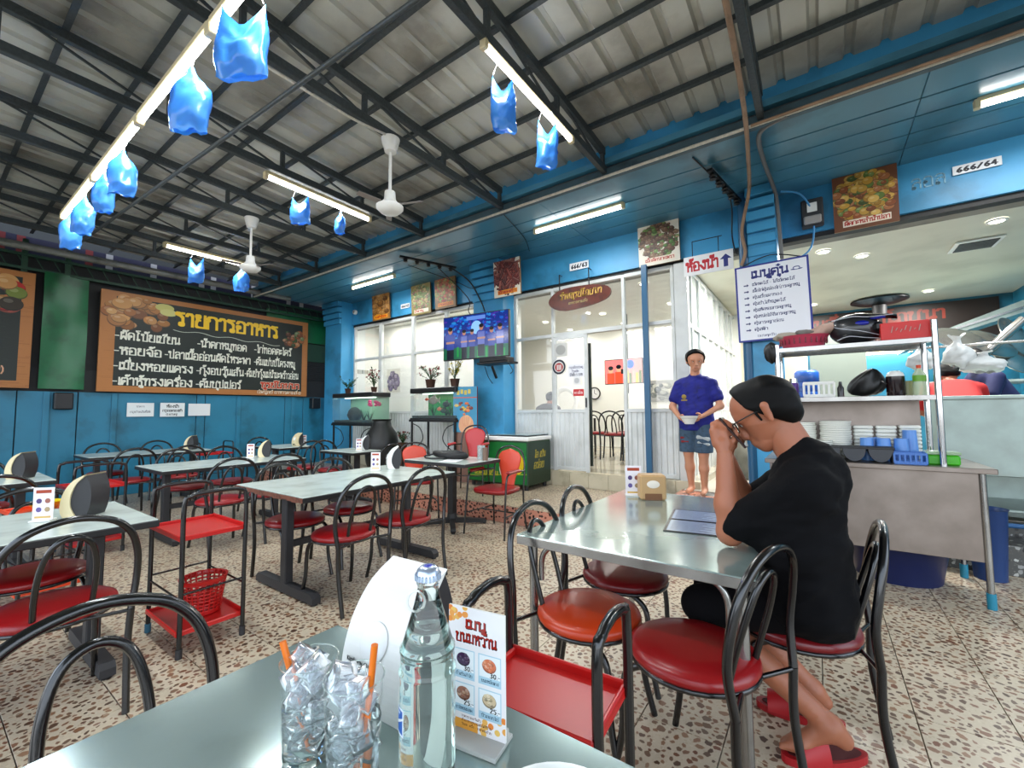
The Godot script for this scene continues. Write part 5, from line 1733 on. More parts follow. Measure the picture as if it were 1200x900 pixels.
	for sx in [-1.0, 1.0]:
		for sz in [-1.0, 1.0]:
			mb = MB.new()
			mb.rod(Vector3(sx * 0.66, 0.0, sz * 0.54), Vector3(sx * 0.66, 0.72, sz * 0.54), 0.019, 12)
			part("leg", mb, M.steel, t)

func basket(at: Vector3) -> void:
	var t := thing("waste_basket", at, "round red perforated plastic basket on the lower trolley tray", "basket")
	var n := 22
	var rows := 8
	var h := 0.20
	var mb := MB.new()
	var rad := func(y: float) -> float: return lerpf(0.085, 0.115, y / h)
	for r in rows + 1:                                 # rings
		var y := 0.02 + (h - 0.04) * r / rows
		var ring := PackedVector3Array()
		for k in n: ring.push_back(Vector3(cos(TAU * k / n) * rad.call(y), y, sin(TAU * k / n) * rad.call(y)))
		mb.tube(ring, 0.0055, 4, true)
	for k in n:
		var c := Vector3(cos(TAU * k / n), 0, sin(TAU * k / n))
		mb.rod(c * rad.call(0.0), c * rad.call(h) + Vector3(0, h, 0), 0.0055, 4)
	part("mesh_wall", mb, M.red_plastic, t)
	mb = MB.new()
	mb.lathe([[0.0, 0.0], [0.09, 0.0], [0.09, 0.02], [0.0, 0.006]], 24)
	part("bottom", mb, M.red_plastic, t)
	mb = MB.new()
	mb.lathe([[0.113, 0.185], [0.120, 0.185], [0.125, 0.203], [0.117, 0.205], [0.113, 0.2]], 26)
	part("rim", mb, M.red_plastic, t)

# ---------------------------------------------------------------- things on the tables
func napkin_box(at: Vector3, turn: float, shell: Material, label: String, k := 1.0, logo := false) -> void:
	# crescent napkin dispenser; its curved front looks along local -x
	var t := thing("napkin_dispenser", at, label, "dispenser", "", turn)
	t.scale = Vector3.ONE * k
	var outer := [Vector2(-0.055, 0), Vector2(-0.068, 0.03), Vector2(-0.070, 0.07), Vector2(-0.060, 0.115), Vector2(-0.040, 0.155), Vector2(-0.008, 0.19), Vector2(0.040, 0.215)]
	var inner := [Vector2(0.022, 0.193), Vector2(0.0, 0.17), Vector2(-0.018, 0.13), Vector2(-0.026, 0.09), Vector2(-0.022, 0.05), Vector2(-0.002, 0.012), Vector2(0.012, 0.0)]
	outer = curve2(outer)
	inner = curve2(inner)
	var mb := MB.new()
	mb.prism(PackedVector2Array(outer + inner), 0.135)
	var sl := part("shell", mb, shell, t)
	mb = MB.new()
	mb.prism(PackedVector2Array(curve2([Vector2(0.045, 0.0), Vector2(0.06, 0.05), Vector2(0.066, 0.10), Vector2(0.060, 0.155), Vector2(0.040, 0.208)]) + inner), 0.122)
	part("body", mb, M.dark_grey, t)
	mb = MB.new()
	mb.lathe([[0.0, 0.004], [0.026, 0.004], [0.030, 0.0]], 22, Vector3(-0.0605, 0.118, 0), Basis(Vector3(0, 0, 1), PI / 2 - 0.40))
	part("napkin_window", mb, mat(Color(0.93, 0.93, 0.92), 0.9), t)
	mb = MB.new()
	mb.box(Vector3(-0.067, 0.028, 0), Vector3(0.006, 0.02, 0.05), 0.001)
	part("slot", mb, M.black_plastic, sl)
	if logo:
		var tm := TextMesh.new()
		tm.text = "Kimberly-Clark"
		var fo := SystemFont.new()
		fo.font_names = PackedStringArray(["Droid Sans"])
		tm.font = fo
		tm.font_size = 16
		tm.pixel_size = 0.0006
		tm.depth = 0.001
		var o := MeshInstance3D.new()
		o.name = "logo"
		o.mesh = tm
		o.material_override = M.dark_grey
		t.add_child(o, true)
		o.position = Vector3(-0.0715, 0.086, -0.020)
		o.rotation = Vector3(0, -PI / 2, 0)

func curve2(a: Array) -> Array:
	var p := []
	for e in a: p.append(Vector3(e.x, e.y, 0))
	var o := []
	for e in smooth(p, 4): o.append(Vector2(e.x, e.y))
	return o

func table_card(at: Vector3, turn: float, label: String, group := "", w := 0.085, h := 0.17) -> void:
	var t := thing("menu_card", at, label, "menu card", group, turn)
	if not M.has("card"):
		var im := sheet(96, 192, Color(0.90, 0.88, 0.90))
		im.fill_rect(Rect2i(12, 14, 72, 20), Color(0.62, 0.22, 0.10))
		for k in 4: disc(im, 28 + 40 * (k % 2), 80 + 52 * int(k / 2.0), 13, 15, [Color(0.28, 0.20, 0.42), Color(0.60, 0.36, 0.30), Color(0.36, 0.30, 0.55), Color(0.65, 0.55, 0.40)][k])
		im.fill_rect(Rect2i(10, 172, 76, 12), Color(0.80, 0.66, 0.35))
		M.card = printed(im, 0.3)
	var mb := MB.new()
	mb.quad(Vector3(-w * 0.5, h, 0.0035), Vector3(w * 0.5, h, 0.0035), Vector3(w * 0.5, 0.008, 0.0035), Vector3(-w * 0.5, 0.008, 0.0035))
	part("print", mb, M.card, t)
	mb = MB.new()
	mb.box(Vector3(0, h * 0.5, 0), Vector3(w, h, 0.005), 0.001)
	part("panel", mb, M.white_plastic, t)
	mb = MB.new()
	mb.box(Vector3(0, 0.004, 0.0), Vector3(w, 0.008, 0.06), 0.001)
	part("base", mb, M.white_plastic, t)

func make_table_things() -> void:
	var y := 0.756
	var f := atan2(-1.0, 0.5)
	napkin_box(Vector3(-3.29, y, -0.60), 0.75, M.cream_plastic, "large cream crescent napkin box on the table by the basket trolley", 1.05)
	table_card(Vector3(-3.29, y, -0.44), 0.9, "white standing menu card on the table by the basket trolley")
	napkin_box(Vector3(-3.41, y, -2.80), 0.95, M.white_plastic, "white crescent napkin box on the chipped table")
	table_card(Vector3(-3.43, y, -2.60), 0.7, "white standing menu card on the chipped table")
	napkin_box(Vector3(-5.70, y, -0.62), 0.8, M.cream_plastic, "cream crescent napkin box near the tarpaulin wall", 1.05)
	napkin_box(Vector3(-5.72, y, -2.66), 1.0, M.cream_plastic, "cream crescent napkin box on the middle row table")
	table_card(Vector3(-5.74, y, -2.50), 0.75, "white standing menu card on the middle row table")
	napkin_box(Vector3(-7.95, y, -2.60), 0.7, M.cream_plastic, "cream crescent napkin box under the paper notices")
	napkin_box(Vector3(-7.15, y, -3.85), 1.6, M.cream_plastic, "cream crescent napkin box on the far corner table")
	table_card(Vector3(-7.2, y, -3.98), 0.8, "white standing menu card on the far corner table")
	table_card(Vector3(-5.45, y, -3.84), 0.7, "white standing menu card before the aquarium stand")
	napkin_box(Vector3(-5.5, y, -3.98), 0.8, M.white_plastic, "white crescent napkin box before the aquarium stand")
	# square table: black bag, glass jar, papers
	var t := thing("handbag", Vector3(-3.55, y, -3.74), "flat black bag lying on the square table", "bag")
	var mb := MB.new()
	mb.surf(20, 8, func(u: float, v: float) -> Vector3:
		var a := TAU * u
		var k := sin(PI * v)
		return Vector3(cos(a) * 0.27 * pow(k, 0.35), 0.045 - 0.045 * cos(PI * v) + 0.012 * sin(a * 3.0) * k, sin(a) * 0.12 * pow(k, 0.35)), true)
	part("pouch", mb, M.black_matt, t)
	mb = MB.new()
	mb.tube(smooth([Vector3(-0.2, 0.05, 0.05), Vector3(-0.3, 0.02, 0.12), Vector3(-0.15, 0.012, 0.19), Vector3(0.05, 0.02, 0.14)]), 0.01, 6)
	part("strap", mb, M.black_matt, t)
	mb = MB.new()
	mb.lathe([[0.0, 0.0], [0.045, 0.0], [0.045, 0.16], [0.042, 0.16], [0.042, 0.006], [0.0, 0.006]], 18)
	solo("glass_jar", mb, mat(Color(0.72, 0.78, 0.78, 0.35), 0.1, 0.0, {"transparency": BaseMaterial3D.TRANSPARENCY_ALPHA}), Vector3(-3.16, y, -3.84), "clear glass jar standing on the square table", "jar")
	mb = MB.new()
	mb.lathe([[0.0, 0.0], [0.03, 0.0], [0.03, 0.14], [0.0, 0.14]], 14)
	solo("spoon_holder", mb, mat(Color(0.45, 0.36, 0.30), 0.4), Vector3(-3.07, y, -3.80), "brown condiment pot on the square table beside the jar", "pot")
	mb = MB.new()
	mb.box(Vector3.ZERO, Vector3(0.20, 0.002, 0.28), 0.0, Basis(Vector3.UP, 0.4))
	solo("paper_sheet", mb, M.paper, Vector3(-3.36, y + 0.002, -3.56), "loose white sheet of paper on the square table", "paper")
	# steel table: tissue box, card, open menu
	t = thing("tissue_box", Vector3(-0.86, y, -2.70), "tan wooden tissue box standing on the steel table", "tissue box", "", 0.5)
	mb = MB.new()
	mb.box(Vector3(0, 0.075, 0), Vector3(0.155, 0.15, 0.11), 0.01)
	part("case", mb, mat(Color(0.72, 0.58, 0.40), 0.4), t)
	mb = MB.new()
	mb.lathe([[0.0, 0.003], [0.034, 0.003], [0.038, 0.0]], 22, Vector3(0, 0.095, 0.055), Basis(Vector3.RIGHT, PI / 2), 0.6, 1.0, 0.62)
	part("window_oval", mb, mat(Color(0.90, 0.86, 0.80), 0.6), t)
	mb = MB.new()
	mb.box(Vector3(0, 0.02, 0.056), Vector3(0.10, 0.04, 0.004), 0.002)
	part("slot", mb, mat(Color(0.45, 0.30, 0.18), 0.6), t)
	table_card(Vector3(-0.985, y, -2.73), 0.5, "white standing menu card beside the tan tissue box", "", 0.10, 0.19)
	t = thing("menu_booklet", Vector3(-0.46, y, -2.26), "open laminated menu booklet lying on the steel table before the man", "menu", "", 0.16)
	for k in 2:
		var im := sheet(256, 200, Color(0.09, 0.10, 0.13))
		im.fill_rect(Rect2i(8, 8, 196, 184), Color(0.62, 0.68, 0.76))
		for r in 11: im.fill_rect(Rect2i(18, 22 + r * 15, 150 - (r * 37) % 60, 4), Color(0.30, 0.34, 0.42))
		for r in 3: im.fill_rect(Rect2i(176, 20 + r * 56, 60, 44), [Color(0.36, 0.30, 0.26), Color(0.42, 0.38, 0.34), Color(0.30, 0.34, 0.36)][r])
		mb = MB.new()
		mb.quad(Vector3(-0.17, 0.0045, -0.11), Vector3(0.17, 0.0045, -0.11), Vector3(0.17, 0.0045, 0.11), Vector3(-0.17, 0.0045, 0.11))
		var pg := part("page", mb, printed(im, 0.15), t, Vector3(0, 0.002 * k, 0.115 - 0.225 * k))
		mb = MB.new()
		mb.box(Vector3(0, 0.002, 0), Vector3(0.345, 0.004, 0.222), 0.001)
		part("cover", mb, M.black_plastic, t, Vector3(0, 0.002 * k, 0.115 - 0.225 * k))
	make_front_things()

func ring_of(r: float, y: float, n: int) -> PackedVector3Array:
	var o := PackedVector3Array()
	for k in n: o.push_back(Vector3(cos(TAU * k / n) * r, y, sin(TAU * k / n) * r))
	return o

func tumbler(at: Vector3, label: String, ice_group: String, seed_: int, straw_a: Vector3, straw_b: Vector3, straw_label: String) -> void:
	var t := thing("drinking_glass", at, label, "glass")
	t.scale = Vector3(1.16, 1.0, 1.16)
	var mb := MB.new()
	mb.lathe([[0.031, 0.004], [0.0375, 0.149]], 36)
	part("tumbler", mb, M.clear, t)
	mb = MB.new()
	mb.tube(ring_of(0.0375, 0.149, 36), 0.0011, 6, true)
	part("lip", mb, M.solid_glass, t)
	mb = MB.new()
	mb.lathe([[0.0, 0.0], [0.029, 0.0], [0.0312, 0.004], [0.0316, 0.014], [0.0, 0.014]], 32)
	part("thick_base", mb, M.solid_glass, t)
	mb = MB.new()
	mb.lathe([[0.0, 0.0155], [0.0308, 0.0155], [0.0335, 0.085], [0.0, 0.085]], 28, Vector3.ZERO, Basis(), 0.5)
	part("water", mb, M.water, t)
	var g := RandomNumberGenerator.new()
	g.seed = seed_
	var ice := mat(Color(0.96, 0.98, 0.99, 0.06), 0.10, 0.0, {"refraction_enabled": true, "refraction_scale": 0.03})
	var frost := mat(Color(0.93, 0.95, 0.97, 0.13), 0.14, 0.0, {"refraction_enabled": true, "refraction_scale": 0.03})
	for k in 15:
		var lift := 0.034 + k * 0.0082
		var a := k * 2.4 + g.randf()
		mb = MB.new()
		var s := g.randf_range(0.025, 0.034)
		mb.surf(16, 10, func(u: float, v: float) -> Vector3:
			var b := TAU * u
			var e := PI * v
			var d := Vector3(sin(e) * cos(b), cos(e), sin(e) * sin(b))
			var m := maxf(absf(d.x), maxf(absf(d.y), absf(d.z)))
			return d * lerpf(1.0, 0.85 / m, 0.95) * s * 0.60, true)
		var o := solo("ice_cube", mb, ice if k % 3 == 0 else frost, at + Vector3(cos(a) * 0.018, lift, sin(a) * 0.018), "chunk of ice in the " + ice_group, "ice", "ice in the " + ice_group)
		o.rotation = Vector3(g.randf() * 3.0, g.randf() * 3.0, g.randf() * 3.0)
	mb = MB.new()
	mb.rod(at + straw_a, at + straw_b, 0.0052, 12)
	solo("drinking_straw", mb, mat(Color(0.90, 0.45, 0.05), 0.35, 0.0, {"backlight_enabled": true, "backlight": Color(0.35, 0.16, 0.02)}), Vector3.ZERO, straw_label, "straw")

func make_front_things() -> void:
	var y := 0.7555
	tumbler(Vector3(-0.688, y, -0.398), "glass of ice water with a straw leaning over its outer rim", "glass nearer the table edge", 5, Vector3(0.008, 0.02, 0.0), Vector3(-0.043, 0.172, 0.022), "orange straw leaning out of the glass nearer the table edge")
	tumbler(Vector3(-0.585, y, -0.410), "glass of ice water between the other glass and the bottle", "glass beside the bottle", 9, Vector3(0.010, 0.016, -0.008), Vector3(0.026, 0.196, -0.016), "orange straw standing in the glass beside the bottle")
	# water bottle
	var t := thing("water_bottle", Vector3(-0.497, y, -0.475), "clear ribbed glass water bottle with a silver blue crown cap", "bottle")
	var mb := MB.new()
	mb.lathe([[0.0, 0.004], [0.025, 0.002], [0.035, 0.0], [0.040, 0.004], [0.0415, 0.012], [0.0415, 0.155], [0.0425, 0.158], [0.0425, 0.163], [0.0405, 0.166], [0.040, 0.186], [0.0412, 0.189], [0.0412, 0.194], [0.038, 0.198], [0.030, 0.225], [0.0215, 0.252], [0.0165, 0.272], [0.0155, 0.282], [0.0175, 0.285], [0.0175, 0.292], [0.0150, 0.294], [0.0150, 0.300], [0.0, 0.300]], 44, Vector3.ZERO, Basis(), 0.45)
	part("glass_body", mb, M.solid_glass, t)
	mb = MB.new()
	mb.lathe([[0.0, 0.010], [0.036, 0.012], [0.0383, 0.018], [0.0383, 0.155], [0.0375, 0.19], [0.035, 0.198], [0.027, 0.225], [0.0185, 0.252], [0.0, 0.252]], 36, Vector3.ZERO, Basis(), 0.45)
	part("water", mb, M.water, t)
	mb = MB.new()
	mb.lathe([[0.0, 0.0195], [0.011, 0.019], [0.0165, 0.014], [0.0185, 0.006], [0.0195, 0.0], [0.0175, 0.0]], 28, Vector3(0, 0.291, 0), Basis(), 0.3)
	for k in 21: mb.box(Vector3(cos(TAU * k / 21) * 0.0188, 0.295, sin(TAU * k / 21) * 0.0188), Vector3(0.003, 0.009, 0.003), 0.0008, Basis(Vector3.UP, -TAU * k / 21))
	var cp := part("cap", mb, mat(Color(0.72, 0.77, 0.84), 0.25, 0.7), t)
	mb = MB.new()
	mb.lathe([[0.0, 0.0008], [0.006, 0.0008], [0.007, 0.0]], 18, Vector3(0, 0.3103, 0))
	part("cap_emblem", mb, mat(Color(0.12, 0.16, 0.62), 0.3), cp)
	# label on the side
	var im := sheet(128, 128, Color(0.86, 0.89, 0.92))
	im.fill_rect(Rect2i(10, 10, 108, 108), Color(0.16, 0.36, 0.66))
	for k in 40: line(im, Vector2(12, 60 + k), Vector2(116, 30 + k * 0.5), 3, Color(0.86, 0.89, 0.92) if k > 24 else Color(0.16, 0.36, 0.66))
	im.fill_rect(Rect2i(22, 22, 60, 10), Color(0.86, 0.89, 0.92))
	mb = MB.new()
	for k in 10:
		var a0 := 1.70 + k * 0.07
		var a1 := 1.70 + (k + 1) * 0.07
		var p := func(a: float, yy: float) -> Vector3: return Vector3(cos(a) * 0.0421, yy, sin(a) * 0.0421)
		var u0 := 1.0 - k / 10.0
		var u1 := 1.0 - (k + 1) / 10.0
		mb.tri(p.call(a0, 0.118), p.call(a1, 0.118), p.call(a1, 0.08), Vector2(u0, 0), Vector2(u1, 0), Vector2(u1, 1))
		mb.tri(p.call(a0, 0.118), p.call(a1, 0.08), p.call(a0, 0.08), Vector2(u0, 0), Vector2(u1, 1), Vector2(u0, 1))
	part("label", mb, printed(im, 0.4), t)
	mb = MB.new()
	var loop := []
	for k in 14: loop.append(Vector3(0.0, sin(TAU * k / 14) * 0.0155, cos(TAU * k / 14) * 0.0135))
	var lp := PackedVector3Array()
	for q in loop: lp.push_back(Vector3(-0.006, 0.262, 0.018) + Basis(Vector3.UP, -0.9) * q)
	mb.tube(lp, 0.0018, 6, true)
	part("pull_ring", mb, M.white_plastic, t)
	# napkin box
	napkin_box(Vector3(-0.672, y, -0.575), 1.62, M.white_plastic, "white crescent napkin box beside the water bottle on the front table", 1.12, true)
	# acrylic menu
	t = thing("acrylic_menu", Vector3(-0.490, y, -0.583), "upright acrylic stand with a Thai dessert menu beside the bottle", "menu stand", "", 0.16)
	mb = MB.new()
	mb.box(Vector3(0, 0.004, 0.008), Vector3(0.110, 0.007, 0.062), 0.001)
	mb.box(Vector3(0, 0.014, -0.004), Vector3(0.110, 0.022, 0.010), 0.001)
	part("base", mb, mat(Color(0.86, 0.86, 0.84, 0.55), 0.1, 0.0, {"transparency": BaseMaterial3D.TRANSPARENCY_ALPHA}), t)
	im = sheet(380, 720, Color(0.92, 0.90, 0.90))
	var g := RandomNumberGenerator.new()
	g.seed = 3
	for k in 26:
		var c := Vector2(g.randf() * 120, g.randf() * 90) if k < 13 else Vector2(380 - g.randf() * 150, 720 - g.randf() * 130)
		disc(im, c.x, c.y, 18, 18, Color(0.92, 0.80, 0.42).lerp(Color(0.90, 0.50, 0.22), g.randf()))
	im.fill_rect(Rect2i(0, 664, 200, 56), Color(0.90, 0.62, 0.24))
	write(im, "เมนู", 122, 124, 130, 52, Color(0.20, 0.04, 0.03), 1.9)
	write(im, "เมนู", 118, 120, 130, 52, Color(0.62, 0.12, 0.08), 1.5)
	write(im, "ขนมหวาน", 54, 209, 270, 52, Color(0.20, 0.04, 0.03), 1.9)
	write(im, "ขนมหวาน", 50, 205, 270, 52, Color(0.62, 0.12, 0.08), 1.5)
	var cards := [[30, 250, "30.-", "ถั่วเย็นลำไย", Color(0.25, 0.14, 0.28)], [205, 250, "30.-", "ขนมหม้อแกง", Color(0.82, 0.42, 0.26)], [30, 450, "25.-", "ชาไทยนมสด", Color(0.62, 0.40, 0.32)], [205, 450, "25.-", "บัวลอยไข่", Color(0.80, 0.70, 0.55)]]
	for c in cards:
		im.fill_rect(Rect2i(c[0], c[1], 150, 175), Color(0.66, 0.78, 0.84))
		im.fill_rect(Rect2i(c[0] + 6, c[1] + 6, 138, 124), Color(0.90, 0.91, 0.92))
		disc(im, c[0] + 72, c[1] + 62, 46, 40, c[4].darkened(0.3))
		disc(im, c[0] + 72, c[1] + 57, 43, 34, c[4])
		food(im, Rect2(c[0] + 32, c[1] + 24, 80, 70), [c[4].lightened(0.15), c[4]], 14, c[0] + c[1], 0.22)
		write(im, c[2], c[0] + 78, c[1] + 126, 62, 26, Color(0.08, 0.08, 0.08), 1.8)
		write(im, c[3], c[0] + 20, c[1] + 160, 112, 15, Color(0.12, 0.22, 0.30), 1.5)
	for k in 3: write(im, ["ราคารวมภาษีแล้ว", "สั่งอาหารหวานเพิ่มได้ที่ร้าน", "วันละ ๑ ครั้ง - ราคาต่อถ้วย"][k], 90, 650 + k * 24, 200, 11, Color(0.35, 0.14, 0.10), 1.3)
	mb = MB.new()
	mb.quad(Vector3(-0.055, 0.208, 0.0042), Vector3(0.055, 0.208, 0.0042), Vector3(0.055, 0.008, 0.0042), Vector3(-0.055, 0.008, 0.0042))
	var face := part("print", mb, printed(im, 0.15), t)
	mb = MB.new()
	mb.box(Vector3(0, 0.108, 0.002), Vector3(0.110, 0.200, 0.004), 0.0006)
	part("panel", mb, M.white_plastic, t)
	mb = MB.new()
	mb.lathe([[0.0, 0.0], [0.06, 0.0], [0.095, 0.014], [0.105, 0.022], [0.10, 0.022], [0.06, 0.006], [0.0, 0.005]], 36)
	solo("plate", mb, mat(Color(0.88, 0.89, 0.87), 0.15), Vector3(-0.285, y, -0.500), "edge of a white plate beside the acrylic menu", "plate")
# ---------------------------------------------------------------- before and behind the shop front
func aquarium(x0: float, x1: float, y0: float, y1: float, z: float, stand_label: String, label: String, glow: Color, side: bool) -> void:
	var cx := (x0 + x1) * 0.5
	var w := x1 - x0
	var d := 0.42
	# wrought iron stand
	var t := thing("aquarium_stand", Vector3(cx, STEP, z), stand_label, "stand")
	var h := y0 - STEP - 0.02
	var mb := MB.new()
	for sx in [-1.0, 1.0]:
		for sz in [-1.0, 1.0]:
			mb = MB.new()
			mb.box(Vector3(sx * (w * 0.5 - 0.02), h * 0.5, sz * (d * 0.5 - 0.02)), Vector3(0.03, h, 0.03), 0.003)
			part("leg", mb, M.black_matt, t)
	mb = MB.new()
	mb.box(Vector3(0, h, 0), Vector3(w + 0.04, 0.04, d + 0.04), 0.004)
	part("top_frame", mb, M.black_matt, t)
	for s in [-1.0, 1.0]:
		mb = MB.new()
		mb.tube(smooth([Vector3(s * (w * 0.5 - 0.03), h - 0.05, d * 0.5 - 0.02), Vector3(s * (w * 0.30), h - 0.12, d * 0.5 - 0.02), Vector3(s * w * 0.22, h - 0.28, d * 0.5 - 0.02), Vector3(s * w * 0.30, h - 0.40, d * 0.5 - 0.02), Vector3(s * (w * 0.5 - 0.03), h - 0.5, d * 0.5 - 0.02)], 6), 0.008, 6)
		part("scroll", mb, M.black_matt, t)
	# tank
	t = thing("aquarium", Vector3(cx, y0, z), label, "aquarium")
	var ht := y1 - y0
	mb = MB.new()
	for s in [-1.0, 1.0]:
		mb.box(Vector3(0, ht * 0.5, s * d * 0.5), Vector3(w, ht, 0.008))
		mb.box(Vector3(s * w * 0.5, ht * 0.5, 0), Vector3(0.008, ht, d))
	part("glass_walls", mb, M.clear, t)
	mb = MB.new()
	mb.box(Vector3(0, 0.012, 0), Vector3(w + 0.01, 0.024, d + 0.01), 0.003)
	part("base_rim", mb, M.black_plastic, t)
	mb = MB.new()
	mb.box(Vector3(0, ht - 0.035, 0), Vector3(w + 0.02, 0.085, d + 0.02), 0.01)
	part("hood", mb, M.black_plastic, t)
	mb = MB.new()
	mb.box(Vector3(0, ht * 0.5, -d * 0.5 + 0.012), Vector3(w - 0.03, ht - 0.03, 0.006))
	part("backdrop", mb, mat(glow, 0.5), t)
	mb = MB.new()
	mb.box(Vector3(0, ht - 0.085, 0.02), Vector3(w * 0.75, 0.012, 0.06), 0.003)
	part("hood_light", mb, mat(Color.WHITE, 0.4, 0.0, {"emission_enabled": true, "emission": Color(0.85, 1.0, 0.9), "emission_energy_multiplier": 3.0}), t)
	area(t, Vector3(0, ht - 0.10, 0.02), Vector2(w * 0.75, 0.06), 0.10, Color(0.85, 1.0, 0.9))
	mb = MB.new()
	mb.box(Vector3(0, 0.045, 0), Vector3(w - 0.03, 0.04, d - 0.04), 0.006)
	part("gravel", mb, grained(Color(0.16, 0.20, 0.14), 0.9, 0.0, M.stain, 8.0), t)
	var g := RandomNumberGenerator.new()
	g.seed = int(cx * -10.0)
	for k in 5:
		mb = MB.new()
		var bx := g.randf_range(-0.4, 0.4) * w
		for q in 9:
			var a := g.randf() * TAU
			mb.tube(smooth([Vector3(bx, 0.05, 0), Vector3(bx + cos(a) * 0.04, 0.14, sin(a) * 0.04), Vector3(bx + cos(a) * 0.10, 0.18 + g.randf() * 0.1, sin(a) * 0.08)], 4), 0.012, 5, false, 0.002, 0.3)
		part("water_plant", mb, mat(Color(0.06, 0.20, 0.09), 0.5), t)
	if side:
		mb = MB.new()
		mb.lathe([[0.0, 0.03], [0.10, 0.06], [0.15, 0.16], [0.12, 0.26], [0.05, 0.32], [0.0, 0.33]], 10)
		part("rock", mb, grained(Color(0.14, 0.15, 0.14), 0.9, 0.0, M.stain, 5.0), t, Vector3(-0.2, 0, 0))
		mb = MB.new()
		for k in 12:
			var a := g.randf() * TAU
			mb.ball(Vector3(w * 0.34 + cos(a) * 0.10, ht - 0.16 - g.randf() * 0.08, sin(a) * 0.08), Vector3(0.04, 0.03, 0.04), 8, 5)
		part("pink_plant", mb, mat(Color(0.85, 0.12, 0.45), 0.5), t)
	else:
		for q in [[-0.12, 0.32, 0.11, Color(0.55, 0.52, 0.48)], [0.18, 0.25, 0.08, Color(0.10, 0.13, 0.11)], [-0.28, 0.34, 0.04, Color(0.75, 0.25, 0.06)], [0.02, 0.17, 0.05, Color(0.80, 0.45, 0.30)], [0.12, 0.14, 0.07, Color(0.12, 0.20, 0.13)]]:
			var fs := Node3D.new()
			fs.name = numbered("aquarium_fish")
			add_child(fs)
			fs.position = Vector3(cx + q[0], y0 + q[1], z + 0.06)
			tag(fs, "%s fish swimming in the green aquarium" % ["large pale", "dark round", "small orange", "small pinkish", "dull green"][[0.11, 0.08, 0.04, 0.05, 0.07].find(q[2])], "fish", "fish in the green aquarium")
			mb = MB.new()
			mb.ball(Vector3.ZERO, Vector3(q[2], q[2] * 0.62, q[2] * 0.25), 14, 8)
			part("body", mb, mat(q[3], 0.4), fs)
			mb = MB.new()
			mb.prism(PackedVector2Array([Vector2(q[2] * 0.8, 0), Vector2(q[2] * 1.5, q[2] * 0.5), Vector2(q[2] * 1.35, 0), Vector2(q[2] * 1.5, -q[2] * 0.5)]), 0.006)
			part("tail", mb, mat(q[3], 0.4), fs)
			mb = MB.new()
			mb.prism(PackedVector2Array([Vector2(-q[2] * 0.4, q[2] * 0.5), Vector2(q[2] * 0.4, q[2] * 0.95), Vector2(q[2] * 0.6, q[2] * 0.4)]), 0.005)
			part("fin", mb, mat(q[3], 0.4), fs)

func plant(at: Vector3, label: String, leaf: Material, flower: Material, seed_: int, spread: float, high: float, pot_r := 0.07, blooms := 10) -> void:
	var t := thing("potted_plant", at, label, "plant")
	var mb := MB.new()
	mb.lathe([[0.0, 0.0], [pot_r * 0.75, 0.0], [pot_r, pot_r * 1.5], [pot_r * 1.08, pot_r * 1.6], [pot_r * 0.9, pot_r * 1.55], [0.0, pot_r * 1.4]], 18)
	part("pot", mb, M.clay, t)
	var g := RandomNumberGenerator.new()
	g.seed = seed_
	var lv := MB.new()
	var fl := MB.new()
	var stem := MB.new()
	for k in 16:
		var a := g.randf() * TAU
		var tip := Vector3(cos(a) * spread * g.randf_range(0.3, 1.0), pot_r * 1.5 + high * g.randf_range(0.35, 1.0), sin(a) * spread * g.randf_range(0.3, 0.8))
		stem.tube(smooth([Vector3(0, pot_r * 1.4, 0), Vector3(tip.x * 0.35, tip.y * 0.7, tip.z * 0.35), tip], 4), 0.004, 5)
		for q in 5:
			var p := Vector3(0, pot_r * 1.4, 0).lerp(tip, 0.4 + 0.15 * q)
			leaf_blade(lv, p, Vector3(g.randf_range(-1, 1), g.randf_range(-0.2, 0.8), g.randf_range(-1, 1)).normalized(), g.randf_range(0.05, 0.09), 0.03)
		if k < blooms:
			for q in 6: leaf_blade(fl, tip, Vector3(g.randf_range(-1, 1), g.randf_range(-0.4, 1), g.randf_range(-1, 1)).normalized(), g.randf_range(0.035, 0.06), 0.03)
	part("stems", stem, M.leaf, t)
	part("foliage", lv, leaf, t).set_meta("kind", "stuff")
	if blooms: part("blossoms", fl, flower, t).set_meta("kind", "stuff")

func leaf_blade(mb: MB, p: Vector3, d: Vector3, l: float, w: float) -> void:
	var s := d.cross(Vector3.UP)
	s = (s if s.length() > 0.1 else Vector3.RIGHT).normalized() * w * 0.5
	var m := p + d * l * 0.45 + Vector3(0, 0.008, 0)
	var e := p + d * l - Vector3(0, 0.006, 0)
	mb.tri(p, m + s, m); mb.tri(p, m, m - s); mb.tri(m + s, e, m); mb.tri(m, e, m - s)

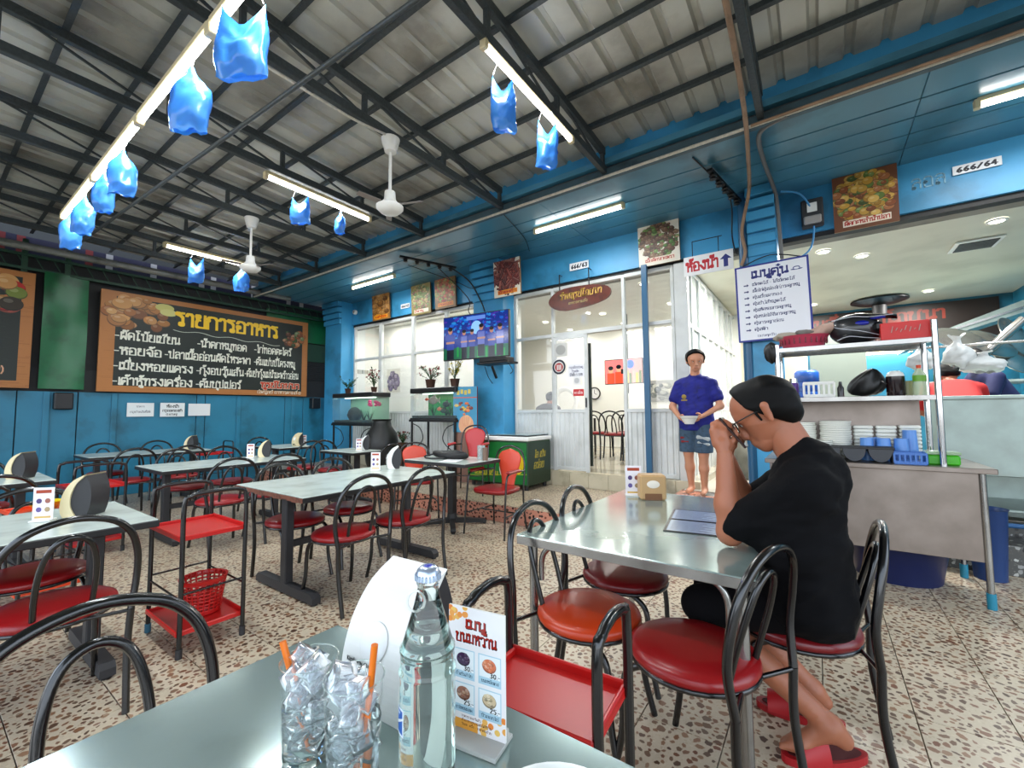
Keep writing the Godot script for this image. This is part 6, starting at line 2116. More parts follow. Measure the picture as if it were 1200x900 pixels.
func make_terrace_things() -> void:
	var z := FRONT + 0.50
	aquarium(-8.05, -6.78, 1.09, 1.68, z, "black iron stand with scrolls under the planted aquarium", "long planted aquarium with a black hood and pink plant", Color(0.50, 0.66, 0.56), true)
	aquarium(-5.72, -4.68, 1.18, 1.70, z, "black iron stand with scrolls under the green aquarium", "green lit aquarium with large pale fish under a black hood", Color(0.12, 0.48, 0.24), false)
	plant(Vector3(-7.85, 1.70, z), "bushy green plant on the hood of the planted aquarium", M.leaf, M.leaf, 3, 0.24, 0.22, 0.06, 0)
	plant(Vector3(-7.0, 1.70, z), "dark red flowering plant on the hood of the planted aquarium", M.leaf, M.petal, 5, 0.16, 0.34, 0.06, 14)
	plant(Vector3(-5.45, 1.72, z), "red orchids in a brown pot on the green aquarium", M.leaf, M.petal, 7, 0.26, 0.24, 0.09, 15)
	plant(Vector3(-4.88, 1.72, z), "yellow leaved orchid in a brown pot at the end of the green aquarium", M.petal_yellow, M.petal_yellow, 9, 0.20, 0.40, 0.08, 10)
	plant(Vector3(-6.05, STEP + 0.42, z + 0.1), "pale red potted plant on a low stool between the aquariums", M.leaf, M.petal, 11, 0.16, 0.2, 0.09, 8)
	# tall dark jar, stool
	var mb := MB.new()
	mb.lathe([[0.0, 0.0], [0.19, 0.0], [0.27, 0.22], [0.30, 0.5], [0.27, 0.72], [0.17, 0.86], [0.15, 0.95], [0.18, 0.98], [0.13, 0.97], [0.0, 0.9]], 28)
	solo("water_jar", mb, grained(Color(0.09, 0.095, 0.09), 0.45, 0.0, M.stain, 2.0), Vector3(-6.42, STEP, z + 0.26), "big black glazed water jar standing between the aquariums", "jar")
	var t := thing("stool", Vector3(-6.05, STEP, z + 0.1), "low wooden stool under the pale red potted plant", "stool")
	mb = MB.new()
	mb.box(Vector3(0, 0.40, 0), Vector3(0.30, 0.03, 0.30), 0.005)
	part("seat", mb, M.clay, t)
	for k in 4:
		mb = MB.new()
		mb.box(Vector3(0.12 * (1 - 2 * (k % 2)), 0.195, 0.12 * (1 - 2 * int(k / 2.0))), Vector3(0.03, 0.39, 0.03), 0.003)
		part("leg", mb, M.clay, t)
	# ice cream standee
	var im := sheet(256, 512, Color(0.22, 0.56, 0.70))
	food(im, Rect2(10, 150, 230, 180), [Color(0.85, 0.40, 0.12), Color(0.80, 0.66, 0.20), Color(0.55, 0.20, 0.14)], 16, 61, 0.14)
	disc(im, 140, 430, 80, 110, Color(0.86, 0.62, 0.46))
	disc(im, 150, 380, 40, 60, Color(0.90, 0.70, 0.52))
	for k in 5: line(im, Vector2(110 + k * 16, 340), Vector2(112 + k * 12, 440), 8, Color(0.84, 0.58, 0.42))
	im.fill_rect(Rect2i(0, 118, 256, 10), Color(0.80, 0.28, 0.10))
	for k in 4: im.fill_rect(Rect2i(40 + k * 40, 40 - (k % 2) * 10, 28, 50), Color(0.82, 0.74, 0.30))
	t = board("poster_standee", Vector3(-4.55, 1.34, FRONT + 0.62), 0.42, 0.72, im, "blue and orange printed advertising panel beside the chest freezer", "poster", 0.25, 0.0, Color(0.55, 0.10, 0.08), 0.03)
	mb = MB.new()
	mb.box(Vector3(0, -0.75, -0.02), Vector3(0.40, 0.78, 0.03), 0.004)
	part("lower_panel", mb, mat(Color(0.50, 0.36, 0.30), 0.5), t)
	# chest freezer
	t = thing("chest_freezer", Vector3(-3.83, STEP, -5.30), "green chest freezer with a sliding glass lid beside the wide column", "freezer")
	mb = MB.new()
	mb.box(Vector3(0, 0.38, 0), Vector3(1.10, 0.62, 0.62), 0.015)
	part("body", mb, mat(Color(0.03, 0.22, 0.10), 0.35), t)
	im = sheet(512, 300, Color(0.05, 0.42, 0.17))
	for k in 60: line(im, Vector2(0, 300 - k * 2), Vector2(512, 250 - k * 2.6), 3, Color(0.05, 0.42, 0.17).lerp(Color(0.10, 0.55, 0.22), k / 60.0))
	line(im, Vector2(0, 268), Vector2(512, 225), 4, Color(0.75, 0.75, 0.15))
	for k in 4:
		disc(im, 330 + k * 38, 190 - k * 12, 46, 74, Color(0.86, 0.72, 0.10) if k % 2 else Color(0.90, 0.88, 0.80))
	disc(im, 150, 60, 46, 36, Color(0.75, 0.10, 0.08))
	disc(im, 150, 86, 40, 30, Color(0.86, 0.72, 0.56))
	write(im, "ไอติม เย็น", 60, 250, 210, 30, Color(0.80, 0.72, 0.20), 2.0)
	mb = MB.new()
	mb.quad(Vector3(-0.53, 0.66, 0.312), Vector3(0.53, 0.66, 0.312), Vector3(0.53, 0.09, 0.312), Vector3(-0.53, 0.09, 0.312))
	part("front_print", mb, printed(im, 0.3), t)
	im = sheet(256, 300, Color(0.03, 0.16, 0.08))
	write(im, "ไอศ เย็น", 70, 110, 120, 40, Color(0.62, 0.55, 0.08), 2.0, 0.2)
	write(im, "อร่อย", 60, 190, 110, 44, Color(0.62, 0.55, 0.08), 2.0, 0.2)
	mb = MB.new()
	mb.quad(Vector3(0.552, 0.66, 0.30), Vector3(0.552, 0.66, -0.30), Vector3(0.552, 0.09, -0.30), Vector3(0.552, 0.09, 0.30))
	part("side_print", mb, printed(im, 0.3), t)
	mb = MB.new()
	mb.box(Vector3(0, 0.715, 0.0), Vector3(1.13, 0.06, 0.65), 0.012)
	var frim := part("rim", mb, M.white_plastic, t)
	mb = MB.new()
	mb.box(Vector3(0, 0.750, 0.0), Vector3(1.06, 0.012, 0.58), 0.004)
	part("well_frame", mb, M.dark_grey, t)
	for s in [-1.0, 1.0]:
		mb = MB.new()
		mb.box(Vector3(s * 0.26, 0.762 + 0.006 * s, 0.0), Vector3(0.56, 0.008, 0.56), 0.002)
		part("glass_lid", mb, mat(Color(0.55, 0.66, 0.66, 0.6), 0.05, 0.0, {"transparency": BaseMaterial3D.TRANSPARENCY_ALPHA}), frim)
		for q in [-1.0, 1.0]:
			mb = MB.new()
			mb.lathe([[0.0, 0.0], [0.03, 0.0], [0.03, 0.07], [0.0, 0.07]], 10)
			part("caster", mb, M.black_plastic, t, Vector3(s * 0.48, 0.0, q * 0.24))
	# television on the column, showing a crowd in blue
	im = sheet(512, 300, Color(0.05, 0.14, 0.42))
	var g := RandomNumberGenerator.new()
	g.seed = 17
	for k in 140: disc(im, g.randf() * 512, g.randf() * 150, 3 + g.randf() * 18, 3 + g.randf() * 8, [Color(0.06, 0.28, 0.62), Color(0.22, 0.14, 0.50), Color(0.10, 0.42, 0.66)][g.randi() % 3])
	im.fill_rect(Rect2i(0, 220, 512, 80), Color(0.04, 0.30, 0.20))
	disc(im, 270, 90, 42, 46, Color(0.45, 0.62, 0.82))
	for k in 12: im.fill_rect(Rect2i(110 + k * 33, 215 + (k % 3) * 16, 16, 70), Color(0.05, 0.46, 0.20))
	for q in [[55, 96, 1.25], [170, 118, 0.95], [235, 118, 0.95], [308, 92, 1.1], [388, 118, 1.0], [452, 104, 1.05]]:
		var c: float = q[2]
		disc(im, q[0], q[1] + 40 * c, 34 * c, 26 * c, Color(0.14, 0.20, 0.48))
		disc(im, q[0], q[1], 15 * c, 20 * c, Color(0.55, 0.38, 0.32))
		disc(im, q[0], q[1] - 10 * c, 16 * c, 12 * c, Color(0.05, 0.04, 0.06))
		im.fill_rect(Rect2i(int(q[0] - 24 * c), int(q[1] + 28 * c), int(48 * c), int(84 * c)), [Color(0.16, 0.26, 0.60), Color(0.14, 0.20, 0.48), Color(0.30, 0.34, 0.58)][int(q[0]) % 3])
		im.fill_rect(Rect2i(int(q[0] - 28 * c), int(q[1] + 62 * c), int(56 * c), int(12 * c)), Color(0.55, 0.40, 0.36))
		im.fill_rect(Rect2i(int(q[0] - 24 * c), int(q[1] + 108 * c), int(48 * c), 80), Color(0.03, 0.05, 0.10))
	im.fill_rect(Rect2i(190, 10, 150, 26), Color(0.30, 0.44, 0.70))
	screen(Vector3(-4.35, 2.49, FRONT + 0.62), 1.22, 0.69, im, "wide television showing a group in blue, mounted on the wide column", 0.10, 1.1)
	# speaker bar / receiver under it
	t = thing("wall_bracket", Vector3(-3.92, 2.03, FRONT + 0.62), "black shelf bracket with a set-top box under the television", "shelf")
	mb = MB.new()
	mb.box(Vector3(0, 0.0, -0.02), Vector3(0.58, 0.03, 0.28), 0.004)
	part("shelf", mb, M.black_matt, t)
	mb = MB.new()
	mb.box(Vector3(0.0, 0.05, 0), Vector3(0.50, 0.06, 0.22), 0.006)
	part("receiver", mb, M.black_plastic, t)
	mb = MB.new()
	mb.bar(Vector3(-0.2, -0.02, -0.15), Vector3(-0.2, -0.2, -0.26), 0.03, 0.03)
	part("arm", mb, M.black_matt, t)
	wire("cable", [Vector3(-4.2, 2.0, -5.2), Vector3(-4.25, 1.85, -5.35), Vector3(-4.22, 1.75, -5.42)], 0.006, M.cable, "thin cable hanging from the set-top box shelf")
	wire("cable", [Vector3(-3.68, 2.02, -5.1), Vector3(-3.6, 1.9, -5.1), Vector3(-3.68, 1.86, -5.15)], 0.006, M.cable, "loop of black cable at the end of the set-top box shelf")

func screen(at: Vector3, w: float, h: float, im: Image, label: String, turn: float, power: float) -> void:
	var t := thing("television", at, label, "television", "", turn)
	var mb := MB.new()
	mb.box(Vector3(0, 0, -0.03), Vector3(w + 0.03, h + 0.03, 0.05), 0.006)
	part("cabinet", mb, M.black_plastic, t)
	mb = MB.new()
	mb.quad(Vector3(-w * 0.5, h * 0.5, 0), Vector3(w * 0.5, h * 0.5, 0), Vector3(w * 0.5, -h * 0.5, 0), Vector3(-w * 0.5, -h * 0.5, 0))
	var tex := ImageTexture.create_from_image(im)
	var m := mat(Color(0.03, 0.03, 0.03), 0.12, 0.0, {"emission_enabled": true, "emission": Color.BLACK, "emission_texture": tex, "emission_energy_multiplier": power, "emission_operator": BaseMaterial3D.EMISSION_OP_ADD})
	m.texture_repeat = false
	part("screen", mb, m, t, Vector3(0, 0, -0.003))
	mb = MB.new()
	mb.box(Vector3(0, -h * 0.5 - 0.006, 0.0), Vector3(w, 0.012, 0.006))
	part("bezel", mb, M.black_plastic, t)

func poster_flat(called: String, a: Vector3, w: float, h: float, im: Image, label: String, category: String, turn := 0.0) -> void:
	board(called, a, w, h, im, label, category, turn, 0.0, Color(0.82, 0.82, 0.82), 0.003)

func make_interior_things() -> void:
	# inner television
	var im := sheet(256, 144, Color(0.85, 0.42, 0.40))
	im.fill_rect(Rect2i(140, 0, 116, 144), Color(0.80, 0.55, 0.52))
	disc(im, 176, 30, 26, 26, Color(0.25, 0.40, 0.80))
	for k in 5: im.fill_rect(Rect2i(146 + k * 22, 70 + (k % 2) * 14, 18, 74), [Color(0.75, 0.68, 0.30), Color(0.40, 0.45, 0.30), Color(0.78, 0.60, 0.55)][k % 3])
	for q in [[40, 60], [96, 54]]:
		disc(im, q[0], q[1], 17, 21, Color(0.80, 0.55, 0.42))
		disc(im, q[0], q[1] - 12, 18, 13, Color(0.06, 0.05, 0.05))
		im.fill_rect(Rect2i(q[0] - 26, q[1] + 20, 52, 80), Color(0.80, 0.26, 0.14))
	var z := -8.6
	var a := on(709, 423, 2, z)
	var b := on(753, 448, 2, z)
	screen((a + b) * 0.5, b.x - a.x, a.y - b.y, im, "television with a red picture on a bracket inside the shop", 0.0, 1.3)
	var mb := MB.new()
	mb.box(Vector3((a.x + b.x) * 0.5, (a.y + b.y) * 0.5, z - 0.1), Vector3(0.1, 0.1, 0.2))
	mb.box(Vector3((a.x + b.x) * 0.5, (a.y + b.y) * 0.5 + 0.5, z - 0.2), Vector3(0.06, 1.9, 0.06))
	solo("tv_bracket", mb, M.black_matt, Vector3.ZERO, "ceiling pole holding the television inside the shop", "bracket")
	# rows of chairs inside, seen through the open door
	for q in [[-4.15, -6.75], [-3.05, -7.6], [-2.62, -7.6], [-3.05, -8.2], [-2.62, -8.2], [-3.5, -7.9], [-2.25, -7.9]]:
		make_chair(Vector3(q[0], INSIDE, q[1]), PI / 2 * -1.0, M.red_vinyl, "black bent tube chair inside the shop seen through the open door", "chairs inside the shop")
	# things on the back wall
	var t := thing("wall_clock", on(697, 461, 2, -10.2), "round white wall clock on the back wall inside the shop", "clock")
	mb = MB.new()
	mb.lathe([[0.0, 0.012], [0.13, 0.012], [0.14, 0.03], [0.16, 0.03], [0.16, 0.0]], 28, Vector3.ZERO, Basis(Vector3.RIGHT, PI / 2))
	part("case", mb, M.dark_grey, t)
	mb = MB.new()
	mb.lathe([[0.0, 0.002], [0.135, 0.002]], 28, Vector3(0, 0, 0.014), Basis(Vector3.RIGHT, PI / 2))
	part("dial", mb, M.paper, t)
	mb = MB.new()
	mb.bar(Vector3(0, 0, 0.02), Vector3(0, 0.09, 0.02), 0.004, 0.012)
	mb.bar(Vector3(0, 0, 0.02), Vector3(0.06, -0.03, 0.02), 0.004, 0.012)
	part("hands", mb, M.black_plastic, t)
	im = sheet(64, 64, Color(0.82, 0.81, 0.76))
	food(im, Rect2(2, 2, 60, 60), [Color(0.40, 0.34, 0.48), Color(0.46, 0.40, 0.55), Color(0.34, 0.28, 0.42)], 60, 71, 0.16)
	poster_flat("wall_picture", on(461, 446, 2, -6.68), 0.48, 0.56, im, "square picture of purple flowers behind the planted aquarium window", "picture")
	im = sheet(64, 64, Color(0.30, 0.22, 0.20))
	disc(im, 32, 32, 20, 22, Color(0.60, 0.42, 0.36))
	poster_flat("wall_picture", on(598, 463, 2, -7.6), 0.30, 0.42, im, "dark framed picture inside the shop behind the seated person", "picture")
	im = sheet(96, 64, Color(0.62, 0.62, 0.60))
	food(im, Rect2(2, 2, 92, 60), [Color(0.40, 0.42, 0.42), Color(0.70, 0.70, 0.66)], 40, 73, 0.2)
	poster_flat("wall_picture", on(775, 458, 2, -10.2), 0.7, 0.5, im, "grey landscape picture inside the shop near the blue post", "picture")
	# black fan on the inner wall, switch box
	t = thing("wall_fan", on(594, 437, 2, -6.9), "round black wall fan inside the shop behind the window", "fan")
	mb = MB.new()
	for r in [0.10, 0.16, 0.21]:
		var ring := PackedVector3Array()
		for k in 26: ring.push_back(Vector3(cos(TAU * k / 26) * r, sin(TAU * k / 26) * r, 0.06))
		mb.tube(ring, 0.006, 5, true)
	for k in 14: mb.rod(Vector3(0, 0, 0.07), Vector3(cos(TAU * k / 14) * 0.21, sin(TAU * k / 14) * 0.21, 0.06), 0.003, 4)
	part("grille", mb, M.black_plastic, t)
	mb = MB.new()
	mb.lathe([[0.0, 0.0], [0.06, 0.0], [0.06, 0.12], [0.0, 0.14]], 14, Vector3(0, 0, -0.08), Basis(Vector3.RIGHT, PI / 2))
	part("motor", mb, M.black_plastic, t)
	t = thing("switch_panel", on(427, 436, 0, -8.768), "row of wall sockets behind the corner window", "socket", "", PI / 2)
	for k in 3:
		mb = MB.new()
		mb.box(Vector3(-0.14 + k * 0.13, 0, 0.012), Vector3(0.11, 0.09, 0.024), 0.004)
		part("socket", mb, mat(Color(0.70, 0.68, 0.62), 0.5), t)
	# stickers on the door and window glass
	im = sheet(128, 128, Color(0.86, 0.87, 0.87))
	disc(im, 64, 64, 62, 62, Color(0.07, 0.09, 0.16))
	disc(im, 64, 64, 46, 46, Color(0.80, 0.78, 0.76))
	disc(im, 64, 66, 38, 36, Color(0.62, 0.10, 0.10))
	for k in 3: im.fill_rect(Rect2i(44 + k * 16, 46, 9, 44), Color(0.88, 0.86, 0.84))
	mb = MB.new()
	mb.lathe([[0.0, 0.0], [0.115, 0.0]], 30, Vector3.ZERO, Basis(Vector3.RIGHT, PI / 2))
	t = thing("round_sticker", on(655, 430, 2, FRONT + 0.075), "round dark sticker with a red centre on the sliding door", "sticker")
	mb = MB.new()
	for k in 30:
		var c0 := Vector2(cos(TAU * k / 30), sin(TAU * k / 30))
		var c1 := Vector2(cos(TAU * (k + 1) / 30), sin(TAU * (k + 1) / 30))
		mb.tri(Vector3.ZERO, Vector3(c1.x, c1.y, 0) * 0.115, Vector3(c0.x, c0.y, 0) * 0.115, Vector2(0.5, 0.5), Vector2(0.5 + c1.x * 0.5, 0.5 - c1.y * 0.5), Vector2(0.5 + c0.x * 0.5, 0.5 - c0.y * 0.5))
	part("print", mb, printed(im, 0.4), t)
	im = sheet(128, 80, Color(0.88, 0.88, 0.90))
	write(im, "กรุณาเลื่อนประตู", 10, 28, 108, 11, Color(0.15, 0.15, 0.3), 1.4)
	write(im, "ร้านเปิด", 30, 50, 60, 10, Color(0.15, 0.15, 0.3), 1.4)
	write(im, "น้ำดื่ม 5 บาท", 14, 72, 100, 13, Color(0.12, 0.12, 0.2), 1.8)
	poster_flat("door_notice", on(675, 434, 2, FRONT + 0.075), 0.26, 0.20, im, "white Thai notice taped on the sliding door", "notice")
	im = sheet(64, 40, Color(0.76, 0.10, 0.12))
	write(im, "ดึง เลื่อน", 8, 27, 48, 12, Color(0.9, 0.88, 0.86), 1.6)
	poster_flat("door_notice", on(678, 460, 2, FRONT + 0.075), 0.17, 0.10, im, "small red notice on the sliding door", "notice")
	im = sheet(64, 64, Color(0.88, 0.88, 0.88))
	disc(im, 32, 32, 22, 22, Color(0.72, 0.72, 0.72))
	poster_flat("door_notice", on(676, 446, 2, FRONT + 0.075), 0.12, 0.12, im, "small pale square sticker on the sliding door", "sticker")
	im = sheet(64, 64, Color(0.76, 0.76, 0.74))
	disc(im, 32, 32, 24, 24, Color(0.62, 0.62, 0.60))
	poster_flat("door_notice", on(657, 410, 2, FRONT + 0.075), 0.22, 0.20, im, "faded pale notice high on the sliding door", "notice")
	# dark green door leaf behind the glass
	mb = MB.new()
	mb.box(Vector3(on(690, 460, 2, -6.4).x, INSIDE + 0.99, -6.4), Vector3(0.10, 1.98, 0.04), 0.004)
	solo("door_leaf", mb, mat(Color(0.04, 0.12, 0.11), 0.4), Vector3.ZERO, "narrow dark green door leaf behind the sliding door", "door")
	# person at a table behind the freezer window
	# reception table with printer like boxes
	t = thing("inner_table", Vector3(-4.6, INSIDE, -8.3), "white table inside the shop behind the sliding door", "table")
	mb = MB.new()
	mb.box(Vector3(0, 0.74, 0), Vector3(1.5, 0.03, 0.7), 0.005)
	part("tabletop", mb, M.white_plastic, t)
	for k in 4:
		mb = MB.new()
		mb.box(Vector3(0.68 * (1 - 2 * (k % 2)), 0.365, 0.30 * (1 - 2 * int(k / 2.0))), Vector3(0.04, 0.72, 0.04), 0.004)
		part("leg", mb, M.dark_grey, t)
	t = thing("cake_stand", Vector3(-4.4, INSIDE + 0.756, -8.2), "white ring shaped ornament on the inner table", "ornament")
	mb = MB.new()
	var rg := PackedVector3Array()
	for k in 24: rg.push_back(Vector3(cos(TAU * k / 24) * 0.26, 0.34 + sin(TAU * k / 24) * 0.26, 0))
	mb.tube(rg, 0.055, 10, true)
	part("ring", mb, M.white_plastic, t)
	mb = MB.new()
	mb.lathe([[0.0, 0.0], [0.16, 0.0], [0.14, 0.04], [0.0, 0.05]], 18)
	part("foot", mb, M.white_plastic, t)

# ---------------------------------------------------------------- serving counter, shelves, kitchen
func make_counter() -> void:
	var t := thing("steel_counter", Vector3(0.28, 0, -4.45), "stainless steel serving counter on blue capped legs behind the man in black", "counter")
	var mb := MB.new()
	mb.box(Vector3(0, 0.885, 0), Vector3(1.30, 0.035, 0.74), 0.004)
	part("worktop", mb, M.steel_counter, t)
	mb = MB.new()
	mb.box(Vector3(-0.02, 0.58, 0.32), Vector3(1.20, 0.58, 0.012), 0.002)
	part("front_panel", mb, M.steel_counter, t)
	mb = MB.new()
	mb.box(Vector3(0.575, 0.58, 0), Vector3(0.012, 0.58, 0.62), 0.002)
	part("side_panel", mb, M.steel_counter, t)
	mb = MB.new()
	mb.box(Vector3(0, 0.33, 0), Vector3(1.18, 0.02, 0.60), 0.003)
	part("lower_shelf", mb, M.steel_counter, t)
	for sx in [-1.0, 1.0]:
		for sz in [-1.0, 1.0]:
			mb = MB.new()
			mb.rod(Vector3(sx * 0.585, 0.04, sz * 0.325), Vector3(sx * 0.585, 0.87, sz * 0.325), 0.019, 12)
			part("leg", mb, M.steel, t)
			mb = MB.new()
			mb.lathe([[0.0, 0.0], [0.024, 0.0], [0.024, 0.10], [0.0, 0.10]], 12)
			part("foot_cap", mb, mat(Color(0.10, 0.48, 0.58), 0.5), t, Vector3(sx * 0.585, 0, sz * 0.325))
	# rack above the counter
	t = thing("steel_rack", Vector3(0.22, 0.903, -4.38), "two tier stainless steel rack standing on the serving counter", "rack")
	for sx in [-1.0, 1.0]:
		for sz in [-1.0, 1.0]:
			mb = MB.new()
			mb.rod(Vector3(sx * 0.475, 0.0, sz * 0.20), Vector3(sx * 0.475, 1.02 if sz > 0.0 and sx > 0.0 else 0.93, sz * 0.20), 0.020, 12)
			part("post", mb, M.chrome, t)
	for y in [0.485, 0.895]:
		mb = MB.new()
		mb.box(Vector3(0, y, 0), Vector3(0.94, 0.012, 0.42), 0.002)
		mb.box(Vector3(0, y - 0.012, 0.208), Vector3(0.94, 0.036, 0.008), 0.002)
		mb.box(Vector3(0, y - 0.012, -0.208), Vector3(0.94, 0.036, 0.008), 0.002)
		part("shelf", mb, M.steel, t)
	mb = MB.new()
	mb.box(Vector3(-0.02, 0.235, -0.20), Vector3(0.90, 0.47, 0.006), 0.001)
	part("back_panel", mb, M.steel_counter, t)
	var top := 0.903
	# plates in stacks
	var plate := MB.new()
	plate.lathe([[0.0, 0.0], [0.06, 0.0], [0.098, 0.006], [0.105, 0.008], [0.105, 0.0165], [0.10, 0.0175], [0.06, 0.006], [0.0, 0.005]], 22)
	var pm := plate.mesh()
	var pmat := mat(Color(0.90, 0.90, 0.86), 0.25)
	var stacks := [[-0.12, -4.42, 22, "short stack of plates behind the man's head"], [0.11, -4.42, 23, "tall stack of plates in the middle of the counter"], [-0.02, -4.28, 11, "low stack of plates in front on the counter"]]
	for q in stacks:
		for k in q[2]:
			solo("plate", pm, pmat, Vector3(q[0] + 0.003 * sin(k * 2.1), top + 0.001 + k * 0.0128, q[1] + 0.003 * cos(k * 1.7)), "cream plate in the " + q[3], "plate", "plates, " + q[3])
	var bowl := MB.new()
	for k in 9: bowl.box(Vector3(0, 0.014 + k * 0.029, 0), Vector3(0.125, 0.026, 0.115), 0.008)
	for k in 3: solo("napkin_stack", bowl, pmat, Vector3(0.29 + k * 0.14, top + 0.003 + (0.004 if k == 2 else 0.0), -4.50), "square stack of white bowls behind the blue cups", "bowls", "white bowls behind the blue cups")
	# blue cups lying in a heap
	var cup := MB.new()
	cup.lathe([[0.0, 0.0], [0.040, 0.0], [0.048, 0.17], [0.045, 0.17], [0.036, 0.005], [0.0, 0.005]], 20, Vector3.ZERO, Basis(), 0.5)
	var cm := cup.mesh()
	var cmat := mat(Color(0.35, 0.55, 0.82), 0.3)
	for q in [[0.30, -4.33, 0.0], [0.40, -4.33, 0.0], [0.50, -4.34, 0.0], [0.35, -4.42, 0.0], [0.56, -4.42, 0.06]]:
		var o := solo("plastic_cup", cm, cmat, Vector3(q[0], top + 0.172 + q[2], q[1]), "light blue plastic cup upside down behind the cutlery tray", "cup", "blue cups on the counter")
		o.rotation.z = PI
		if q[2] > 0.0: solo("plastic_cup", cm, cmat, Vector3(q[0], top + 0.172, q[1]), "light blue plastic cup upside down behind the cutlery tray", "cup", "blue cups on the counter").rotation.z = PI
	# cutlery tray with round wells
	t = thing("cutlery_tray", Vector3(0.21, top, -4.20), "dark grey cutlery tray with three round wells on the counter edge", "tray")
	t.scale = Vector3(1.0, 1.25, 1.0)
	mb = MB.new()
	mb.box(Vector3(0, 0.085, 0), Vector3(0.46, 0.014, 0.15), 0.004)
	part("rim", mb, M.dark_grey, t)
	for k in 3:
		mb = MB.new()
		mb.surf(14, 2, func(u: float, v: float) -> Vector3:
			var a := PI * u
			return Vector3(cos(a) * 0.068, 0.08 - sin(a) * 0.075, -0.07 + v * 0.14))
		mb.prism(half_disc(0.068, 0.075), 0.004, Vector3(0, 0.08, 0.07))
		part("well", mb, mat(Color(0.20, 0.21, 0.23), 0.5), t, Vector3(-0.15 + k * 0.15, 0, 0))
	mb = MB.new()
	for k in 2: mb.box(Vector3(-0.22 + 0.44 * k, 0.04, 0), Vector3(0.012, 0.08, 0.14), 0.003)
	part("end", mb, M.dark_grey, t)
	slotted_basket(Vector3(0.52, top, -4.19), Vector3(0.17, 0.085, 0.13), mat(Color(0.24, 0.42, 0.70), 0.35), "small blue slotted basket beside the cutlery tray")
	t = thing("lunch_box", Vector3(0.70, top, -4.26), "bright green plastic box with a clear lid on the counter corner", "box")
	mb = MB.new()
	mb.box(Vector3(0, 0.035, 0), Vector3(0.17, 0.07, 0.13), 0.01)
	part("box", mb, mat(Color(0.24, 0.66, 0.08), 0.35), t)
	mb = MB.new()
	mb.box(Vector3(0, 0.082, 0), Vector3(0.18, 0.022, 0.14), 0.006)
	part("lid", mb, mat(Color(0.62, 0.72, 0.58, 0.75), 0.2, 0.0, {"transparency": BaseMaterial3D.TRANSPARENCY_ALPHA}), t)
	# lower shelf
	var s1 := 0.903 + 0.492
	var zc := -4.36
	t = thing("vacuum_flask", Vector3(-0.155, s1, zc + 0.06), "purple vacuum flask with a steel lid on the lower rack shelf", "flask")
	mb = MB.new()
	mb.lathe([[0.0, 0.0], [0.034, 0.0], [0.035, 0.005], [0.035, 0.115], [0.03, 0.125]], 20)
	part("body", mb, mat(Color(0.30, 0.13, 0.48), 0.3), t)
	mb = MB.new()
	mb.lathe([[0.03, 0.122], [0.027, 0.16], [0.0, 0.162]], 20)
	part("lid", mb, M.chrome, t)
	slotted_basket(Vector3(0.015, s1, zc + 0.05), Vector3(0.20, 0.125, 0.14), mat(Color(0.84, 0.84, 0.82), 0.35), "white slotted cutlery basket on the lower rack shelf")
	mb = MB.new()
	mb.lathe([[0.0, 0.0], [0.022, 0.0], [0.022, 0.07], [0.012, 0.09], [0.010, 0.12], [0.0, 0.12]], 14)
	solo("sauce_bottle", mb, mat(Color(0.10, 0.09, 0.10), 0.25), Vector3(0.155, s1, zc + 0.08), "small dark sauce bottle beside the white cutlery basket", "bottle")
	# black helmet bag
	t = thing("black_bag", Vector3(0.30, s1, zc), "black soft bag slumped on the lower rack shelf", "bag")
	mb = MB.new()
	mb.surf(24, 12, func(u: float, v: float) -> Vector3:
		var a := TAU * u
		var k := pow(sin(PI * clampf(v, 0.0, 1.0)), 0.5)
		var lean := 0.06 * v
		return Vector3(cos(a) * 0.15 * k * (1.1 - 0.7 * v) + lean, 0.22 * v + 0.012 * sin(a * 4.0) * k, sin(a) * 0.09 * k + 0.01 * sin(a * 5.0 + v * 6.0)), true)
	part("pouch", mb, mat(Color(0.045, 0.05, 0.055), 0.45), t)
	mb = MB.new()
	mb.tube(smooth([Vector3(0.02, 0.17, 0.04), Vector3(0.12, 0.10, 0.07), Vector3(0.22, 0.03, 0.06), Vector3(0.24, 0.015, 0.04)], 5), 0.018, 8, false, 0.012, 0.5)
	part("strap", mb, M.black_matt, t)
	t = thing("drink_jar", Vector3(0.485, s1, zc + 0.07), "dark red drink jar with a white domed lid on the lower rack shelf", "jar")
	mb = MB.new()
	mb.lathe([[0.0, 0.0], [0.052, 0.0], [0.055, 0.006], [0.055, 0.145], [0.0, 0.145]], 20)
	part("jar", mb, mat(Color(0.09, 0.02, 0.03), 0.15), t)
	mb = MB.new()
	mb.lathe([[0.055, 0.142], [0.046, 0.17], [0.025, 0.185], [0.0, 0.188]], 20)
	part("lid", mb, M.white_plastic, t)
	t = thing("soda_bottle", Vector3(0.615, s1, zc + 0.09), "clear plastic bottle with a green label and orange cap on the rack", "bottle")
	mb = MB.new()
	mb.lathe([[0.0, 0.0], [0.036, 0.0], [0.038, 0.01], [0.036, 0.09], [0.038, 0.13], [0.036, 0.155], [0.014, 0.19], [0.013, 0.2], [0.0, 0.2]], 20)
	part("bottle", mb, mat(Color(0.75, 0.80, 0.66, 0.6), 0.15, 0.0, {"transparency": BaseMaterial3D.TRANSPARENCY_ALPHA}), t)
	mb = MB.new()
	mb.lathe([[0.0385, 0.10], [0.0390, 0.10], [0.0390, 0.145], [0.0385, 0.145]], 20)
	part("label", mb, mat(Color(0.38, 0.60, 0.14), 0.4), t)
	mb = MB.new()
	mb.lathe([[0.014, 0.196], [0.015, 0.22], [0.0, 0.222]], 12)
	part("cap", mb, mat(Color(0.80, 0.26, 0.10), 0.4), t)
	mb = MB.new()
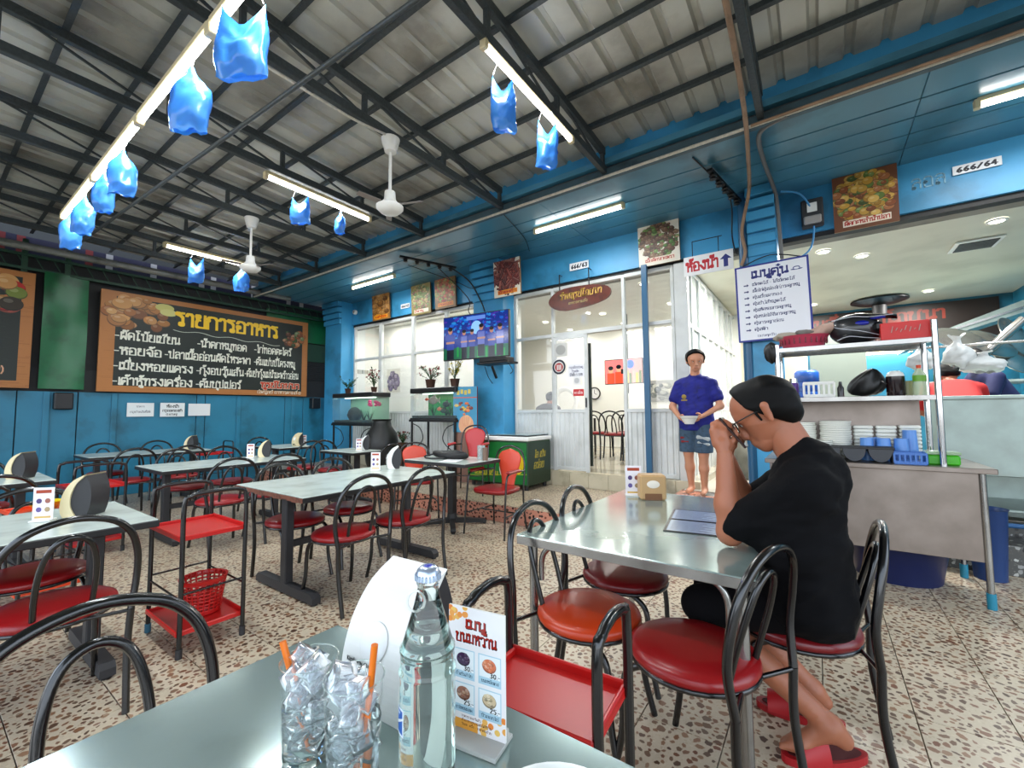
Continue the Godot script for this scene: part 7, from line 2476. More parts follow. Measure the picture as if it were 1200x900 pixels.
	mb.lathe([[0.0, 0.0], [0.032, 0.0], [0.034, 0.11], [0.031, 0.11], [0.029, 0.005], [0.0, 0.005]], 16)
	solo("plastic_tumbler", mb, mat(Color(0.58, 0.58, 0.42), 0.35), Vector3(0.555, s1, zc + 0.02), "olive plastic tumbler between the drink jar and the bottle", "cup")
	# upper shelf: pink basket with cloths, motocross helmet, red crate
	var s2 := 0.903 + 0.902
	t = thing("pink_basket", Vector3(-0.075, s2, -4.34), "oval pink plastic basket filled with cloths on the upper rack shelf", "basket")
	mb = MB.new()
	mb.lathe([[0.0, 0.0], [0.12, 0.0], [0.155, 0.10], [0.162, 0.105], [0.148, 0.10], [0.115, 0.008], [0.0, 0.006]], 28, Vector3.ZERO, Basis(), 0.5, 1.15, 0.85)
	part("basket", mb, mat(Color(0.74, 0.24, 0.34), 0.35), t)
	mb = MB.new()
	for k in 26:
		var a := TAU * k / 26
		mb.box(Vector3(cos(a) * 0.165, 0.06, sin(a) * 0.122), Vector3(0.008, 0.05, 0.01), 0.001, Basis(Vector3.UP, -a))
	part("slots", mb, mat(Color(0.45, 0.12, 0.18), 0.5), t)
	t = thing("cloth_heap", Vector3(-0.075, s2 + 0.07, -4.34), "crumpled pale cloths heaped in the pink basket", "cloth")
	for q in [[-0.10, 0.035, 0.11, 0.04, Color(0.62, 0.58, 0.52)], [0.02, 0.05, 0.09, 0.035, Color(0.42, 0.40, 0.38)], [0.12, 0.06, 0.12, 0.045, Color(0.72, 0.60, 0.54)]]:
		mb = MB.new()
		mb.surf(22, 9, func(u: float, v: float) -> Vector3:
			var a := TAU * u
			var e := PI * v
			var k := 1.0 + 0.14 * sin(a * 5.0 + v * 7.0) + 0.08 * sin(a * 9.0)
			return Vector3(q[0], q[1], 0) + Basis(Vector3(0, 0, 1), 0.4 if q[0] > 0.1 else -0.1) * Vector3(sin(e) * cos(a) * q[2] * k, cos(e) * q[3] * k, sin(e) * sin(a) * 0.09 * k), true)
		part("cloth", mb, mat(q[4], 0.9), t)
	helmet(Vector3(0.265, s2, -4.36))
	t = thing("plastic_crate", Vector3(0.545, s2, -4.34), "red plastic crate with pale lettering on the upper rack shelf", "crate")
	mb = MB.new()
	for s in [-1.0, 1.0]:
		mb.box(Vector3(0, 0.065, s * 0.13), Vector3(0.27, 0.13, 0.012), 0.003)
		mb.box(Vector3(s * 0.129, 0.065, 0), Vector3(0.012, 0.13, 0.26), 0.003)
	mb.box(Vector3(0, 0.006, 0), Vector3(0.26, 0.012, 0.26))
	part("crate", mb, mat(Color(0.78, 0.09, 0.07), 0.4), t)
	mb = MB.new()
	for k in 7: mb.bar(Vector3(-0.075 + k * 0.025, 0.055 + 0.012 * (k % 2), 0.138), Vector3(-0.065 + k * 0.025, 0.10 - 0.012 * (k % 3), 0.138), 0.012, 0.004)
	part("emblem", mb, mat(Color(0.70, 0.62, 0.58), 0.5), t)
	mb = MB.new()
	mb.surf(14, 8, func(u: float, v: float) -> Vector3:
		var a := TAU * u
		var e := PI * v
		return Vector3(sin(e) * cos(a) * 0.05, cos(e) * 0.07 - v * 0.02, sin(e) * sin(a) * 0.05) * (1.0 + 0.2 * sin(a * 4.0 + v * 5.0)), true)
	solo("tied_bag", mb, M.black_matt, Vector3(-0.295, s2 - 0.02, -4.19), "small black plastic bag tied to the rack post", "bag")
	# blue tub and crates under the counter
	t = thing("plastic_tub", Vector3(0.45, 0, -4.55), "dark blue plastic tub under the serving counter", "tub")
	mb = MB.new()
	mb.lathe([[0.0, 0.0], [0.26, 0.0], [0.31, 0.27], [0.325, 0.28], [0.30, 0.27], [0.25, 0.01], [0.0, 0.01]], 30)
	part("tub", mb, mat(Color(0.05, 0.10, 0.28), 0.4), t)
	t = thing("red_bin", Vector3(-0.12, 0, -4.62), "dark red bin under the serving counter", "bin")
	mb = MB.new()
	mb.lathe([[0.0, 0.0], [0.14, 0.0], [0.17, 0.28], [0.16, 0.28], [0.13, 0.01], [0.0, 0.01]], 22)
	part("bin", mb, mat(Color(0.26, 0.05, 0.05), 0.4), t)
	mb = MB.new()
	mb.lathe([[0.0, 0.0], [0.09, 0.0], [0.115, 0.52], [0.125, 0.53], [0.11, 0.52], [0.08, 0.01], [0.0, 0.01]], 24)
	solo("blue_bucket", mb, mat(Color(0.10, 0.22, 0.42), 0.4), Vector3(1.02, 0.0, -4.85), "tall blue bucket beside the end of the serving counter", "bucket")

func half_disc(rx: float, ry: float) -> PackedVector2Array:
	var o := PackedVector2Array()
	for k in 15: o.push_back(Vector2(cos(PI * k / 14) * rx, -sin(PI * k / 14) * ry))
	return o

func slotted_basket(at: Vector3, s: Vector3, m: Material, label: String) -> void:
	var t := thing("slotted_basket", at, label, "basket")
	var mb := MB.new()
	mb.box(Vector3(0, s.y - 0.010, s.z * 0.5), Vector3(s.x, 0.02, 0.006), 0.002)
	mb.box(Vector3(0, s.y - 0.010, -s.z * 0.5), Vector3(s.x, 0.02, 0.006), 0.002)
	mb.box(Vector3(0, 0.012, 0), Vector3(s.x, 0.024, s.z), 0.002)
	for e in [-1.0, 1.0]: mb.box(Vector3(e * s.x * 0.5, s.y * 0.5, 0), Vector3(0.006, s.y, s.z), 0.002)
	part("basket_body", mb, m, t)
	for e in [-1.0, 1.0]:
		for k in 7:
			mb = MB.new()
			mb.box(Vector3(-s.x * 0.5 + s.x * k / 6.0, s.y * 0.5, e * s.z * 0.5), Vector3(s.x * 0.07, s.y - 0.02, 0.005), 0.001)
			part("bar", mb, m, t)

func helmet(at: Vector3) -> void:
	var t := thing("motorcycle_helmet", at, "black white and blue motocross helmet on the upper rack shelf", "helmet", "", -0.15)
	var mb := MB.new()
	mb.surf(28, 18, func(u: float, v: float) -> Vector3:
		var a := TAU * u
		var e := PI * (0.02 + v * 0.80)
		var d := Vector3(sin(e) * cos(a), cos(e), sin(e) * sin(a))
		var k := 1.0 + 0.28 * maxf(0.0, d.x) * smoothstep(-0.1, -0.6, d.y)
		return Vector3(d.x * 0.165 * k, 0.125 + d.y * 0.125, d.z * 0.12), true)
	part("shell", mb, mat(Color(0.07, 0.08, 0.10), 0.2, 0.0, {"clearcoat_enabled": true, "clearcoat": 0.6}), t)
	mb = MB.new()
	mb.surf(12, 6, func(u: float, v: float) -> Vector3: return Vector3(0.02 + v * 0.24, 0.235 - v * 0.045 + 0.02 * (1.0 - pow(u * 2.0 - 1.0, 2)), (u - 0.5) * lerpf(0.18, 0.11, v)))
	mb.surf(12, 6, func(u: float, v: float) -> Vector3: return Vector3(0.02 + v * 0.24, 0.229 - v * 0.045 + 0.02 * (1.0 - pow(u * 2.0 - 1.0, 2)), (0.5 - u) * lerpf(0.18, 0.11, v)))
	part("visor_peak", mb, mat(Color(0.05, 0.05, 0.07), 0.25), t)
	mb = MB.new()
	for q in [[[-0.13, 0.20, 0.085], [0.0, 0.215, 0.095], [0.10, 0.20, 0.09], [0.24, 0.205, 0.05]], [[-0.15, 0.16, 0.075], [-0.05, 0.12, 0.118], [0.06, 0.09, 0.118], [0.17, 0.05, 0.07]], [[-0.10, 0.04, 0.085], [-0.02, 0.06, 0.112], [0.08, 0.04, 0.105], [0.16, 0.03, 0.07]]]:
		var p := []
		for e in q: p.append(Vector3(e[0], e[1], e[2]))
		mb.tube(smooth(p, 5), 0.008, 6, false, 0.005, 0.6)
	part("white_stripes", mb, mat(Color(0.70, 0.71, 0.74), 0.3), t)
	mb = MB.new()
	mb.ball(Vector3(0.05, 0.155, 0.098), Vector3(0.055, 0.022, 0.02), 12, 6)
	mb.ball(Vector3(0.15, 0.19, 0.06), Vector3(0.05, 0.012, 0.02), 12, 6)
	part("blue_flash", mb, mat(Color(0.05, 0.10, 0.55), 0.25), t)
	mb = MB.new()
	mb.box(Vector3(0.155, 0.12, 0), Vector3(0.06, 0.075, 0.19), 0.02)
	part("goggle_opening", mb, M.black_plastic, t)
	mb = MB.new()
	mb.box(Vector3(0.19, 0.055, 0), Vector3(0.07, 0.06, 0.13), 0.025)
	part("chin_bar", mb, mat(Color(0.30, 0.05, 0.05), 0.3), t)

func make_kitchen_things() -> void:
	# steel front of the cooking counter
	var t := thing("cooking_counter", Vector3(1.85, ALLEY, -5.42), "large pale steel cooking counter at the kitchen front", "counter")
	var mb := MB.new()
	mb.box(Vector3(0, 0.75, 0), Vector3(2.0, 0.64, 0.7), 0.006)
	part("body", mb, M.steel_pale, t)
	mb = MB.new()
	mb.box(Vector3(0, 1.065, 0.36), Vector3(2.02, 0.03, 0.05), 0.004)
	part("top_rail", mb, M.steel_pale, t)
	mb = MB.new()
	mb.box(Vector3(0, 0.16, 0.0), Vector3(1.94, 0.02, 0.62), 0.003)
	part("lower_shelf", mb, M.steel_pale, t)
	mb = MB.new()
	mb.box(Vector3(0, 0.22, -0.33), Vector3(1.98, 0.44, 0.02), 0.003)
	part("back_panel", mb, M.steel_pale, t)
	mb = MB.new()
	mb.box(Vector3(-0.98, 0.20, 0.30), Vector3(0.05, 0.40, 0.05), 0.003)
	mb.box(Vector3(0.98, 0.20, 0.30), Vector3(0.05, 0.40, 0.05), 0.003)
	part("leg", mb, M.steel_pale, t)
	mb = MB.new()
	mb.rod(Vector3(0.85, 0.40, -4.93), Vector3(2.9, 0.40, -4.93), 0.018, 8)
	solo("step_rail", mb, mat(Color(0.06, 0.32, 0.52), 0.4), Vector3.ZERO, "blue pipe along the dark steps under the cooking counter", "pipe")
	# blue lit wall with a tube over the stove
	fluorescent(on(985, 417, 2, -11.09), on(1068, 411.5, 2, -11.09), "bright fluorescent tube low on the kitchen wall behind the rack", "", 0.35)
	t = thing("range_hood", Vector3(2.0, 2.5, -9.3), "sloping steel cooker hood over the kitchen range", "cooker hood")
	mb = MB.new()
	mb.prism(PackedVector2Array([Vector2(-0.85, -0.30), Vector2(0.8, 0.25), Vector2(0.8, 0.45), Vector2(-0.85, -0.22)]), 0.9)
	part("hood", mb, M.steel_pale, t)
	mb = MB.new()
	mb.bar(Vector3(-0.6, -0.14, 0.46), Vector3(0.75, 0.30, 0.46), 0.03, 0.03)
	part("edge", mb, M.steel, t)
	# pans and lids hung and stacked
	var k := 0
	for q in [[1128, 398, 0.30, 1.2, "wide aluminium pan lid leaning behind the rack post"], [1160, 402, 0.26, 0.9, "steel wok standing on edge over the cooking counter"], [1185, 418, 0.24, 1.0, "round steel strainer lid near the kitchen wall"], [1192, 395, 0.28, 0.8, "large steel pot lid on the top pile in the kitchen"], [1150, 425, 0.22, 1.1, "shallow steel basin leaning on the plastic bags"]]:
		mb = MB.new()
		mb.lathe([[0.0, 0.07], [q[2] * 0.4, 0.06], [q[2] * 0.85, 0.025], [q[2], 0.0], [q[2] * 1.04, 0.0], [q[2] * 1.04, -0.012], [q[2] * 0.98, -0.01], [q[2] * 0.8, 0.012], [q[2] * 0.4, 0.048], [0.0, 0.058]], 30)
		var o := solo("pan_lid", mb, M.steel, on(q[0], q[1], 2, -7.65 - 0.15 * k), q[4], "pan")
		o.rotation = Vector3(0.6 + 0.2 * k, 0.3 * k, -0.35 + 0.1 * k)
		k += 1
	mb = MB.new()
	mb.lathe([[0.0, 0.0], [0.05, 0.0], [0.05, 0.55], [0.0, 0.55]], 18)
	var duct := solo("steel_cylinder", mb, M.steel, on(1150, 418, 2, -7.6), "slanting steel tube between the pans in the kitchen", "tube")
	duct.rotation = Vector3(0.2, 0, -0.7)
	# shelf carrying the pans
	mb = MB.new()
	mb.box(Vector3(2.0, 1.62, -7.95), Vector3(1.8, 0.03, 0.8), 0.004)
	mb.box(Vector3(1.13, 0.97, -8.2), Vector3(0.04, 1.28, 0.04))
	mb.box(Vector3(2.84, 0.97, -8.2), Vector3(0.04, 1.28, 0.04))
	solo("kitchen_shelf", mb, M.steel_pale, Vector3.ZERO, "steel kitchen shelf carrying pans under the cooker hood", "shelf")
	# white carrier bags
	for q in [[1122, 412, 0.17, 0.27, 90, "big white carrier bag knotted at the top beside the rack post"], [1080, 418, 0.16, 0.26, 93, "white carrier bag hanging behind the drink jar"], [1152, 424, 0.22, 0.18, 97, "slumped white carrier bag with a blue tint beside the cook"]]:
		var f := FastNoiseLite.new()
		f.seed = q[4]
		f.frequency = 5.0
		mb = MB.new()
		mb.surf(24, 18, func(u: float, v: float) -> Vector3:
			var a := TAU * u
			var r: float = q[2] * 0.6 * (lerpf(0.25, 1.0, smoothstep(0.15, 0.6, v)) if v > 0.12 else lerpf(0.5, 0.2, v / 0.12)) * (1.0 - 0.5 * smoothstep(0.85, 1.0, v))
			var p := Vector3(cos(a) * r, (0.5 - v) * q[3], sin(a) * r * 0.8)
			return p * (1.0 + f.get_noise_3dv(p * 2.2) * 0.35), true)
		solo("carrier_bag", mb, mat(Color(0.80, 0.81, 0.80), 0.35, 0.0, {"backlight_enabled": true, "backlight": Color(0.3, 0.3, 0.3)}), on(q[0], q[1], 2, -5.35), q[5], "plastic bag")
	mb = MB.new()
	mb.rod(Vector3(0.55, 1.86, -5.45), Vector3(2.9, 1.86, -5.45), 0.012, 8)
	solo("hanging_rail", mb, M.steel, Vector3.ZERO, "steel rail over the cooking counter from which the carrier bags hang", "rail")
	# water cooler bottle behind the rack
	t = thing("water_cooler", Vector3(-0.10, ALLEY, -6.9), "white water cooler with a big blue bottle behind the rack", "water cooler")
	mb = MB.new()
	mb.box(Vector3(0, 0.52, 0), Vector3(0.32, 1.04, 0.32), 0.02)
	part("cabinet", mb, M.white_plastic, t)
	mb = MB.new()
	mb.lathe([[0.0, 1.04], [0.06, 1.04], [0.14, 1.12], [0.14, 1.20], [0.132, 1.21], [0.14, 1.22], [0.14, 1.32], [0.132, 1.33], [0.14, 1.34], [0.14, 1.46], [0.11, 1.49], [0.0, 1.49]], 28, Vector3.ZERO, Basis(), 0.5)
	part("bottle", mb, mat(Color(0.08, 0.30, 0.62, 0.85), 0.1, 0.0, {"transparency": BaseMaterial3D.TRANSPARENCY_ALPHA}), t)
	# grey partition with papers behind the rack
	mb = MB.new()
	mb.box(Vector3(0.25, 1.35, -7.4), Vector3(0.62, 2.06, 0.05), 0.004)
	solo("partition_panel", mb, mat(Color(0.48, 0.52, 0.48), 0.6), Vector3.ZERO, "grey green standing panel behind the rack", "panel")
	# grey cloth cover over a mound in the passage
	mb = MB.new()
	var nz := FastNoiseLite.new()
	nz.seed = 5
	nz.frequency = 2.5
	mb.surf(32, 20, func(u: float, v: float) -> Vector3:
		var a := TAU * u
		var e := PI * 0.5 * v
		var p := Vector3(cos(a) * 0.32 * sin(e) , 0.92 * cos(e) * (0.86 + 0.14 * cos(a * 2.0)), sin(a) * 0.85 * pow(sin(e), 0.7))
		if v > 0.97: p.y = 0.0
		return p + Vector3(1, 0, 1) * nz.get_noise_3dv(p * 1.6) * 0.10 * v, true)
	solo("cloth_cover", mb, grained(Color(0.42, 0.41, 0.37), 0.8, 0.0, M.stain, 1.0), Vector3(-0.80, ALLEY, -7.6), "grey cloth cover draped over a mound in the passage", "cover")
# ---------------------------------------------------------------- people
func finger(bones: Array, base: Vector3, d0: Vector3, d1: Vector3, d2: Vector3, l: float, r: float) -> void:
	var a := base
	var b := a + d0.normalized() * l * 0.45
	var c := b + d1.normalized() * l * 0.32
	var e := c + d2.normalized() * l * 0.23
	bones.append([a, b, r, r * 0.95])
	bones.append([b, c, r * 0.95, r * 0.88])
	bones.append([c, e, r * 0.88, r * 0.76])

func head_bones(c: Vector3, f: Vector3, u: Vector3, s: Vector3, k: float) -> Array:
	# head with its centre between the ears at c, looking along f; k scales from a head 0.24 m high
	var p := func(x: float, y: float, z: float) -> Vector3: return c + (f * x + u * y + s * z) * k
	return [
		[p.call(-0.022, 0.032, 0.012), p.call(0.024, 0.036, 0.012), 0.078 * k, 0.072 * k], [p.call(-0.022, 0.032, -0.012), p.call(0.024, 0.036, -0.012), 0.078 * k, 0.072 * k],
		[p.call(0.03, -0.02, 0.018), p.call(0.048, -0.075, 0.012), 0.056 * k, 0.036 * k], [p.call(0.03, -0.02, -0.018), p.call(0.048, -0.075, -0.012), 0.056 * k, 0.036 * k],
		[p.call(0.062, -0.094, 0.012), p.call(0.062, -0.094, -0.012), 0.020 * k, 0.020 * k],
		[p.call(0.088, 0.008, 0.0), p.call(0.108, -0.034, 0.0), 0.009 * k, 0.0135 * k], [p.call(0.100, -0.040, 0.009), p.call(0.100, -0.040, -0.009), 0.009 * k, 0.009 * k],
		[p.call(0.080, 0.022, 0.045), p.call(0.084, 0.020, -0.045), 0.012 * k, 0.012 * k],
		[p.call(0.083, -0.064, 0.017), p.call(0.083, -0.064, -0.017), 0.0085 * k, 0.0085 * k], [p.call(0.080, -0.076, 0.014), p.call(0.080, -0.076, -0.014), 0.009 * k, 0.009 * k],
		[p.call(-0.012, 0.018, 0.090), p.call(-0.006, -0.028, 0.086), 0.0125 * k, 0.008 * k], [p.call(-0.012, 0.018, -0.090), p.call(-0.006, -0.028, -0.086), 0.0125 * k, 0.008 * k]]

func face_parts(t: Node3D, c: Vector3, f: Vector3, u: Vector3, s: Vector3, k: float) -> void:
	var p := func(x: float, y: float, z: float) -> Vector3: return c + (f * x + u * y + s * z) * k
	var w := MB.new()
	var d := MB.new()
	var br := MB.new()
	for e in [-1.0, 1.0]:
		w.ball(p.call(0.079, 0.003, 0.031 * e), Vector3.ONE * 0.0125 * k, 10, 7)
		d.ball(p.call(0.0885, 0.002, 0.031 * e), Vector3.ONE * 0.0056 * k, 8, 6)
		br.tube(smooth([p.call(0.093, 0.026, 0.014 * e), p.call(0.093, 0.031, 0.032 * e), p.call(0.084, 0.025, 0.050 * e)], 4), 0.0042 * k, 5)
	part("eyes", w, mat(Color(0.80, 0.77, 0.74), 0.3), t)
	part("irises", d, M.hair, t)
	part("eyebrows", br, M.hair, t)
	var l := MB.new()
	l.tube(smooth([p.call(0.086, -0.071, 0.024), p.call(0.0935, -0.069, 0.010), p.call(0.0935, -0.069, -0.010), p.call(0.086, -0.071, -0.024)], 4), 0.0045 * k, 6)
	part("lips", l, mat(Color(0.50, 0.22, 0.19), 0.5), t)

func hair_cap(t: Node3D, c: Vector3, f: Vector3, u: Vector3, s: Vector3, k: float, fringe := false) -> void:
	var p := func(x: float, y: float, z: float) -> Vector3: return c + (f * x + u * y + s * z) * k
	var mb := MB.new()
	var b := []
	for e in [-0.016, 0.016]: b.append([p.call(-0.026, 0.034, e), p.call(0.022, 0.046, e), (0.083 if fringe else 0.0835) * k, (0.079 if fringe else 0.0785) * k])
	b.append([p.call(-0.046, -0.02, 0.02), p.call(-0.046, -0.02, -0.02), 0.054 * k, 0.054 * k])
	flesh(mb, b, 0.006, 0.03, [[p.call(0.030, -0.012, 0), (f * 0.66 - u * 0.75)] if fringe else [p.call(0.030, 0.0, 0), (f * 0.97 - u * 0.25)], [p.call(-0.05, -0.075, 0), (f * 0.775 - u * 0.62)]], 0.007)
	for e in [-1.0, 1.0]: mb.tube(smooth([p.call(0.016, 0.03, 0.083 * e), p.call(0.022, 0.008, 0.081 * e), p.call(0.020, -0.018, 0.077 * e)], 4), 0.013 * k, 6, false, 0.006 * k, 0.5)
	part("hair", mb, M.hair, t)

func make_seated_man() -> void:
	var t := thing("person", Vector3.ZERO, "seated man in a black shirt and glasses holding a phone at the steel table", "person")
	var zc := -2.06
	var f := Vector3(-0.86, -0.51, 0.0)          # he looks down at the phone
	var u := Vector3(-0.51, 0.86, 0.0)
	var s := Vector3(0, 0, 1)
	var k := 1.20
	var hc := Vector3(-0.172, 1.288, zc)
	var sk := MB.new()
	var lw := Vector3(-0.318, 1.118, -1.945)       # left wrist
	var le := Vector3(-0.306, 0.812, -1.925)       # left elbow
	var rw := Vector3(-0.335, 1.085, -2.135)
	var re := Vector3(-0.300, 0.835, -2.330)
	var ls := Vector3(-0.07, 1.010, -1.865)
	var rs := Vector3(-0.07, 1.010, -2.265)
	flesh(sk, [
		[Vector3(-0.045, 1.07, zc), hc + Vector3(0.045, -0.06, 0), 0.072, 0.070],
		[Vector3(-0.05, 0.98, zc), Vector3(-0.06, 0.62, zc), 0.09, 0.09], [ls, rs, 0.045, 0.045],
		[ls, le, 0.048, 0.046], [le, le.lerp(lw, 0.35), 0.044, 0.047], [le.lerp(lw, 0.35), lw, 0.047, 0.030],
		[rs, re, 0.048, 0.046], [re, re.lerp(rw, 0.35), 0.044, 0.047], [re.lerp(rw, 0.35), rw, 0.047, 0.030],
		[Vector3(-0.05, 0.585, -1.96), Vector3(-0.42, 0.490, -1.97), 0.085, 0.062], [Vector3(-0.42, 0.490, -1.97), Vector3(-0.30, 0.372, -1.985), 0.060, 0.058], [Vector3(-0.30, 0.372, -1.985), Vector3(-0.015, 0.145, -2.01), 0.058, 0.036],
		[Vector3(-0.05, 0.585, -2.16), Vector3(-0.42, 0.490, -2.20), 0.085, 0.062], [Vector3(-0.42, 0.490, -2.20), Vector3(-0.30, 0.360, -2.22), 0.060, 0.058], [Vector3(-0.30, 0.360, -2.22), Vector3(-0.07, 0.130, -2.26), 0.058, 0.036],
		[Vector3(-0.015, 0.145, -2.01), Vector3(0.025, 0.100, -2.03), 0.036, 0.032], [Vector3(-0.015, 0.135, -2.01), Vector3(-0.11, 0.065, -1.985), 0.034, 0.030], [Vector3(-0.10, 0.06, -1.97), Vector3(-0.165, 0.045, -1.955), 0.020, 0.013], [Vector3(-0.11, 0.06, -2.0), Vector3(-0.16, 0.043, -1.995), 0.022, 0.013],
		[Vector3(-0.07, 0.13, -2.26), Vector3(-0.03, 0.085, -2.27), 0.034, 0.030], [Vector3(-0.07, 0.12, -2.26), Vector3(-0.18, 0.055, -2.25), 0.034, 0.022], [Vector3(-0.18, 0.055, -2.25), Vector3(-0.225, 0.045, -2.245), 0.024, 0.014]], 0.012, 0.03)
	var hb := head_bones(hc, f, u, s, k)
	hb.append([hc + Vector3(0.045, -0.06, 0), hc + Vector3(0.015, 0.0, 0), 0.070, 0.072])
	flesh(sk, hb, 0.0055, 0.022)
	# hands round the phone: long side along pd, width along z
	var pd := Vector3(0.61, -0.79, 0.0)
	var pn := Vector3(0.79, 0.61, 0.0)
	var pc := Vector3(-0.290, 1.206, -2.0)
	var lh := [[lw, lw + Vector3(-0.012, 0.045, -0.005), 0.027, 0.026], [lw + Vector3(-0.026, 0.045, -0.006), lw + Vector3(-0.036, 0.095, -0.004), 0.022, 0.019], [lw + Vector3(0.004, 0.04, -0.012), lw + Vector3(-0.006, 0.088, -0.014), 0.021, 0.018]]
	for i in 4:
		var b: Vector3 = lw + Vector3(-0.040 + i * 0.013, 0.100 - absf(i - 1.0) * 0.006, -0.003 - i * 0.004)
		finger(lh, b, Vector3(-0.1 + 0.1 * i, 0.85, -0.55), Vector3(0.55, 0.25, -0.85), Vector3(0.75, -0.25, -0.6), [0.074, 0.082, 0.076, 0.062][i], 0.0095)
	finger(lh, lw + Vector3(0.014, 0.030, -0.018), Vector3(0.45, 0.75, -0.45), Vector3(0.25, 0.9, -0.35), Vector3(-0.1, 0.95, -0.3), 0.082, 0.011)
	flesh(sk, lh, 0.0038, 0.010)
	var rh := [[rw, rw + Vector3(-0.008, 0.045, 0.006), 0.027, 0.026], [rw + Vector3(-0.022, 0.045, 0.004), rw + Vector3(-0.03, 0.09, 0.004), 0.021, 0.018], [rw + Vector3(0.006, 0.04, 0.008), rw + Vector3(-0.002, 0.085, 0.010), 0.021, 0.018]]
	for i in 4:
		var b: Vector3 = rw + Vector3(-0.034 + i * 0.013, 0.095 - absf(i - 1.0) * 0.006, 0.004 + i * 0.003)
		finger(rh, b, Vector3(-0.1 + 0.1 * i, 0.85, 0.45), Vector3(0.5, 0.3, 0.8), Vector3(0.75, -0.2, 0.55), [0.070, 0.078, 0.072, 0.06][i], 0.0095)
	finger(rh, rw + Vector3(0.014, 0.03, 0.016), Vector3(0.45, 0.75, 0.4), Vector3(0.25, 0.9, 0.3), Vector3(-0.1, 0.95, 0.2), 0.08, 0.011)
	flesh(sk, rh, 0.0042, 0.010)
	part("body", sk, M.skin, t)
	face_parts(t, hc, f, u, s, k)
	hair_cap(t, hc, f, u, s, k)
	# shirt
	var sh := MB.new()
	flesh(sh, [
		[Vector3(-0.040, 0.99, -1.97), Vector3(-0.075, 0.82, -1.965), 0.115, 0.135], [Vector3(-0.040, 0.99, -2.15), Vector3(-0.075, 0.82, -2.155), 0.115, 0.135],
		[Vector3(-0.075, 0.82, -1.965), Vector3(-0.050, 0.60, -1.96), 0.135, 0.145], [Vector3(-0.075, 0.82, -2.155), Vector3(-0.050, 0.60, -2.16), 0.135, 0.145],
		[Vector3(-0.02, 1.06, -2.0), Vector3(-0.02, 1.06, -2.12), 0.085, 0.085], [Vector3(-0.030, 1.09, zc), Vector3(-0.055, 1.115, zc), 0.092, 0.084],
		[ls + Vector3(0.01, 0, -0.01), le.lerp(ls, 0.16) + Vector3(0.012, 0.01, 0), 0.092, 0.074], [rs + Vector3(0.01, 0, 0.01), re.lerp(rs, 0.16) + Vector3(0.012, 0.01, 0), 0.092, 0.074], [Vector3(-0.05, 1.0, zc), Vector3(-0.08, 0.62, zc), 0.12, 0.15]], 0.012, 0.05,
		[[Vector3(0, 0.487, 0), Vector3(0, -1, 0)], [hc + Vector3(0.073, -0.108, 0), Vector3(-0.55, 0.83, 0)]], 0.016)
	part("shirt", sh, mat(Color(0.040, 0.041, 0.050), 0.9, 0.0, {"metallic_specular": 0.25}), t)
	var so := MB.new()
	flesh(so, [[Vector3(-0.05, 0.575, -1.97), Vector3(-0.40, 0.492, -1.97), 0.105, 0.082], [Vector3(-0.05, 0.575, -2.15), Vector3(-0.40, 0.492, -2.20), 0.105, 0.082], [Vector3(-0.03, 0.57, -1.97), Vector3(-0.03, 0.57, -2.15), 0.11, 0.11], [Vector3(-0.42, 0.490, -1.97), Vector3(-0.44, 0.487, -1.97), 0.078, 0.074], [Vector3(-0.42, 0.490, -2.20), Vector3(-0.44, 0.487, -2.20), 0.078, 0.074]], 0.012, 0.03, [])
	part("shorts", so, mat(Color(0.034, 0.030, 0.040), 0.9, 0.0, {"metallic_specular": 0.25}), t)
	# glasses
	var gl := MB.new()
	var gp := func(x: float, y: float, z: float) -> Vector3: return hc + (f * x + u * y + s * z) * k
	for e in [-1.0, 1.0]:
		var r := PackedVector3Array()
		for q in 20:
			var a := TAU * q / 20
			r.push_back(gp.call(0.108, 0.000 + signf(sin(a)) * pow(absf(sin(a)), 0.7) * 0.019, e * (0.034 + signf(cos(a)) * pow(absf(cos(a)), 0.7) * 0.027)))
		gl.tube(r, 0.0022, 6, true)
		gl.tube(smooth([gp.call(0.107, 0.012, e * 0.062), gp.call(0.085, 0.014, e * 0.080), gp.call(0.0, 0.012, e * 0.092), gp.call(-0.022, -0.006, e * 0.092)], 4), 0.0024, 6)
	gl.rod(gp.call(0.110, 0.005, -0.008), gp.call(0.110, 0.005, 0.008), 0.0022, 6)
	part("glasses", gl, M.black_plastic, t)
	# phone is held: a thing of its own
	var ph := thing("smartphone", pc, "dark smartphone held up by the man in black", "phone")
	ph.basis = Basis(pd, pn, s)
	var mb := MB.new()
	mb.box(Vector3.ZERO, Vector3(0.155, 0.009, 0.078), 0.004)
	part("case", mb, mat(Color(0.20, 0.13, 0.12), 0.2), ph)
	mb = MB.new()
	mb.box(Vector3(0, 0.005, 0), Vector3(0.148, 0.0015, 0.072), 0.0005)
	part("screen", mb, mat(Color(0.03, 0.03, 0.035), 0.08), ph)
	mb = MB.new()
	mb.box(Vector3(-0.055, -0.0055, 0.02), Vector3(0.028, 0.002, 0.022), 0.0008)
	part("camera_bump", mb, M.black_plastic, ph)
	# sandals
	for q in [[Vector3(-0.035, 0, -2.035), 0.62, "red slide sandal on the lifted left foot of the man in black"], [Vector3(-0.12, 0, -2.255), 0.1, "red slide sandal on the right foot of the man in black"]]:
		var sd := thing("sandal", q[0], q[2], "sandal", "", q[1])
		mb = MB.new()
		var ol := PackedVector2Array()
		for a in 28:
			var an := TAU * a / 28
			ol.push_back(Vector2(cos(an) * 0.158, sin(an) * (0.052 - 0.008 * cos(an))))
		mb.prism(ol, 0.028, Vector3(0, 0.014, 0), Basis(Vector3.RIGHT, -PI / 2))
		part("sole", mb, mat(Color(0.62, 0.06, 0.09), 0.5), sd)
		mb = MB.new()
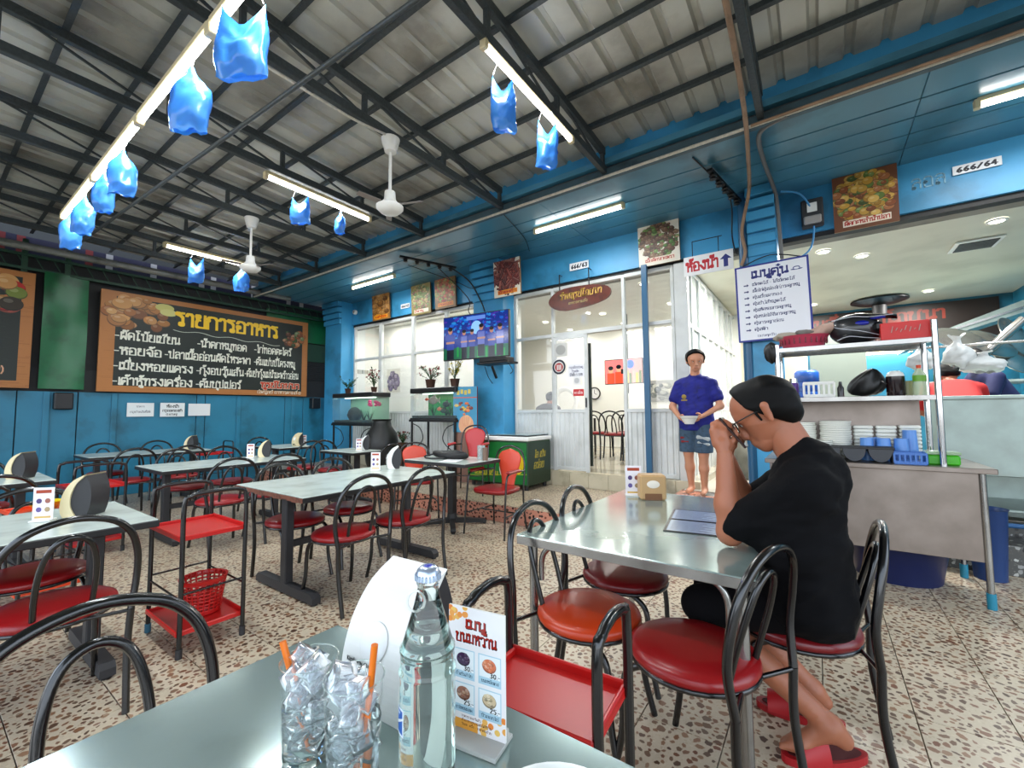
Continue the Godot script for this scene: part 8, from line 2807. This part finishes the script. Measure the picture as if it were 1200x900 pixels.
		for a in 28:
			var an := TAU * a / 28
			ol[a] = Vector2(cos(an) * 0.135, sin(an) * 0.038)
		mb.prism(ol, 0.004, Vector3(0, 0.0285, 0), Basis(Vector3.RIGHT, -PI / 2))
		part("insole", mb, mat(Color(0.30, 0.02, 0.04), 0.7), sd)
		mb = MB.new()
		mb.surf(16, 6, func(uu: float, v: float) -> Vector3:
			var a := PI * uu
			return Vector3(-0.115 + v * 0.105, 0.018 + sin(a) * (0.058 + 0.035 * v), cos(a) * 0.056))
		part("strap", mb, mat(Color(0.66, 0.07, 0.10), 0.5), sd)

func make_standing_man() -> void:
	var t := thing("person", Vector3.ZERO, "young man in a blue shirt and denim shorts carrying a white bowl in the passage", "person")
	var o := Vector3(-1.185, ALLEY, -5.47)
	var skin := mat(Color(0.76, 0.53, 0.41), 0.5, 0.0, {"subsurf_scatter_enabled": true, "subsurf_scatter_strength": 0.08})
	var P := func(x: float, y: float, z: float) -> Vector3: return o + Vector3(x, y, z)
	var f := Vector3(0.30, -0.20, 0.93).normalized()
	var s := Vector3.UP.cross(f).normalized()
	var u := f.cross(s).normalized()
	var hc: Vector3 = P.call(0.02, 1.568, 0.04)
	var bowl: Vector3 = P.call(-0.015, 0.862, 0.285)
	var ew_r := [P.call(-0.205, 1.285, -0.005), P.call(-0.262, 1.02, 0.03), P.call(-0.135, 0.895, 0.22)]     # his right arm: shoulder, elbow, wrist
	var ew_l := [P.call(0.205, 1.285, -0.005), P.call(0.272, 1.025, 0.03), P.call(0.125, 0.915, 0.22)]
	var sk := MB.new()
	flesh(sk, [
		[P.call(0.0, 1.36, 0.0), hc + Vector3(-0.01, -0.06, -0.03), 0.055, 0.052], [P.call(0, 1.28, 0), P.call(0, 0.92, 0), 0.07, 0.07], [ew_r[0], ew_l[0], 0.04, 0.04],
		[ew_r[0], ew_r[1], 0.042, 0.038], [ew_r[1], ew_r[2], 0.038, 0.025], [ew_l[0], ew_l[1], 0.042, 0.038], [ew_l[1], ew_l[2], 0.038, 0.025],
		[P.call(-0.09, 0.85, 0.0), P.call(-0.095, 0.475, 0.03), 0.078, 0.055], [P.call(-0.095, 0.475, 0.03), P.call(-0.09, 0.30, 0.0), 0.052, 0.052], [P.call(-0.09, 0.30, 0.0), P.call(-0.085, 0.08, -0.02), 0.052, 0.033],
		[P.call(0.09, 0.85, 0.0), P.call(0.085, 0.475, 0.09), 0.078, 0.055], [P.call(0.085, 0.475, 0.09), P.call(0.08, 0.30, 0.07), 0.052, 0.052], [P.call(0.08, 0.30, 0.07), P.call(0.075, 0.08, 0.05), 0.052, 0.033],
		[P.call(-0.085, 0.05, -0.05), P.call(-0.10, 0.030, 0.12), 0.036, 0.026], [P.call(0.075, 0.05, 0.02), P.call(0.085, 0.030, 0.19), 0.036, 0.026]], 0.013, 0.03)
	flesh(sk, head_bones(hc, f, u, s, 1.08), 0.006, 0.018)
	for e in [[ew_r[2], 1.0], [ew_l[2], -1.0]]:
		var w: Vector3 = e[0]
		var m: float = e[1]
		var hb := [[w, w + Vector3(0.03 * m, -0.012, 0.035), 0.024, 0.023], [w + Vector3(0.03 * m, -0.012, 0.035), w + Vector3(0.05 * m, -0.022, 0.05), 0.022, 0.018]]
		for i in 4: finger(hb, w + Vector3(0.045 * m, -0.012 - i * 0.012, 0.045 - i * 0.006), Vector3(0.6 * m, -0.2, 0.5), Vector3(0.8 * m, -0.3, 0.25), Vector3(0.9 * m, -0.2, 0.0), [0.066, 0.074, 0.068, 0.056][i], 0.009)
		finger(hb, w + Vector3(0.02 * m, 0.012, 0.03), Vector3(0.3 * m, 0.35, 0.8), Vector3(0.6 * m, 0.2, 0.6), Vector3(0.8 * m, -0.1, 0.4), 0.07, 0.010)
		flesh(sk, hb, 0.005, 0.010)
	part("body", sk, skin, t)
	face_parts(t, hc, f, u, s, 1.08)
	hair_cap(t, hc, f, u, s, 1.12, true)
	var sh := MB.new()
	var sleeve := [[ew_r[0] + Vector3(0.02, 0.005, 0), ew_r[0].lerp(ew_r[1], 0.62), 0.063, 0.064], [ew_l[0] + Vector3(-0.02, 0.005, 0), ew_l[0].lerp(ew_l[1], 0.62), 0.063, 0.064]]
	flesh(sh, sleeve + [[P.call(0, 1.28, 0.0), P.call(0, 0.78, 0.01), 0.105, 0.115], [P.call(-0.09, 1.27, 0.0), P.call(-0.085, 0.78, 0.01), 0.105, 0.112], [P.call(0.09, 1.27, 0.0), P.call(0.085, 0.78, 0.01), 0.105, 0.112], [P.call(-0.12, 1.315, 0), P.call(0.12, 1.315, 0), 0.055, 0.055], [P.call(0, 1.36, -0.01), P.call(0, 1.385, -0.015), 0.078, 0.070]], 0.013, 0.04,
		[[P.call(0, 0.74, 0), Vector3(0, -1, 0)], [P.call(0, 1.405, 0.02), Vector3(0, 0.9, 0.42).normalized()]], 0.009)
	part("shirt", sh, grained(Color(0.035, 0.07, 0.50), 0.75, 0.0, M.stain, 3.0), t)
	var em := MB.new()
	em.lathe([[0.0, 0.0], [0.030, 0.0], [0.026, 0.004], [0.0, 0.006]], 14, P.call(-0.105, 1.14, 0.104), Basis(Vector3.RIGHT, PI / 2))
	em.box(P.call(-0.105, 1.098, 0.106), Vector3(0.07, 0.018, 0.006), 0.002)
	part("chest_emblem", em, mat(Color(0.55, 0.46, 0.18), 0.6), t)
	var so := MB.new()
	flesh(so, [[P.call(-0.09, 0.86, 0.0), P.call(-0.098, 0.46, 0.032), 0.108, 0.098], [P.call(0.09, 0.86, 0.0), P.call(0.088, 0.46, 0.09), 0.108, 0.098], [P.call(-0.06, 0.86, 0), P.call(0.06, 0.86, 0), 0.11, 0.11]], 0.013, 0.03, [[P.call(0, 0.485, 0), Vector3(0, -1, 0)], [P.call(0, 0.93, 0), Vector3(0, 1, 0)]])
	part("denim_shorts", so, grained(Color(0.24, 0.33, 0.42), 0.85, 0.0, M.stain, 4.0), t)
	var pa := MB.new()
	for q in [[-0.115, 0.655, 0.106, 0.10], [-0.11, 0.61, 0.112, 0.09]]: pa.box(P.call(q[0], q[1], q[2]), Vector3(q[3], 0.025, 0.022), 0.008)
	part("red_patch", pa, mat(Color(0.50, 0.08, 0.09), 0.8), t)
	pa = MB.new()
	pa.box(P.call(0.095, 0.655, 0.132), Vector3(0.15, 0.045, 0.04), 0.012, Basis(Vector3(0, 0, 1), -0.2))
	pa.box(P.call(0.10, 0.595, 0.142), Vector3(0.14, 0.03, 0.04), 0.012, Basis(Vector3(0, 0, 1), -0.2))
	part("white_patch", pa, mat(Color(0.66, 0.68, 0.68), 0.85), t)
	var mb := MB.new()
	mb.lathe([[0.0, 0.0], [0.05, 0.0], [0.055, 0.012], [0.100, 0.085], [0.105, 0.092], [0.097, 0.088], [0.05, 0.016], [0.0, 0.014]], 30)
	solo("bowl", mb, M.white_plastic, bowl - Vector3(0, 0.04, 0), "white bowl held in both hands by the man in blue", "bowl")
	mb = MB.new()
	mb.lathe([[0.0, 0.072], [0.085, 0.068], [0.09, 0.066]], 22)
	solo("bowl_food", mb, mat(Color(0.10, 0.07, 0.05), 0.5), bowl - Vector3(0, 0.045, 0), "dark food filling the white bowl of the man in blue", "food")

func background_person(at: Vector3, turn: float, shirt: Color, label: String, bend: float, cap: Variant, sit := false) -> void:
	# standing figure seen small in the back: bends forward from the hips
	var t := thing("person", at, label, "person", "", turn)
	var up := Vector3(0, cos(bend), sin(bend))
	var kz := 0.42 if sit else 0.02
	var hip := Vector3(0, 0.53 if sit else 0.88, 0)
	var ch := hip + up * 0.48
	var nk := hip + up * 0.56
	var hc := nk + Vector3(0, cos(bend * 0.7), sin(bend * 0.7)) * 0.15
	var f := Vector3(0, -sin(bend * 0.8), cos(bend * 0.8))
	var s := Vector3.UP.cross(f).normalized()
	var u := f.cross(s).normalized()
	var sk := MB.new()
	var b := [[nk - up * 0.05, hc, 0.055, 0.052], [hip, ch, 0.07, 0.07]]
	for e in [-1.0, 1.0]:
		var sh: Vector3 = ch + Vector3(e * 0.20, 0, 0)
		var el := sh + Vector3(e * 0.05, -0.24, 0.10)
		var wr := el + Vector3(-e * 0.06, -0.02, 0.24)
		b.append_array([[ch, sh, 0.06, 0.05], [sh, el, 0.046, 0.038], [el, wr, 0.038, 0.026], [wr, wr + Vector3(-e * 0.01, -0.02, 0.07), 0.027, 0.022], [Vector3(e * 0.09, hip.y - 0.02, 0), Vector3(e * 0.09, 0.47, kz), 0.08, 0.055], [Vector3(e * 0.09, 0.47, kz), Vector3(e * 0.09, 0.07, kz - 0.03), 0.052, 0.035], [Vector3(e * 0.09, 0.035, kz - 0.04), Vector3(e * 0.10, 0.03, kz + 0.12), 0.035, 0.027]])
	flesh(sk, b, 0.018, 0.03)
	flesh(sk, head_bones(hc, f, u, s, 0.95), 0.009, 0.018)
	part("body", sk, M.skin, t)
	hair_cap(t, hc, f, u, s, 1.0, true)
	var st := MB.new()
	flesh(st, [[hip, ch, 0.115, 0.11], [hip + Vector3(-0.08, 0, 0), ch + Vector3(-0.09, 0, 0), 0.115, 0.105], [hip + Vector3(0.08, 0, 0), ch + Vector3(0.09, 0, 0), 0.115, 0.105], [ch + Vector3(-0.19, 0.0, 0), ch + Vector3(-0.235, -0.17, 0.07), 0.07, 0.062], [ch + Vector3(0.19, 0.0, 0), ch + Vector3(0.235, -0.17, 0.07), 0.07, 0.062]], 0.018, 0.04)
	part("shirt", st, mat(shirt, 0.8), t)
	st = MB.new()
	flesh(st, [[Vector3(-0.09, hip.y, 0), Vector3(-0.09, 0.47, kz), 0.10, 0.078], [Vector3(-0.09, 0.47, kz), Vector3(-0.09, 0.10, kz - 0.02), 0.078, 0.065], [Vector3(0.09, hip.y, 0), Vector3(0.09, 0.47, kz), 0.10, 0.078], [Vector3(0.09, 0.47, kz), Vector3(0.09, 0.10, kz - 0.02), 0.078, 0.065]], 0.018, 0.03)
	part("trousers", st, mat(Color(0.06, 0.07, 0.10), 0.8), t)
	if cap != null:
		var mb := MB.new()
		mb.ball(hc + u * 0.045, Vector3(0.098, 0.085, 0.105), 18, 10)
		part("cap", mb, mat(cap, 0.7), t)
		mb = MB.new()
		mb.lathe([[0.0, 0.0], [0.075, 0.0], [0.075, 0.008], [0.0, 0.014]], 16, hc + u * 0.055 + f * 0.095, Basis(s, u, -f))
		part("cap_brim", mb, mat(cap, 0.7), t)

func make_people() -> void:
	make_seated_man()
	make_standing_man()
	background_person(Vector3(1.20, ALLEY, -6.15), PI, Color(0.62, 0.03, 0.03), "cook in a red shirt with dark hair bending over behind the cooking counter", 0.9, null)
	background_person(Vector3(on(1186, 445, 2, -6.95).x, ALLEY, -6.95), -1.3, Color(0.06, 0.10, 0.28), "cook in a pale cap and dark apron working beside the cook in red", 0.5, Color(0.60, 0.58, 0.54))
	background_person(Vector3(-4.15, INSIDE, -6.75), PI, Color(0.06, 0.07, 0.11), "person in a dark top sitting hunched inside the shop behind the freezer window", 0.62, null, true)

# ---------------------------------------------------------------- everything
func _ready() -> void:
	set_view()
	make_materials()
	make_floor()
	make_roof()
	make_left_wall()
	make_front()
	make_rooms()
	make_lamps()
	make_signs()
	make_wires()
	make_furniture()
	make_terrace_things()
	make_interior_things()
	make_counter()
	make_kitchen_things()
	make_people()
	make_table_things()
